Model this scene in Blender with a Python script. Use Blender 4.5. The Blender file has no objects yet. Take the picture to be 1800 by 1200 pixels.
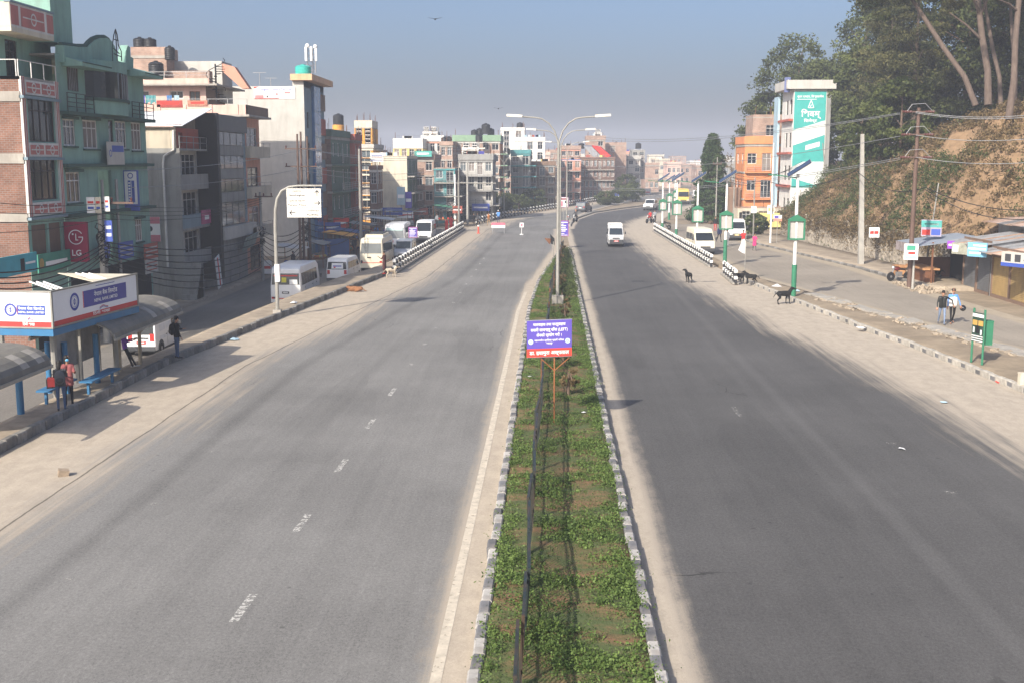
import bpy, bmesh, math, random
import numpy as np
from mathutils import Vector, Matrix, Euler
random.seed(7); RNG = np.random.default_rng(11)
sc = bpy.context.scene
COL = sc.collection
R = math.radians
# ------------------------------------------------------------------ camera
CAM_H, FPX = 8.0, 2000.0
PITCH = math.atan(316.0/FPX); YAW = math.atan(68.0*math.cos(PITCH)/FPX)
cam = bpy.data.cameras.new('camera'); cam.sensor_width = 36.0; cam.lens = 40.0
cam.clip_end = 6000; cam.clip_start = 0.1
camo = bpy.data.objects.new('camera', cam); COL.objects.link(camo)
camo.location = (0, 0, CAM_H); camo.rotation_euler = (math.pi/2-PITCH, 0, YAW)
sc.camera = camo
# ------------------------------------------------------------------ sky, sun, exposure
SUN_EL, SUN_AZ = R(33.5), R(210)      # the sun stands behind and to the left of the viewer
w = bpy.data.worlds.new('World'); sc.world = w; w.use_nodes = True
nt = w.node_tree; nt.nodes.clear()
sky = nt.nodes.new('ShaderNodeTexSky'); sky.sky_type = 'NISHITA'; sky.sun_disc = False
sky.sun_elevation = SUN_EL; sky.sun_rotation = SUN_AZ
sky.altitude = 0; sky.air_density = 0.8; sky.dust_density = 5.4; sky.ozone_density = 5.0
bg = nt.nodes.new('ShaderNodeBackground'); bg.inputs['Strength'].default_value = 0.132
out = nt.nodes.new('ShaderNodeOutputWorld')
nt.links.new(sky.outputs[0], bg.inputs[0]); nt.links.new(bg.outputs[0], out.inputs[0])
sl = bpy.data.lights.new('sun', 'SUN'); sl.energy = 4.8; sl.angle = R(0.6); sl.color = (1.0, 0.92, 0.80)
so = bpy.data.objects.new('sun', sl); COL.objects.link(so)
sd = Vector((math.sin(SUN_AZ)*math.cos(SUN_EL), math.cos(SUN_AZ)*math.cos(SUN_EL), math.sin(SUN_EL)))
so.rotation_euler = (-sd).to_track_quat('-Z', 'Y').to_euler(); so.location = (-40, -60, 80)
sc.view_settings.view_transform = 'Standard'; sc.view_settings.look = 'None'
sc.view_settings.exposure = 0.56; sc.view_settings.gamma = 1.0
try: sc.view_settings.use_curve_mapping = False
except Exception: pass
sc.render.engine = 'CYCLES'
sc.cycles.max_bounces = 6; sc.cycles.diffuse_bounces = 3; sc.cycles.glossy_bounces = 2
sc.cycles.transparent_max_bounces = 8; sc.cycles.volume_bounces = 1
sc.cycles.use_denoising = True
# ------------------------------------------------------------------ picture -> place
_rt = Vector((math.cos(YAW), math.sin(YAW), 0))
_fw = Vector((-math.sin(YAW)*math.cos(PITCH), math.cos(YAW)*math.cos(PITCH), -math.sin(PITCH)))
_up = _rt.cross(_fw)
CP = Vector((0, 0, CAM_H))
def ray(px, py): return _fw + _rt*((px-900)/FPX) + _up*((600-py)/FPX)
def G(px, py, z=0.0):
    d = ray(px, py); return CP + d*((z-CAM_H)/d.z)
def AX(px, py, x):
    d = ray(px, py); return CP + d*(x/d.x)
def AY(px, py, y):
    d = ray(px, py); return CP + d*(y/d.y)
def AYz(px, py, y): return AY(px, py, y).z
# ------------------------------------------------------------------ objects
TMP = bpy.data.scenes.new('workbench')          # small side scene in which modifiers are evaluated, removed at the end
def baked(o):
    TMP.collection.objects.link(o); vl = TMP.view_layers[0]; vl.update(); dg = vl.depsgraph; dg.update()
    me = bpy.data.meshes.new_from_object(o.evaluated_get(dg)); TMP.collection.objects.unlink(o); return me
ORG = {}
def org(p): return ORG.get(p.name, Vector((0, 0, 0))) if p else Vector((0, 0, 0))
def tag(o, label=None, cat=None, group=None, kind=None):
    if label: o['label'] = label
    if cat: o['category'] = cat
    if group: o['group'] = group
    if kind: o['kind'] = kind
    return o
def thing(name, label, cat, loc=(0, 0, 0), rz=0.0, group=None, local=False):
    o = bpy.data.objects.new(name, None); COL.objects.link(o); o.empty_display_size = 0.2
    o.location = loc; o.rotation_euler = (0, 0, rz)
    ORG[o.name] = Vector((0, 0, 0)) if local else Vector(loc)
    return tag(o, label, cat, group)
def copy_tree(o, parent=None):
    c = o.copy(); COL.objects.link(c); c.parent = parent
    for ch in o.children: copy_tree(ch, c)
    return c
def link_mesh(name, me, parent):
    o = bpy.data.objects.new(name, me); COL.objects.link(o)
    if parent: o.parent = parent; ORG[o.name] = org(parent)
    else: ORG[o.name] = Vector((0, 0, 0))
    return o
class MB:
    def __init__(s): s.v = []; s.f = []; s.m = []
    def add(s, vs, fs, m=0):
        b = len(s.v); s.v += [tuple(p) for p in vs]
        for f in fs: s.f.append(tuple(b+i for i in f)); s.m.append(m)
        return s
    def box(s, x0, x1, y0, y1, z0, z1, m=0):
        if x0 > x1: x0, x1 = x1, x0
        if y0 > y1: y0, y1 = y1, y0
        if z0 > z1: z0, z1 = z1, z0
        return s.add([(x0,y0,z0),(x1,y0,z0),(x1,y1,z0),(x0,y1,z0),(x0,y0,z1),(x1,y0,z1),(x1,y1,z1),(x0,y1,z1)],
              [(0,3,2,1),(4,5,6,7),(0,1,5,4),(1,2,6,5),(2,3,7,6),(3,0,4,7)], m)
    def obox(s, c, size, rot=(0,0,0), m=0):
        M = Euler(rot).to_matrix(); c = Vector(c); a, b, d = [q/2 for q in size]
        vs = [c+M@Vector(p) for p in [(-a,-b,-d),(a,-b,-d),(a,b,-d),(-a,b,-d),(-a,-b,d),(a,-b,d),(a,b,d),(-a,b,d)]]
        return s.add(vs, [(0,3,2,1),(4,5,6,7),(0,1,5,4),(1,2,6,5),(2,3,7,6),(3,0,4,7)], m)
    def beam(s, p0, p1, w, h, m=0):
        p0, p1 = Vector(p0), Vector(p1); d = (p1-p0)
        q = d.to_track_quat('Y', 'Z').to_euler()
        return s.obox((p0+p1)/2, (w, d.length, h), q, m)
    def tube(s, pts, r, n=6, m=0, cap=True):
        pts = [Vector(p) for p in pts]; k = len(pts)
        rs = [r]*k if not hasattr(r, '__len__') else list(r)
        b = len(s.v); ref = None
        for i, p in enumerate(pts):
            d = (pts[min(i+1, k-1)]-pts[max(i-1, 0)])
            if d.length < 1e-9: d = Vector((0, 0, 1))
            d.normalize()
            if ref is None: ref = Vector((1, 0, 0)) if abs(d.x) < 0.9 else Vector((0, 1, 0))
            a = (ref-d*ref.dot(d)).normalized(); ref = a; c = d.cross(a)
            for j in range(n):
                t = 2*math.pi*j/n
                s.v.append(tuple(p+(a*math.cos(t)+c*math.sin(t))*rs[i]))
        for i in range(k-1):
            for j in range(n):
                s.f.append((b+i*n+j, b+i*n+(j+1) % n, b+(i+1)*n+(j+1) % n, b+(i+1)*n+j)); s.m.append(m)
        if cap:
            s.f.append(tuple(b+j for j in reversed(range(n)))); s.m.append(m)
            s.f.append(tuple(b+(k-1)*n+j for j in range(n))); s.m.append(m)
        return s
    def lathe(s, prof, c, n=16, m=0, axis='Z'):
        c = Vector(c); b = len(s.v); k = len(prof)
        for (r, h) in prof:
            for j in range(n):
                t = 2*math.pi*j/n; a, q = r*math.cos(t), r*math.sin(t)
                s.v.append(tuple(c+(Vector((a, q, h)) if axis == 'Z' else Vector((h, a, q)) if axis == 'X' else Vector((q, h, a)))))
        for i in range(k-1):
            for j in range(n):
                s.f.append((b+i*n+j, b+i*n+(j+1) % n, b+(i+1)*n+(j+1) % n, b+(i+1)*n+j)); s.m.append(m)
        s.f.append(tuple(b+j for j in reversed(range(n)))); s.m.append(m)
        s.f.append(tuple(b+(k-1)*n+j for j in range(n))); s.m.append(m)
        return s
    def ball(s, c, r, nu=8, nv=6, m=0):
        rx, ry, rz = r if hasattr(r, '__len__') else (r, r, r); b = len(s.v); c = Vector(c)
        for i in range(nv+1):
            a = math.pi*i/nv
            for j in range(nu):
                t = 2*math.pi*j/nu
                s.v.append(tuple(c+Vector((rx*math.sin(a)*math.cos(t), ry*math.sin(a)*math.sin(t), -rz*math.cos(a)))))
        for i in range(nv):
            for j in range(nu):
                s.f.append((b+i*nu+j, b+i*nu+(j+1) % nu, b+(i+1)*nu+(j+1) % nu, b+(i+1)*nu+j)); s.m.append(m)
        return s
    def poly(s, pts, m=0): return s.add(pts, [tuple(range(len(pts)))], m)
    def prism(s, pts, vec, m=0):
        vec = Vector(vec); n = len(pts); P = [Vector(p) for p in pts]
        return s.add(P+[p+vec for p in P], [tuple(reversed(range(n))), tuple(range(n, 2*n))] +
                     [(i, (i+1) % n, n+(i+1) % n, n+i) for i in range(n)], m)
    def build(s, name, mats, parent=None, smooth=False):
        o0 = org(parent)
        me = bpy.data.meshes.new(name)
        me.from_pydata([(a-o0.x, b-o0.y, c-o0.z) for a, b, c in s.v] if o0.length > 0 else s.v, [], s.f)
        if not isinstance(mats, (list, tuple)): mats = [mats]
        for m in mats: me.materials.append(m)
        if len(mats) > 1: me.polygons.foreach_set('material_index', s.m)
        bm = bmesh.new(); bm.from_mesh(me); bmesh.ops.recalc_face_normals(bm, faces=bm.faces); bm.to_mesh(me); bm.free()
        if smooth:
            me.polygons.foreach_set('use_smooth', [True]*len(me.polygons))
            try: me.set_sharp_from_angle(angle=R(40))
            except Exception: pass
        me.update()
        return link_mesh(name, me, parent)
# ------------------------------------------------------------------ materials
MATS = {}
def nd(nt, t, **k):
    n = nt.nodes.new(t)
    for a, b in k.items(): setattr(n, a, b)
    return n
def mat(name, col, rough=0.8, var=0.18, scale=1.5, metal=0.0, bump=0.0, bscale=30.0, dirt=0.0, dcol=(0.12,0.10,0.08), spec=0.3, stretch=None, rnd=0.0, emit=None):
    if name in MATS: return MATS[name]
    m = bpy.data.materials.new(name); m.use_nodes = True; MATS[name] = m
    nt = m.node_tree; b = nt.nodes['Principled BSDF']; L = nt.links.new
    b.inputs['Roughness'].default_value = rough; b.inputs['Metallic'].default_value = metal
    b.inputs['Specular IOR Level'].default_value = spec
    tc = nd(nt, 'ShaderNodeTexCoord'); mp = nd(nt, 'ShaderNodeMapping'); L(tc.outputs['Object'], mp.inputs[0])
    if stretch: mp.inputs['Scale'].default_value = stretch
    cur = None
    n1 = nd(nt, 'ShaderNodeTexNoise'); n1.inputs['Scale'].default_value = scale; n1.inputs['Detail'].default_value = 6
    n1.inputs['Roughness'].default_value = 0.62
    L(mp.outputs[0], n1.inputs['Vector'])
    mr = nd(nt, 'ShaderNodeMapRange'); mr.inputs[1].default_value = 0.25; mr.inputs[2].default_value = 0.75
    mr.inputs[3].default_value = 1-var; mr.inputs[4].default_value = 1+var
    L(n1.outputs[0], mr.inputs[0])
    mx = nd(nt, 'ShaderNodeMix', data_type='RGBA', blend_type='MULTIPLY'); mx.inputs[0].default_value = 1
    mx.inputs[6].default_value = (*col, 1); L(mr.outputs[0], mx.inputs[7]); cur = mx.outputs[2]
    if rnd:
        oi = nd(nt, 'ShaderNodeObjectInfo'); r2 = nd(nt, 'ShaderNodeMapRange'); r2.inputs[3].default_value = 1-rnd; r2.inputs[4].default_value = 1+rnd
        L(oi.outputs['Random'], r2.inputs[0])
        m3 = nd(nt, 'ShaderNodeMix', data_type='RGBA', blend_type='MULTIPLY'); m3.inputs[0].default_value = 1
        L(cur, m3.inputs[6]); L(r2.outputs[0], m3.inputs[7]); cur = m3.outputs[2]
    if dirt:
        n2 = nd(nt, 'ShaderNodeTexNoise'); n2.inputs['Scale'].default_value = 0.9; n2.inputs['Detail'].default_value = 9; n2.inputs['Roughness'].default_value = 0.7
        m4 = nd(nt, 'ShaderNodeMapping'); m4.inputs['Scale'].default_value = (2.2, 2.2, 0.35); L(tc.outputs['Object'], m4.inputs[0]); L(m4.outputs[0], n2.inputs['Vector'])
        r3 = nd(nt, 'ShaderNodeMapRange'); r3.inputs[1].default_value = 0.46; r3.inputs[2].default_value = 0.72; r3.inputs[4].default_value = dirt
        L(n2.outputs[0], r3.inputs[0])
        m5 = nd(nt, 'ShaderNodeMix', data_type='RGBA'); L(r3.outputs[0], m5.inputs[0]); L(cur, m5.inputs[6]); m5.inputs[7].default_value = (*dcol, 1); cur = m5.outputs[2]
    L(cur, b.inputs['Base Color'])
    if bump:
        n5 = nd(nt, 'ShaderNodeTexNoise'); n5.inputs['Scale'].default_value = bscale; n5.inputs['Detail'].default_value = 4
        L(mp.outputs[0], n5.inputs['Vector'])
        bp = nd(nt, 'ShaderNodeBump'); bp.inputs['Strength'].default_value = bump; bp.inputs['Distance'].default_value = 0.02
        L(n5.outputs[0], bp.inputs['Height']); L(bp.outputs[0], b.inputs['Normal'])
    if emit: b.inputs['Emission Color'].default_value = (*emit[0], 1); b.inputs['Emission Strength'].default_value = emit[1]
    return m
def brickmat(name, c1, c2, mortar, plaster=None, pamt=0.0):
    if name in MATS: return MATS[name]
    m = mat(name, c1, 0.9); nt = m.node_tree; b = nt.nodes['Principled BSDF']; L = nt.links.new
    tc = nd(nt, 'ShaderNodeTexCoord'); sx = nd(nt, 'ShaderNodeSeparateXYZ'); L(tc.outputs['Object'], sx.inputs[0])
    ad = nd(nt, 'ShaderNodeMath', operation='ADD'); L(sx.outputs[0], ad.inputs[0]); L(sx.outputs[1], ad.inputs[1])
    cb = nd(nt, 'ShaderNodeCombineXYZ'); L(ad.outputs[0], cb.inputs[0]); L(sx.outputs[2], cb.inputs[1])
    br = nd(nt, 'ShaderNodeTexBrick'); br.inputs['Scale'].default_value = 1.0; br.inputs['Brick Width'].default_value = 0.25
    br.inputs['Row Height'].default_value = 0.1; br.inputs['Mortar Size'].default_value = 0.012; br.inputs['Bias'].default_value = 0.0
    br.inputs['Color1'].default_value = (*c1, 1); br.inputs['Color2'].default_value = (*c2, 1); br.inputs['Mortar'].default_value = (*mortar, 1)
    L(cb.outputs[0], br.inputs['Vector'])
    n = nd(nt, 'ShaderNodeTexNoise'); n.inputs['Scale'].default_value = 0.8; n.inputs['Detail'].default_value = 8; n.inputs['Roughness'].default_value = .7
    L(tc.outputs['Object'], n.inputs['Vector'])
    mr = nd(nt, 'ShaderNodeMapRange'); mr.inputs[1].default_value = .3; mr.inputs[2].default_value = .7; mr.inputs[3].default_value = .62; mr.inputs[4].default_value = 1.25
    L(n.outputs[0], mr.inputs[0])
    mx = nd(nt, 'ShaderNodeMix', data_type='RGBA', blend_type='MULTIPLY'); mx.inputs[0].default_value = 1
    L(br.outputs[0], mx.inputs[6]); L(mr.outputs[0], mx.inputs[7]); L(mx.outputs[2], b.inputs['Base Color'])
    return m
def glassmat(name, col=(0.02,0.025,0.03), rough=0.08, spec=0.5):
    return mat(name, col, rough, var=0.3, scale=0.7, spec=spec)
# ================================================================== SETTING
def sstep(a, b, x):
    t = min(1, max(0, (x-a)/(b-a))); return t*t*(3-2*t)
def I(tab):
    ys = [a for a, b in tab]; xs = [b for a, b in tab]
    return lambda y: float(np.interp(y, ys, xs))
KLx = I([(-30,-15.2),(44,-15.2),(62,-13.5),(79,-11.75),(138,-10.5)])       # left kerb
MLx = I([(-30,-1.25),(61,-1.2),(75,-.85),(91,.1),(105,.9),(140,1.2)])       # median, left edge
MRx = I([(-30,1.8),(140,1.85)])                                             # median, right edge
KRx = I([(-30,17.2),(39,16.6),(49,15.75),(55,14.95),(65,14.05),(77,12.95),(131,12.0),(140,12.0)])
ILx = I([(-30,-17.2),(38,-16.6),(46,-16.3),(54,-16.0),(61,-15.6),(66,-15.2),(77,-14.4),(82,-13.4),(92,-12.4),(138,-11.4)])
ERx = I([(-30,23),(38,21.5),(47,20),(57,18.2),(67,16.3),(80,13.9),(131,12.9),(140,13)])
FXx = I([(-30,-24.6),(92,-24.6),(108,-23),(116,-22.6),(138,-21),(150,-16)])  # building line on the left
def SZ(y): return -1.2*(1-sstep(92, 140, y))
def meshgrid(name, mats, X, Y, Z, attrs=None, smooth=True):
    n, k = X.shape; me = bpy.data.meshes.new(name)
    co = np.stack([X, Y, Z], -1).reshape(-1, 3)
    idx = np.arange(n*k).reshape(n, k)
    f = np.stack([idx[:-1, :-1], idx[:-1, 1:], idx[1:, 1:], idx[1:, :-1]], -1).reshape(-1, 4)
    me.from_pydata(co.tolist(), [], f.tolist())
    for m in (mats if isinstance(mats, (list, tuple)) else [mats]): me.materials.append(m)
    for a, v in (attrs or {}).items():
        at = me.attributes.new(a, 'FLOAT', 'POINT'); at.data.foreach_set('value', v.reshape(-1).astype(np.float32))
    if smooth: me.polygons.foreach_set('use_smooth', [True]*len(me.polygons))
    me.update(); 
    if me.polygons[0].normal.z < 0: me.flip_normals()
    return me
def ribbon(name, mats, fa, fb, ys, nw, z, edges=True):
    """strip between x=fa(y) and x=fb(y); attributes hold the distance in metres to either edge"""
    ys = np.asarray(ys, float); t = np.linspace(0, 1, nw)
    A = np.array([fa(y) for y in ys])[:, None]; B = np.array([fb(y) for y in ys])[:, None]
    X = A+(B-A)*t; Y = ys[:, None]+0*t; Z = (np.array([z(y) for y in ys])[:, None] if callable(z) else z)+0*X
    return meshgrid(name, mats, X, Y, Z, {'da': X-A, 'db': B-X})
def ribbon_pts(name, mats, A, B, nl, nw, z):
    def rs(P):
        P = np.array([[p[0], p[1]] for p in P]); t = np.linspace(0, len(P)-1, nl)
        # smooth resampling
        k = np.arange(len(P)); return np.stack([np.interp(t, k, P[:, 0]), np.interp(t, k, P[:, 1])], -1)
    a, b = rs(A), rs(B); t = np.linspace(0, 1, nw)[None, :, None]
    P = a[:, None]+(b-a)[:, None]*t; W = np.linalg.norm(b-a, axis=1)[:, None]
    return meshgrid(name, mats, P[..., 0], P[..., 1], np.zeros(P.shape[:2])+z, {'da': W*t[..., 0], 'db': W*(1-t[..., 0])})
def struct(name, me, label=None):
    o = link_mesh(name, me, None); o['kind'] = 'structure'
    if label: o['label'] = label
    return o
def roadmat(name, asph, dust, wa, wb, soft=1.15, streak=1.0, joint=None, tracks=()):
    """asphalt with wind-blown dust lying along both edges (distances from the mesh attributes)"""
    m = bpy.data.materials.new(name); m.use_nodes = True; nt = m.node_tree; b = nt.nodes['Principled BSDF']; L = nt.links.new
    b.inputs['Roughness'].default_value = 0.85; b.inputs['Specular IOR Level'].default_value = 0.25
    geo = nd(nt, 'ShaderNodeNewGeometry'); pos = geo.outputs['Position']
    def noise(sc_, scale, det=6, rough=.6):
        mp = nd(nt, 'ShaderNodeMapping'); mp.inputs['Scale'].default_value = sc_; L(pos, mp.inputs[0])
        n = nd(nt, 'ShaderNodeTexNoise'); n.inputs['Scale'].default_value = scale; n.inputs['Detail'].default_value = det; n.inputs['Roughness'].default_value = rough
        L(mp.outputs[0], n.inputs['Vector']); return n.outputs[0]
    def math_(op, a, b_=None, c=None):
        n = nd(nt, 'ShaderNodeMath', operation=op)
        for i, v in enumerate((a, b_, c)):
            if v is None: continue
            if isinstance(v, (int, float)): n.inputs[i].default_value = v
            else: L(v, n.inputs[i])
        return n.outputs[0]
    def rng(v, a, b_, c, d, smooth=True):
        n = nd(nt, 'ShaderNodeMapRange'); n.interpolation_type = 'SMOOTHSTEP' if smooth else 'LINEAR'
        L(v, n.inputs[0])
        for i, q in enumerate((a, b_, c, d)): n.inputs[i+1].default_value = q
        return n.outputs[0]
    def attr(a):
        n = nd(nt, 'ShaderNodeAttribute'); n.attribute_name = a; return n.outputs['Fac']
    def mixc(f, c1, c2, bt='MIX'):
        n = nd(nt, 'ShaderNodeMix', data_type='RGBA', blend_type=bt)
        if isinstance(f, (int, float)): n.inputs[0].default_value = f
        else: L(f, n.inputs[0])
        for i, c in ((6, c1), (7, c2)):
            if isinstance(c, tuple): n.inputs[i].default_value = (*c, 1)
            else: L(c, n.inputs[i])
        return n.outputs[2]
    big = noise((1, 1, 1), 0.12, 5); strk = noise((3.6, 0.10, 1), 1.0, 9, .7); fine = noise((1, 1, 1), 60, 3, .8); mid = noise((1, .6, 1), 2.2, 8, .7)
    v = math_('ADD', rng(big, .3, .7, .86, 1.12), math_('MULTIPLY', math_('SUBTRACT', strk, .5), (.38*streak)))
    v = math_('ADD', v, math_('MULTIPLY', math_('SUBTRACT', fine, .5), 1.5)); grit = noise((1, .7, 1), 17, 4, .8); v = math_('ADD', v, math_('MULTIPLY', math_('SUBTRACT', grit, .5), 1.25))
    v = math_('ADD', v, math_('MULTIPLY', math_('SUBTRACT', mid, .5), .2))
    vo = nd(nt, 'ShaderNodeTexVoronoi'); vo.inputs['Scale'].default_value = 1.1; vo.inputs['Randomness'].default_value = 1.0; L(pos, vo.inputs['Vector'])    # drips and flung tar
    v = math_('MULTIPLY', v, rng(math_('ADD', vo.outputs['Distance'], math_('MULTIPLY', math_('SUBTRACT', mid, .5), .12)), .015, .07, .62, 1))
    ve = nd(nt, 'ShaderNodeTexVoronoi'); ve.feature = 'DISTANCE_TO_EDGE'; ve.inputs['Scale'].default_value = .16; mpv = nd(nt, 'ShaderNodeMapping'); mpv.inputs['Scale'].default_value = (1, .5, 1); wv = nd(nt, 'ShaderNodeVectorMath', operation='ADD'); nc = nd(nt, 'ShaderNodeTexNoise'); nc.inputs['Scale'].default_value = .9; nc.inputs['Detail'].default_value = 5; L(pos, nc.inputs['Vector']); L(pos, wv.inputs[0]); L(nc.outputs['Color'], wv.inputs[1]); L(wv.outputs[0], mpv.inputs[0]); L(mpv.outputs[0], ve.inputs['Vector'])
    ck = math_('MULTIPLY', rng(ve.outputs['Distance'], .0012, .004, 1, 0), rng(noise((1, 1, 1), .07, 3), .52, .6, 0, 1)); v = math_('MULTIPLY', v, math_('SUBTRACT', 1.0, math_('MULTIPLY', ck, .55)))
    pt = noise((.35, .05, 1), 1.0, 2, .4); v = math_('MULTIPLY', v, rng(pt, .60, .605, 1.0, .93))          # old resurfacing patches
    for (x, wd, amt) in tracks:     # wheel tracks polished or dusted by traffic
        dx = math_('ABSOLUTE', math_('SUBTRACT', attr('da'), x))
        v = math_('ADD', v, math_('MULTIPLY', rng(dx, 0, wd, 1, 0), amt))
    col = mixc(1.0, asph, v, 'MULTIPLY')
    na = math_('ADD', attr('da'), math_('ADD', math_('MULTIPLY', math_('SUBTRACT', strk, .5), 4.2 if wa > 1.5 else .5), math_('MULTIPLY', math_('SUBTRACT', big, .5), 3.0 if wa > 1.5 else .4)))
    nb = math_('ADD', attr('db'), math_('ADD', math_('MULTIPLY', math_('SUBTRACT', strk, .5), 4.2 if wb > 1.5 else .7), math_('MULTIPLY', math_('SUBTRACT', big, .5), 2.6 if wb > 1.5 else .4)))
    rag = math_('ADD', math_('MULTIPLY', math_('SUBTRACT', mid, .5), 1.0), math_('MULTIPLY', math_('SUBTRACT', grit, .5), .8)); na = math_('ADD', na, rag if wa > 1.5 else math_('MULTIPLY', rag, .5)); nb = math_('ADD', nb, rag if wb > 1.5 else math_('MULTIPLY', rag, .5))
    fa = rng(na, wa-soft if wa > 1.5 else wa-.25, wa+soft if wa > 1.5 else wa+.25, 1, 0); fb = rng(nb, wb-soft if wb > 1.5 else wb-.25, wb+soft if wb > 1.5 else wb+.25, 1, 0)
    fd = math_('MAXIMUM', fa, fb)
    dv = math_('ADD', rng(mid, .3, .7, .88, 1.1), math_('MULTIPLY', math_('SUBTRACT', strk, .5), .25))
    st = noise((1.6, .5, 1), .55, 7, .7)     # oil and water stains
    dv = math_('MULTIPLY', dv, rng(st, .62, .74, 1.0, .72))
    dv = math_('ADD', dv, math_('ADD', math_('MULTIPLY', math_('SUBTRACT', fine, .5), .4), math_('MULTIPLY', math_('SUBTRACT', grit, .5), .5)))
    dcol = mixc(1.0, dust, dv, 'MULTIPLY')
    col = mixc(math_('MULTIPLY', fd, .93), col, dcol)
    if joint:                                 # open joint between concrete apron and asphalt
        jd = math_('ABSOLUTE', math_('SUBTRACT', math_('ADD', attr('da'), math_('MULTIPLY', math_('SUBTRACT', noise((1,.4,1), .8), .5), .25)), joint))
        col = mixc(math_('MULTIPLY', rng(jd, .012, .045, 1, 0), .75), col, (.05, .04, .03))
    L(col, b.inputs['Base Color'])
    bp = nd(nt, 'ShaderNodeBump'); bp.inputs['Strength'].default_value = .35; bp.inputs['Distance'].default_value = .01
    L(fine, bp.inputs['Height']); L(bp.outputs[0], b.inputs['Normal'])
    return m
DUST = (.42, .355, .275)
m_roadL = roadmat('asphalt_worn', (.182, .176, .165), DUST, 3.6, .72, tracks=((5.4, .45, -.2), (8.2, .5, -.08), (10.6, .4, -.06)), joint=3.15)
m_roadR = roadmat('asphalt_dark', (.088, .085, .082), (.42, .36, .285), .6, 4.0, tracks=((3.2, .6, -.05), (5.2, .5, .05), (6.0, .35, .16), (8.3, .6, -.08)))
m_roadS = roadmat('asphalt_lane', (.17, .155, .135), (.30, .25, .19), .8, .8, soft=.8)
m_road2 = roadmat('asphalt_side', (.27, .235, .19), (.36, .30, .22), 1.0, 1.0, soft=.8)
m_earth = mat('dusty_earth', (.27, .215, .15), .95, var=.3, scale=.5, bump=.5, bscale=12, dirt=.5, dcol=(.13, .10, .075))
m_pave = mat('dusty_paving', (.33, .27, .20), .95, var=.28, scale=.9, bump=.4, bscale=25, dirt=.55, dcol=(.14, .115, .09))
m_conc = mat('concrete', (.34, .315, .275), .9, var=.2, scale=1.2, bump=.3, bscale=40, dirt=.4)
m_soil = mat('soil', (.20, .115, .06), 1, var=.35, scale=3, bump=.8, bscale=25)
# --- ground sheet to the horizon (the lane on the left lies lower)
xs = np.array([-3000,-900,-300,-90,-45,-30,-26,-23,-20,-18.2,-17.4,-16,-14.5,-13.4,-12.9,-12,-8,0,8,15,25,40,80,300,900,3000.])
ys = np.array([-300,-60,-20,0,20,40,60,80,92,98,104,110,116,122,128,134,140,150,180,260,500,900,2000,3500.])
XX, YY = np.meshgrid(xs, ys); ZZ = np.zeros_like(XX)-.06
for i in range(len(ys)):
    for j in range(len(xs)):
        if xs[j] < ILx(ys[i])-.05: ZZ[i, j] = min(-.06, SZ(ys[i])-.03)
struct('ground', meshgrid('ground', m_earth, XX, YY, ZZ, smooth=False))
yr = np.concatenate([np.arange(-30, 10, 4), np.arange(10, 140.1, 1.0)])
struct('road', ribbon('road', m_roadL, KLx, MLx, yr, 26, 0.006))
struct('road', ribbon('road', m_roadR, MRx, KRx, yr, 26, 0.006))
struct('road', ribbon('road', m_roadS, lambda y: FXx(y)+1.35, lambda y: ILx(y)-.22, yr, 10, lambda y: SZ(y)+.004))
struct('road', ribbon('road', m_road2, ERx, I([(-30,25.5),(55,24.6),(70,23.8),(87,23.2),(114,19.8),(131,20),(150,25)]), np.arange(-30, 150, 2.), 12, 0.003))
struct('crossing', ribbon_pts('crossing', m_roadL, [G(815,402), G(880,386), G(975,369)], [G(1155,408), G(1160,392), G(1120,372)], 12, 12, 0.002))
struct('road', ribbon_pts('road', m_roadL, [G(*p) for p in [(812,403),(860,390),(900,381.5),(940,374.5),(975,368.5),(1010,362),(1060,353),(1110,346),(1180,339),(1260,333)]],
    [G(*p) for p in [(990,403),(996,396),(1003,390),(1018,380),(1040,371),(1068,364),(1110,355.5),(1160,349),(1230,342),(1320,335)]], 60, 8, .010))
struct('road', ribbon_pts('road', m_roadR, [G(*p) for p in [(1000,403),(1004,395),(1012,386),(1043,375.5),(1091,368.5),(1138,362.5),(1200,354),(1280,345)]],
    [G(*p) for p in [(1150,408),(1156,396),(1162,389),(1172,382),(1190,375),(1230,365),(1300,354),(1400,345)]], 60, 8, .010))
# --- island between carriageway and lane, verge, footpaths
def slab(name, mats, fa, fb, ys, nw, z0, z1, jit=0.0):
    me = ribbon(name, mats, fa, fb, ys, nw, z1)
    o = struct(name, me)
    bm = bmesh.new(); bm.from_mesh(me)
    if jit:
        for v in bm.verts:
            if not v.is_boundary: v.co.z += random.uniform(-jit, jit)
    be = [e for e in bm.edges if e.is_boundary]
    r = bmesh.ops.extrude_edge_only(bm, edges=be)
    for v in [g for g in r['geom'] if isinstance(g, bmesh.types.BMVert)]: v.co.z = z0(v.co.y) if callable(z0) else z0
    bmesh.ops.recalc_face_normals(bm, faces=bm.faces)
    bm.to_mesh(me); bm.free(); return o
yi = np.arange(-20, 139, 1.5)
slab('traffic_island', m_pave, ILx, lambda y: KLx(y)-.2, yi, 6, lambda y: SZ(y)-.1, .2, .012)
slab('pavement', m_pave, lambda y: FXx(y)-.02, lambda y: FXx(y)+1.35, np.arange(30, 141, 3.), 3, lambda y: SZ(y)-.2, -1.06 if False else -1.07)
ver = slab('verge', m_earth, lambda y: KRx(y)+.2, lambda y: ERx(y)-.1, np.arange(20, 132, .8), 7, -.1, .16, .05)
slab('pavement', m_pave, I([(70,24.6),(87,23.4),(114,20.0),(128,20.2)]), I([(70,28),(87,27),(100,26.2),(114,25),(128,25)]), np.arange(72, 128, 2.), 4, -.1, .14, .01)
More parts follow.
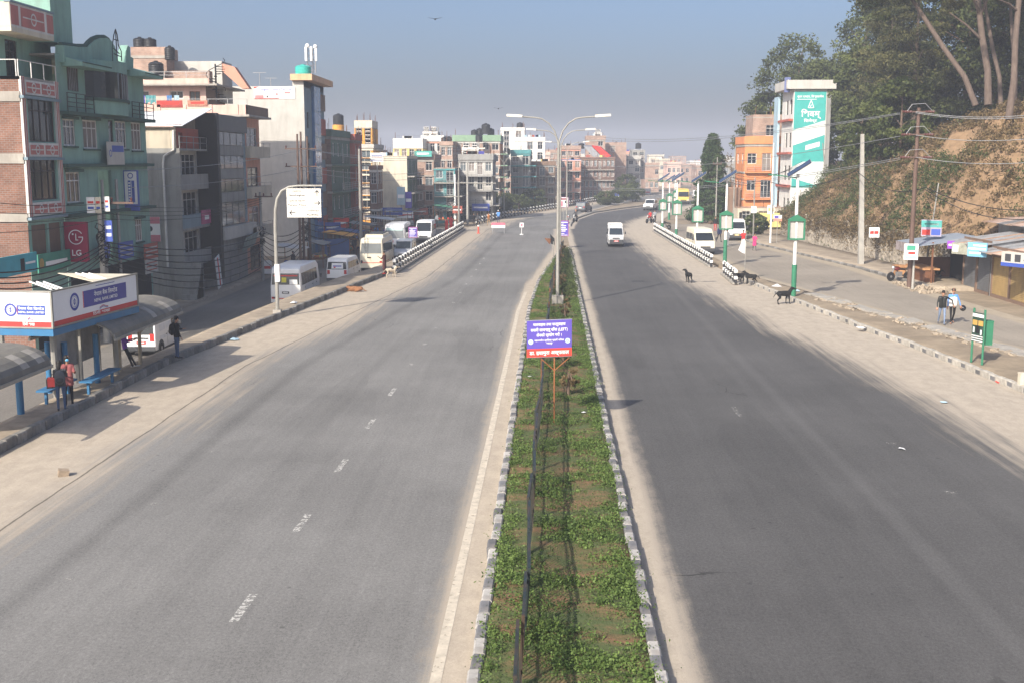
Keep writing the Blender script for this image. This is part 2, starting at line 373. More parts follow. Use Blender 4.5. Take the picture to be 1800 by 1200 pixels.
# --- kerbs built of stones
def stonemesh(name, L_, w, h, m, ch=.03, dark=False):
    mb = MB(); a, b = w/2, L_/2-.008
    mb.add([(-a,-b,0),(a,-b,0),(a,b,0),(-a,b,0),(-a,-b,h-ch),(a,-b,h-ch),(a,b,h-ch),(-a,b,h-ch),(-a+ch,-b,h),(a-ch,-b,h),(a-ch,b,h),(-a+ch,b,h)],
      [(0,1,5,4),(1,2,6,5),(2,3,7,6),(3,0,4,7),(4,5,9,8),(6,7,11,10),(5,6,10,9),(7,4,8,11),(8,9,10,11)])
    if dark: mb.poly([(-a-.004, -b*.62, h*.22), (-a-.004, b*.62, h*.22), (-a-.004, b*.62, h*.8), (-a-.004, -b*.62, h*.8)], 1)
    o = mb.build(name, m); me = o.data; bpy.data.objects.remove(o); return me
m_kw = mat('kerb_white_paint', (.42, .40, .37), .9, var=.3, scale=5, dirt=.75, dcol=(.2, .17, .14), rnd=.12)
m_kd = mat('kerb_dark_paint', (.15, .15, .155), .9, var=.35, scale=6, dirt=.6, dcol=(.27, .23, .19), rnd=.25)
def kerb(label, fx, side, y0, y1, L_, wdt, h, z0=0.0, style=0):
    fnd = MB(); n = 40; 
    for i in range(n):
        a, b = y0+(y1-y0)*i/n, y0+(y1-y0)*(i+1)/n
        xa, xb = fx(a)+side*wdt/2, fx(b)+side*wdt/2
        fnd.prism([(xa-.06, a, z0-.1), (xa+.06, a, z0-.1), (xb+.06, b, z0-.1), (xb-.06, b, z0-.1)], (0, 0, h*.6+.1))
    o = fnd.build('kerb', m_conc); o['kind'] = 'structure'; o['label'] = label
    if style == 1: mm = [stonemesh('kerb_stone', L_, wdt, h, mat('kerb_grey', (.23, .22, .20), .9, var=.35, scale=5, dirt=.6, dcol=(.10, .09, .08), rnd=.25)), stonemesh('kerb_stone', L_, wdt, h, mat('kerb_charcoal', (.15, .145, .135), .9, var=.35, scale=5, dirt=.5, dcol=(.24, .2, .16), rnd=.25))]
    elif style == 2: kl = mat('kerb_cement', (.40, .37, .32), .9, var=.3, scale=4, dirt=.5, dcol=(.22, .19, .15), rnd=.12); mm = [stonemesh('kerb_stone', L_, wdt, h, kl), stonemesh('kerb_stone', L_, wdt, h, [kl, m_kd], dark=True)]
    else: mm = [stonemesh('kerb_stone', L_, wdt, h, m_kw), stonemesh('kerb_stone', L_, wdt, h, m_kd)]
    y = y0; i = 0
    while y < y1:
        x = fx(y)+side*wdt/2; ang = -math.atan2(fx(y+.3)-fx(y-.3), .6)
        s = bpy.data.objects.new('kerb_stone', mm[i % 2]); COL.objects.link(s); s.parent = o
        s.location = (x+random.gauss(0, .012), y, z0+random.gauss(-.004, .011)); s.rotation_euler = (random.gauss(0, .018), random.gauss(0, .025), ang+random.gauss(0, .016))
        y += L_*math.cos(ang)+.004; i += 1
    return o
kerb('painted kerb along the left edge of the planted median', MLx, 1, 13, 104, .55, .2, .26)
kerb('painted kerb along the right edge of the planted median', MRx, -1, 13, 105, .55, .2, .26)
kerb('faded kerb between left carriageway and bus stop island', KLx, -1, 24, 80, .62, .22, .30, 0, 1)
kerb('pale kerb with dark squares along the right verge', KRx, 1, 30, 82, .62, .2, .26, 0, 2)
kerb('low kerb edging the footpath below the stone wall', I([(70,24.6),(87,23.4),(114,20.0),(128,20.2)]), -1, 74, 126, .8, .18, .16, 0, 1)
def far_kerb(label, A, h=.22, zs=0.0):
    P = [G(*p) for p in A]; mb = MB()
    for a, b in zip(P, P[1:]):
        d = (b-a).normalized(); n = Vector((-d.y, d.x, 0))*.13
        mb.prism([a+n, a-n, b-n, b+n], (0, 0, h))
    o = mb.build('kerb', m_conc); o['kind'] = 'structure'; o['label'] = label
far_kerb('kerb of the far median bending right', [(1001,399),(1004,393),(1014,385),(1043,375),(1091,368),(1138,362),(1200,353)])
# --- median bed
def bedmat():
    m = mat('planted_bed', (.20, .115, .06), 1, var=.35, scale=3, bump=.9, bscale=30); nt = m.node_tree; L = nt.links.new; b = nt.nodes['Principled BSDF']
    geo = nd(nt, 'ShaderNodeNewGeometry'); mp = nd(nt, 'ShaderNodeMapping'); mp.inputs['Scale'].default_value = (.5, 1.0, 1); L(geo.outputs['Position'], mp.inputs[0])
    n = nd(nt, 'ShaderNodeTexNoise'); n.inputs['Scale'].default_value = 1.3; n.inputs['Detail'].default_value = 7; n.inputs['Roughness'].default_value = .7; L(mp.outputs[0], n.inputs['Vector'])
    mr = nd(nt, 'ShaderNodeMapRange'); mr.inputs[1].default_value = .38; mr.inputs[2].default_value = .56; mr.inputs[3].default_value = 0; mr.inputs[4].default_value = .92; L(n.outputs[0], mr.inputs[0])
    old = b.inputs['Base Color'].links[0].from_socket
    mx = nd(nt, 'ShaderNodeMix', data_type='RGBA'); L(mr.outputs[0], mx.inputs[0]); L(old, mx.inputs[6]); mx.inputs[7].default_value = (.07, .10, .035, 1); L(mx.outputs[2], b.inputs['Base Color'])
    return m
slab('median', bedmat(), lambda y: MLx(y)+.19, lambda y: MRx(y)-.19, np.arange(13, 104, .25), 12, -.05, .2, .025)
# --- road markings
def wornpaint(name, col, amt):
    m = mat(name, col, .8, var=.25, scale=4); nt = m.node_tree; L = nt.links.new; b = nt.nodes['Principled BSDF']; outn = nt.nodes['Material Output']
    geo = nd(nt, 'ShaderNodeNewGeometry'); n = nd(nt, 'ShaderNodeTexNoise'); n.inputs['Scale'].default_value = 9; n.inputs['Detail'].default_value = 6; n.inputs['Roughness'].default_value = .75; L(geo.outputs['Position'], n.inputs['Vector'])
    mr = nd(nt, 'ShaderNodeMapRange'); mr.inputs[1].default_value = amt-.07; mr.inputs[2].default_value = amt+.07; L(n.outputs[0], mr.inputs[0])
    tr = nd(nt, 'ShaderNodeBsdfTransparent'); ms = nd(nt, 'ShaderNodeMixShader'); L(mr.outputs[0], ms.inputs[0]); L(tr.outputs[0], ms.inputs[1]); L(b.outputs[0], ms.inputs[2]); L(ms.outputs[0], outn.inputs['Surface'])
    return m
m_line = wornpaint('worn_lane_paint', (.46, .445, .41), .50); m_line2 = wornpaint('worn_faint_paint', (.36, .345, .315), .56); m_edge = wornpaint('edge_line_paint', (.50, .44, .35), .36)
def marking(label, quads, m):
    mb = MB()
    for (x0, x1, y0, y1, sk) in quads: mb.poly([(x0, y0, .011), (x1, y0, .011), (x1+sk, y1, .011), (x0+sk, y1, .011)])
    o = mb.build('road_marking', m); o['kind'] = 'structure'; o['label'] = label; return o
yd = G(416, 1093, 0).y
marking('dashed white lane line on the left carriageway', [(-5.62, -5.46, yd+4.9*i+(0 if i < 5 else .2*i), yd+4.9*i+1.3+(0 if i < 5 else .3), .02) for i in range(-1, 16)], m_line)
marking('worn stubs of a second lane line', [(-9.45, -9.2, yd-3+4.9*i, yd-2.85+4.9*i, 0) for i in range(0, 8)], m_line2)
marking('pale edge line beside the median', [(MLx(y)-.62, MLx(y)-.44, y, y+.5, MLx(y+.5)-MLx(y)) for y in np.arange(14, 70, .5)], m_edge)
marking('scuffed lane line on the right carriageway', [(6.0, 6.15, 20+5.2*i, 21.4+5.2*i, -.02) for i in (3,)], m_line2)
marking('remains of outer lane stubs on the right carriageway', [(9.7, 10.0, 27.2+4.9*i, 27.4+4.9*i, 0) for i in (0, 1)], m_line2)
# --- plants as clouds of leaves
def leafmesh(name, P, size, m, tint, aspect=.55, up=.35, parent=None, flat=None):
    n = len(P); P = np.asarray(P, float)
    d = RNG.normal(size=(n, 3)); d[:, 2] += up; 
    d /= np.linalg.norm(d, axis=1)[:, None]
    q = RNG.normal(size=(n, 3)); q -= d*(q*d).sum(1)[:, None]; q /= np.linalg.norm(q, axis=1)[:, None]
    e = np.cross(d, q); s = (np.asarray(size)*np.ones(n)*RNG.uniform(.7, 1.3, n))[:, None]
    a = q*s; b = e*s*aspect
    V = np.stack([P-a, P+b-a*.1, P+a, P-b-a*.1], 1).reshape(-1, 3)
    o0 = org(parent); V -= np.array(o0)
    me = bpy.data.meshes.new(name); me.vertices.add(4*n); me.vertices.foreach_set('co', V.reshape(-1).astype(np.float32))
    me.loops.add(4*n); me.loops.foreach_set('vertex_index', np.arange(4*n, dtype=np.int32))
    me.polygons.add(n); me.polygons.foreach_set('loop_start', np.arange(0, 4*n, 4, dtype=np.int32)); me.polygons.foreach_set('loop_total', np.full(n, 4, np.int32))
    at = me.attributes.new('tint', 'FLOAT', 'FACE'); at.data.foreach_set('value', np.asarray(tint, np.float32)*np.ones(n, np.float32))
    me.update(); me.materials.append(m); me.validate()
    return link_mesh(name, me, parent)
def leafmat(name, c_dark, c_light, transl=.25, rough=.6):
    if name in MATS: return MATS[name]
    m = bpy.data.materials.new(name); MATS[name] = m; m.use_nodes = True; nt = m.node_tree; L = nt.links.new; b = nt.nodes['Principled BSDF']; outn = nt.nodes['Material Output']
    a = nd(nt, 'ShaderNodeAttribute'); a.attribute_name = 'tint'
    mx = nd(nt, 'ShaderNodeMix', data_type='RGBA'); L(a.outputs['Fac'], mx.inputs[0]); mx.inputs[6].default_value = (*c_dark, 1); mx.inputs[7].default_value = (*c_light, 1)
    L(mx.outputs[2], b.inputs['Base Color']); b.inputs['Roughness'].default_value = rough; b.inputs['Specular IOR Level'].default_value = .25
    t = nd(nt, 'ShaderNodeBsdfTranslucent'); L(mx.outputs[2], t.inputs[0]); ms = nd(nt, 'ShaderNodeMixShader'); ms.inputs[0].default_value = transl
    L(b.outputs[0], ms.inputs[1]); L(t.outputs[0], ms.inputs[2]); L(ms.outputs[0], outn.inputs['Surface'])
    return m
lm_bed = leafmat('bed_leaves', (.05, .088, .022), (.165, .235, .06))
lm_tree = leafmat('broad_leaves', (.014, .026, .008), (.13, .15, .045), .18)  # the lighter end puts sunlit clumps into the leaf colour
lm_pine = leafmat('pine_needles', (.02, .032, .011), (.13, .12, .042), .15)
lm_dry = leafmat('dry_scrub', (.07, .052, .024), (.23, .16, .075), .2)
lm_shrub = leafmat('scrub_leaves', (.03, .045, .014), (.10, .12, .04), .2)
lm_con = leafmat('cypress_leaves', (.022, .045, .016), (.07, .105, .035), .15)
def bedplants():
    P, T, S = [], [], []
    n = 0
    while n < 4200:
        y = 14+(RNG.random()**1.5)*80
        x = RNG.uniform(MLx(y)+.22, MRx(y)-.2)
        d = math.sin(y*1.9+math.sin(x*2+y*.31)*1.2)+.8*math.sin(x*3.1+y*.77)+.5*math.sin(y*5.3)
        edge = x > MRx(y)-.55 or x < MLx(y)+.4
        if RNG.random() > (.19+.28*d+(.35 if edge else 0)): continue
        k = int(RNG.uniform(16, 44)); r = RNG.uniform(.05, .15); h = RNG.uniform(.03, .17)
        c = RNG.normal(size=(k, 3))*[r, r, 0]; c[:, 2] = .21+np.abs(RNG.normal(size=k))*h*.6
        c[:, :2] += [x, y]
        P.append(c); T.append(np.clip(RNG.uniform(.2, .8)+RNG.normal(size=k)*.2, 0, 1)); S.append(np.full(k, RNG.uniform(.016, .034))); n += 1
    k = 30000; y = 14+(RNG.random(k)**1.4)*75; x = np.array([RNG.uniform(MLx(a)+.2, MRx(a)-.2) for a in y])
    keep = np.sin(y*1.3+x*1.1)+np.sin(y*.41-x*2.3) > -.7
    c = np.stack([x, y, .215+RNG.random(k)*.03], -1)[keep]
    P.append(c); T.append(RNG.random(len(c))*.5); S.append(np.full(len(c), .018))
    o = leafmesh('ground_cover', np.concatenate(P), np.concatenate(S), lm_bed, np.concatenate(T), .6, .9)
    tag(o, 'low green bedding plants covering the central median', 'plants', kind='stuff')
bedplants()
# --- fence along the median
m_iron = mat('dark_green_iron', (.022, .032, .03), .5, var=.3, scale=4, dirt=.5, dcol=(.13, .06, .03)); m_rust = mat('rusty_iron', (.16, .07, .035), .9, var=.35, scale=6)
def fence():
    root = thing('iron_fence', 'long dark green iron picket fence standing along the planted median', 'fence', (0, 0, .2))
    FXc = I([(10,-.42),(30,-.36),(36,-.22),(40,-.3),(46,-.16),(62,-.02),(80,.5),(98,1.1)])
    y = 12.0; i = 0
    while y < 98:
        a, b = y, y+2.0; lean = random.uniform(-.05, .09) if y < 60 else random.uniform(-.03, .03); sag = random.uniform(-.03, .03)
        xa, xb = FXc(a)+random.uniform(-.02, .02), FXc(b)+random.uniform(-.02, .02); h = 1.12
        MB().beam((xa, a, .18), (xa+lean, a, .2+h+.06), .05, .05).build('post', m_rust if random.random() < .12 else m_iron, root)
        for z in (.32, .98):
            t = z/h; MB().beam((xa+lean*t, a+.01, .2+z), (xb+lean*t+sag*t, b-.03, .2+z), .035, .035).build('rail', m_iron, root)
        mb = MB(); n = 16
        for k in range(1, n):
            t = k/n; x = xa+(xb-xa)*t+sag*t; yy = a+2*t
            mb.beam((x, yy, .24), (x+lean, yy, .2+h), .014, .014)
        mb.build('pickets', m_iron, root)['kind'] = 'stuff'
        MB().beam((xa+lean, a+.05, .2+h), (xb+lean+sag, b-.05, .2+h), .05, .03).build('top_rail', m_rust if random.random() < .05 else m_iron, root)
        y += 2.0; i += 1
fence()
# ================================================================== BUILDINGS
class Face:
    """a vertical wall plane: 'X' looks towards +x, 'W' towards -x, 'Y' towards the viewer (-y)"""
    def __init__(s, kind, c): s.k = kind; s.c = c
    def P(s, u, z, d=0.0):
        return Vector((s.c+d, u, z)) if s.k == 'X' else Vector((s.c-d, u, z)) if s.k == 'W' else Vector((u, s.c-d, z))
    def px(s, x0, y0, x1, y1):
        xm, ym = (x0+x1)/2, (y0+y1)/2
        f = (lambda a, b: AY(a, b, s.c)) if s.k == 'Y' else (lambda a, b: AX(a, b, s.c))
        g = (lambda p: p.x) if s.k == 'Y' else (lambda p: p.y)
        us = sorted((g(f(x0, ym)), g(f(x1, ym)))); zs = sorted((f(xm, y0).z, f(xm, y1).z))
        return us[0], us[1], zs[0], zs[1]
    def box(s, mb, u0, u1, z0, z1, d0, d1, m=0):
        a, b = s.P(u0, z0, d0), s.P(u1, z1, d1); mb.box(a.x, b.x, a.y, b.y, a.z, b.z, m); return mb
    def part(s, name, m, parent, u0, u1, z0, z1, d0, d1): return s.box(MB(), u0, u1, z0, z1, d0, d1).build(name, m, parent)
    def ppart(s, name, m, parent, rect, d0, d1): return s.part(name, m, parent, *s.px(*rect), d0, d1)
def wall(face, u0, u1, z0, z1, holes, name, m, parent, depth=.16, back=True):
    """wall sheet with real openings and reveals"""
    us = sorted({u0, u1}|{h[0] for h in holes}|{h[1] for h in holes}); zs = sorted({z0, z1}|{h[2] for h in holes}|{h[3] for h in holes})
    us = [u for u in us if u0-1e-6 <= u <= u1+1e-6]; zs = [z for z in zs if z0-1e-6 <= z <= z1+1e-6]
    mb = MB()
    for a, b in zip(us, us[1:]):
        run = None
        for c, d in zip(zs, zs[1:]):
            um, zm = (a+b)/2, (c+d)/2
            if any(h[0] < um < h[1] and h[2] < zm < h[3] for h in holes):
                continue
            mb.poly([face.P(a, c), face.P(b, c), face.P(b, d), face.P(a, d)])
    for h in holes:
        a, b, c, d = max(h[0], u0), min(h[1], u1), max(h[2], z0), min(h[3], z1)
        for (p, q) in (((a, c), (b, c)), ((b, c), (b, d)), ((b, d), (a, d)), ((a, d), (a, c))):
            mb.poly([face.P(*p), face.P(*q), face.P(*q, -depth), face.P(*p, -depth)])
    return mb.build(name, m, parent)
m_wfr = mat('window_white_paint', (.62, .60, .57), .6, dirt=.3); m_bfr = mat('window_dark_frame', (.045, .035, .03), .6); m_brn = mat('window_brown_wood', (.16, .07, .035), .7)
m_gls = glassmat('window_glass', (.018, .022, .028), .07); m_gls2 = glassmat('window_glass_pale', (.10, .12, .13), .12); m_cur = mat('curtain', (.20, .17, .15), .9, var=.5, scale=4, stretch=(6, 6, .3))
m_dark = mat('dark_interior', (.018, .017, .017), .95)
def window(face, u0, u1, z0, z1, parent, fr=None, cols=2, tr=.3, glass=None, fw=.06, rec=.08, sill=None, lint=None, sub=True, name='window'):
    fr = fr or m_wfr; glass = glass or m_gls; mb = MB(); d0, d1 = -rec-.05, -rec
    face.box(mb, u0, u0+fw, z0, z1, d0, d1); face.box(mb, u1-fw, u1, z0, z1, d0, d1)
    face.box(mb, u0+fw, u1-fw, z0, z0+fw, d0, d1); face.box(mb, u0+fw, u1-fw, z1-fw, z1, d0, d1)
    for i in range(1, cols):
        u = u0+(u1-u0)*i/cols; face.box(mb, u-fw*.4, u+fw*.4, z0+fw, z1-fw, d0+.005, d1-.005)
    if tr:
        zt = z1-(z1-z0)*tr; face.box(mb, u0+fw, u1-fw, zt-fw*.4, zt+fw*.4, d0+.008, d1-.003)
    o = mb.build(name, fr, parent)
    if sub:
        face.box(MB(), u0+.01, u1-.01, z0+.01, z1-.01, d0-.03, d0+.012).build('pane', glass, o)
        if sill: face.box(MB(), u0-.1, u1+.1, z0-.1, z0-.003, -.05, .12).build('sill', sill, o)
        if lint: face.box(MB(), u0-.1, u1+.1, z1+.003, z1+.14, -.05, .22).build('lintel', lint, o)
    return o
def railing(face, u0, u1, z, h, d, m, parent, n=None, bars=3, name='railing'):
    mb = MB(); n = n or max(2, int((u1-u0)/.9)+1)
    for i in range(n):
        u = u0+(u1-u0)*i/(n-1); face.box(mb, u-.02, u+.02, z, z+h, d-.04, d)
    for k in range(bars):
        zz = z+h*(k+1)/bars; face.box(mb, u0, u1, zz-.02, zz+.015, d-.045, d+.005)
    return mb.build(name, m, parent)
FONTC = {}
def textmesh(s, size=1.0, align='CENTER', bold=False):
    k = (s, align, bold)
    if k not in FONTC:
        c = bpy.data.curves.new('t', 'FONT'); c.body = s; c.align_x = align; c.align_y = 'CENTER'; c.resolution_u = 2; c.offset = .018 if bold else .004
        o = bpy.data.objects.new('t', c); me = baked(o)
        FONTC[k] = ([tuple(v.co) for v in me.vertices], [tuple(p.vertices) for p in me.polygons])
        bpy.data.meshes.remove(me); bpy.data.objects.remove(o); bpy.data.curves.remove(c)
    return FONTC[k]
def lettering(face, s, u, z, h, m, parent, d=.01, width=None, align='CENTER', bold=True, flip=None, name='lettering', shear=0.0):
    """flat lettering painted on a board; face 'X' reads with u growing to the right of the reader"""
    vs, fs = textmesh(s, 1, align, bold)
    if not vs: return None
    xs_ = [v[0] for v in vs]; zs_ = [v[1] for v in vs]; wd = max(xs_)-min(xs_); hh = max(zs_)-min(zs_)
    sy = h/.72; sx = sy if width is None else width/max(wd, 1e-3)
    mb = MB(); sg = 1 if face.k != 'W' else -1
    mb.add([face.P(u+sg*(v[0]*sx), z+v[1]*sy+shear*v[0]*sx, d) for v in vs], fs)
    return mb.build(name, m, parent)
def disc(face, u, z, r, m, parent, d=.01, n=24, name='emblem', ring=None):
    mb = MB()
    if ring:
        for i in range(n):
            a, b = 2*math.pi*i/n, 2*math.pi*(i+1)/n
            mb.poly([face.P(u+math.cos(t)*q, z+math.sin(t)*q, d) for t, q in ((a, r), (b, r), (b, r-ring), (a, r-ring))])
    else: mb.poly([face.P(u+math.cos(2*math.pi*i/n)*r, z+math.sin(2*math.pi*i/n)*r, d) for i in range(n)])
    return mb.build(name, m, parent)
# wall colours
def paint(name, c, d=.35, dc=(.10, .09, .08)): return mat(name, c, .9, var=.12, scale=.8, dirt=d, dcol=dc, bump=.15, bscale=18)
m_mint = paint('mint_render', (.22, .37, .31)); m_mintd = paint('dark_green_trim', (.05, .10, .08)); m_cream = paint('cream_render', (.60, .54, .42)); m_pink = paint('pale_pink_render', (.62, .42, .35))
m_rose = paint('rose_trim', (.46, .17, .15)); m_white = paint('white_render', (.62, .60, .56)); m_grey = paint('grey_cement', (.27, .265, .25), .6); m_lgrey = paint('light_cement', (.47, .45, .41), .35, (.25, .24, .21))
m_beige = paint('beige_render', (.52, .46, .36)); m_orange = paint('orange_render', (.62, .24, .10), .25); m_amber = paint('amber_render', (.62, .30, .06)); m_teal = mat('teal_banner_paint', (.055, .34, .31), .7, var=.14)
m_dkgreen = paint('dull_green_render', (.10, .16, .12)); m_blue = paint('blue_trim', (.08, .2, .42)); m_bluegrey = paint('blue_grey_trim', (.20, .27, .31)); m_yel = paint('yellow_render', (.62, .5, .18)); m_ltblue = paint('light_blue_render', (.35, .48, .55))
m_redw = paint('red_render', (.38, .10, .07)); m_salmon = paint('salmon_render', (.55, .27, .19)); m_brownp = paint('brown_render', (.2, .13, .09)); m_teald = paint('teal_render', (.08, .26, .27))
b_red = brickmat('red_brick', (.235, .11, .075), (.17, .08, .055), (.21, .185, .16)); b_dk = brickmat('sooty_brick', (.23, .12, .085), (.17, .085, .06), (.2, .17, .15)); b_pale = brickmat('pale_brick', (.38, .24, .175), (.30, .18, .135), (.34, .30, .26))
m_tank = mat('black_tank_plastic', (.022, .023, .025), .45, var=.2); m_tin = mat('corrugated_tin', (.34, .35, .36), .5, metal=.5, var=.25, dirt=.4, dcol=(.2, .1, .06)); m_rtin = mat('rusty_tin', (.30, .19, .13), .8, var=.35, dirt=.6, dcol=(.38, .36, .33)); m_btin = mat('blue_tin', (.06, .16, .42), .6)
m_shut = mat('steel_shutter', (.20, .205, .21), .6, metal=.4, var=.15, dirt=.3); m_shutb = mat('brown_shutter', (.15, .10, .07), .7, dirt=.3); m_steel = mat('dull_steel', (.32, .32, .32), .5, metal=.6, var=.2, dirt=.3); m_wpt = mat('white_board', (.74, .73, .71), .6, var=.06)
m_red = mat('red_paint', (.55, .04, .03), .6, var=.1); m_blk = mat('black_paint', (.015, .015, .016), .6); m_navy = mat('navy_print', (.045, .045, .25), .6, var=.08); m_bluep = mat('blue_print', (.05, .09, .36), .6, var=.08); m_wtxt = mat('white_lettering', (.8, .79, .77), .6, var=.04); m_btxt = mat('blue_lettering', (.06, .08, .33), .6, var=.05)
m_gtxt = mat('grey_lettering', (.05, .05, .055), .7); m_magenta = mat('maroon_board', (.26, .012, .05), .55, var=.06); m_silver = mat('silver_lettering', (.68, .68, .7), .5)
def tank(label, p, r=.55, h=1.25, m=None):
    t = thing('water_tank', label, 'water tank', p, group='rooftop water tanks', local=True)
    pr = [(r*.9, 0), (r, .06)]
    for i in range(5): z0 = .1+i*(h*.75)/5; pr += [(r, z0), (r*.96, z0+.03), (r, z0+.06)]
    pr += [(r, h*.8), (r*.75, h*.92), (r*.3, h*.97)]
    MB().lathe(pr, (0, 0, 0), 16).build('barrel', m or m_tank, t, True); MB().lathe([(r*.3, 0), (r*.3, .07), (r*.1, .09)], (0, 0, h*.965), 12).build('lid', m or m_tank, t, True)
    return t
def block(label, x0, x1, y0, y1, z0, floors, fh, m, name='house', side=None, front=None, msouth=None, parapet=.7, mpar=None, win=(1.1, 1.35), fr=None, bands=None, balc=None, cat='building', roofm=None, ground=None, glass=None, seed=0, solid_south=False, zt=None, mfront=None, west=None):
    """a flat-roofed house: 'front' bays look to the road (+x), 'side' bays to the viewer, 'west' to -x"""
    rnd = random.Random(seed+int(x0*7+y0*13)); root = thing(name, label, cat, ((x0+x1)/2, (y0+y1)/2, z0))
    top = z0+floors*fh; FXs = Face('X', x1); FYs = Face('Y', y0); FWs = Face('W', x0)
    faces = [(FXs, y0, y1, front or 0, mfront or m), (FYs, x0, x1, side or 0, msouth or m)]
    if west is not None: faces.append((FWs, y0, y1, west, m))
    for (F, a, b, n, mm) in faces:
        holes = []; 
        for fl in range(floors):
            if fl == 0 and ground and F.k != 'Y': continue
            for i in range(n):
                if rnd.random() < .08: continue
                c = a+(b-a)*(i+.5)/n; ww = min(win[0], (b-a)/n*.72)*rnd.uniform(.85, 1.05); zb = z0+fl*fh+fh*.30
                door = balc and F.k in balc and fl > 0 and i == n//2
                holes.append((c-ww/2, c+ww/2, z0+fl*fh+.12 if door else zb, z0+fl*fh+.30*fh+win[1]))
        if ground and F.k in ground:
            n2 = max(1, n)
            for i in range(n2): c0 = a+(b-a)*i/n2; c1 = a+(b-a)*(i+1)/n2; holes.append((c0+.2, c1-.2, z0+.02, z0+fh*.8))
        wall(F, a, b, z0-.3, top, holes, 'wall', mm, root)
        for h in holes:
            isg = h[2] < z0+.1
            if isg:
                F.box(MB(), h[0], h[1], h[2], h[3], -.2, -.12).build('shutter', rnd.choice([m_shut, m_shutb, m_dark, m_dark]), root)  # dark ones are near-black sheets imitating the unlit inside of open shops
            else: window(F, *h, root, fr or m_wfr, 2 if h[1]-h[0] < 1.3 else 3, .3, glass or rnd.choice([m_gls, m_gls, m_cur, m_gls2]), sill=None)
        if bands:
            for fl in range(1, floors+1):
                F.box(MB(), a-(.05 if F.k == 'Y' else 0), b+.02, z0+fl*fh-.22, z0+fl*fh+.0, -.05, .07).build('floor_band', bands, root)
        if balc and F.k in balc:
            for fl in range(1, floors):
                pr = balc[F.k]; zb = z0+fl*fh
                F.box(MB(), a+.1, b-.1, zb-.16, zb-.01, 0, pr).build('balcony', mpar or m_conc, root)
                railing(F, a+.12, b-.12, zb, .85, pr, rnd.choice([m_iron, m_steel]), root, bars=4)
    mb = MB(); mb.box(x0, x1-.003, y0+.003, y1, top-.02, top+.10); mb.box(x0, x1-.003, y1-.1, y1, z0-.3, top-.02); mb.box(x0, x0+.1, y0+.2, y1-.1, z0-.3, top-.02) if west is None else None
    mb.build('roof', roofm or m_conc, root)
    cl = MB(); dd = MB()                     # bare reinforcing rods and a washing line on the roof
    for (cx, cy) in ((x0+.3, y0+.3), (x1-.3, y0+.3), (x1-.3, y1-.3), ((x0+x1)/2, y0+.4)):
        if rnd.random() < .7:
            for q in range(4): cl.tube([(cx+.08*(q % 2), cy+.08*(q//2), top+.1), (cx+.08*(q % 2)+rnd.uniform(-.06, .06), cy+.08*(q//2), top+.1+parapet+rnd.uniform(.5, 1.1))], .016, 4)
    if cl.v: cl.build('rebar', m_rust, root)['kind'] = 'stuff'
    if x1-x0 > 4 and rnd.random() < .6:
        za = top+.1+parapet+.5; ya = y0+.9; ln = MB().tube([(x0+.6, ya, za), ((x0+x1)/2, ya, za-.15), (x1-.6, ya, za)], .012, 4).build('washing_line', m_steel, root)
        for q in range(rnd.randint(2, 5)):
            u = rnd.uniform(x0+.8, x1-1.6); MB().box(u, u+rnd.uniform(.4, .9), ya-.01, ya+.02, za-.2-rnd.uniform(.5, .9), za-.1).build('laundry', rnd.choice([m_redw, m_navy, m_white, m_ltblue, m_yel, m_grey]), ln)
    if parapet:
        mb = MB(); t = .14; e = .12 if bands else .004
        mb.box(x0-e, x1+e, y0-e, y0+t, top+.1, top+.1+parapet); mb.box(x1-t, x1+e, y0+t, y1, top+.1, top+.1+parapet); mb.box(x0-e, x0+t, y0+t, y1, top+.1, top+.1+parapet*.98); mb.box(x0+t, x1-t, y1-t, y1, top+.1, top+.1+parapet*.99)
        mb.build('parapet', mpar or m, root)
    return root
exec_later = []
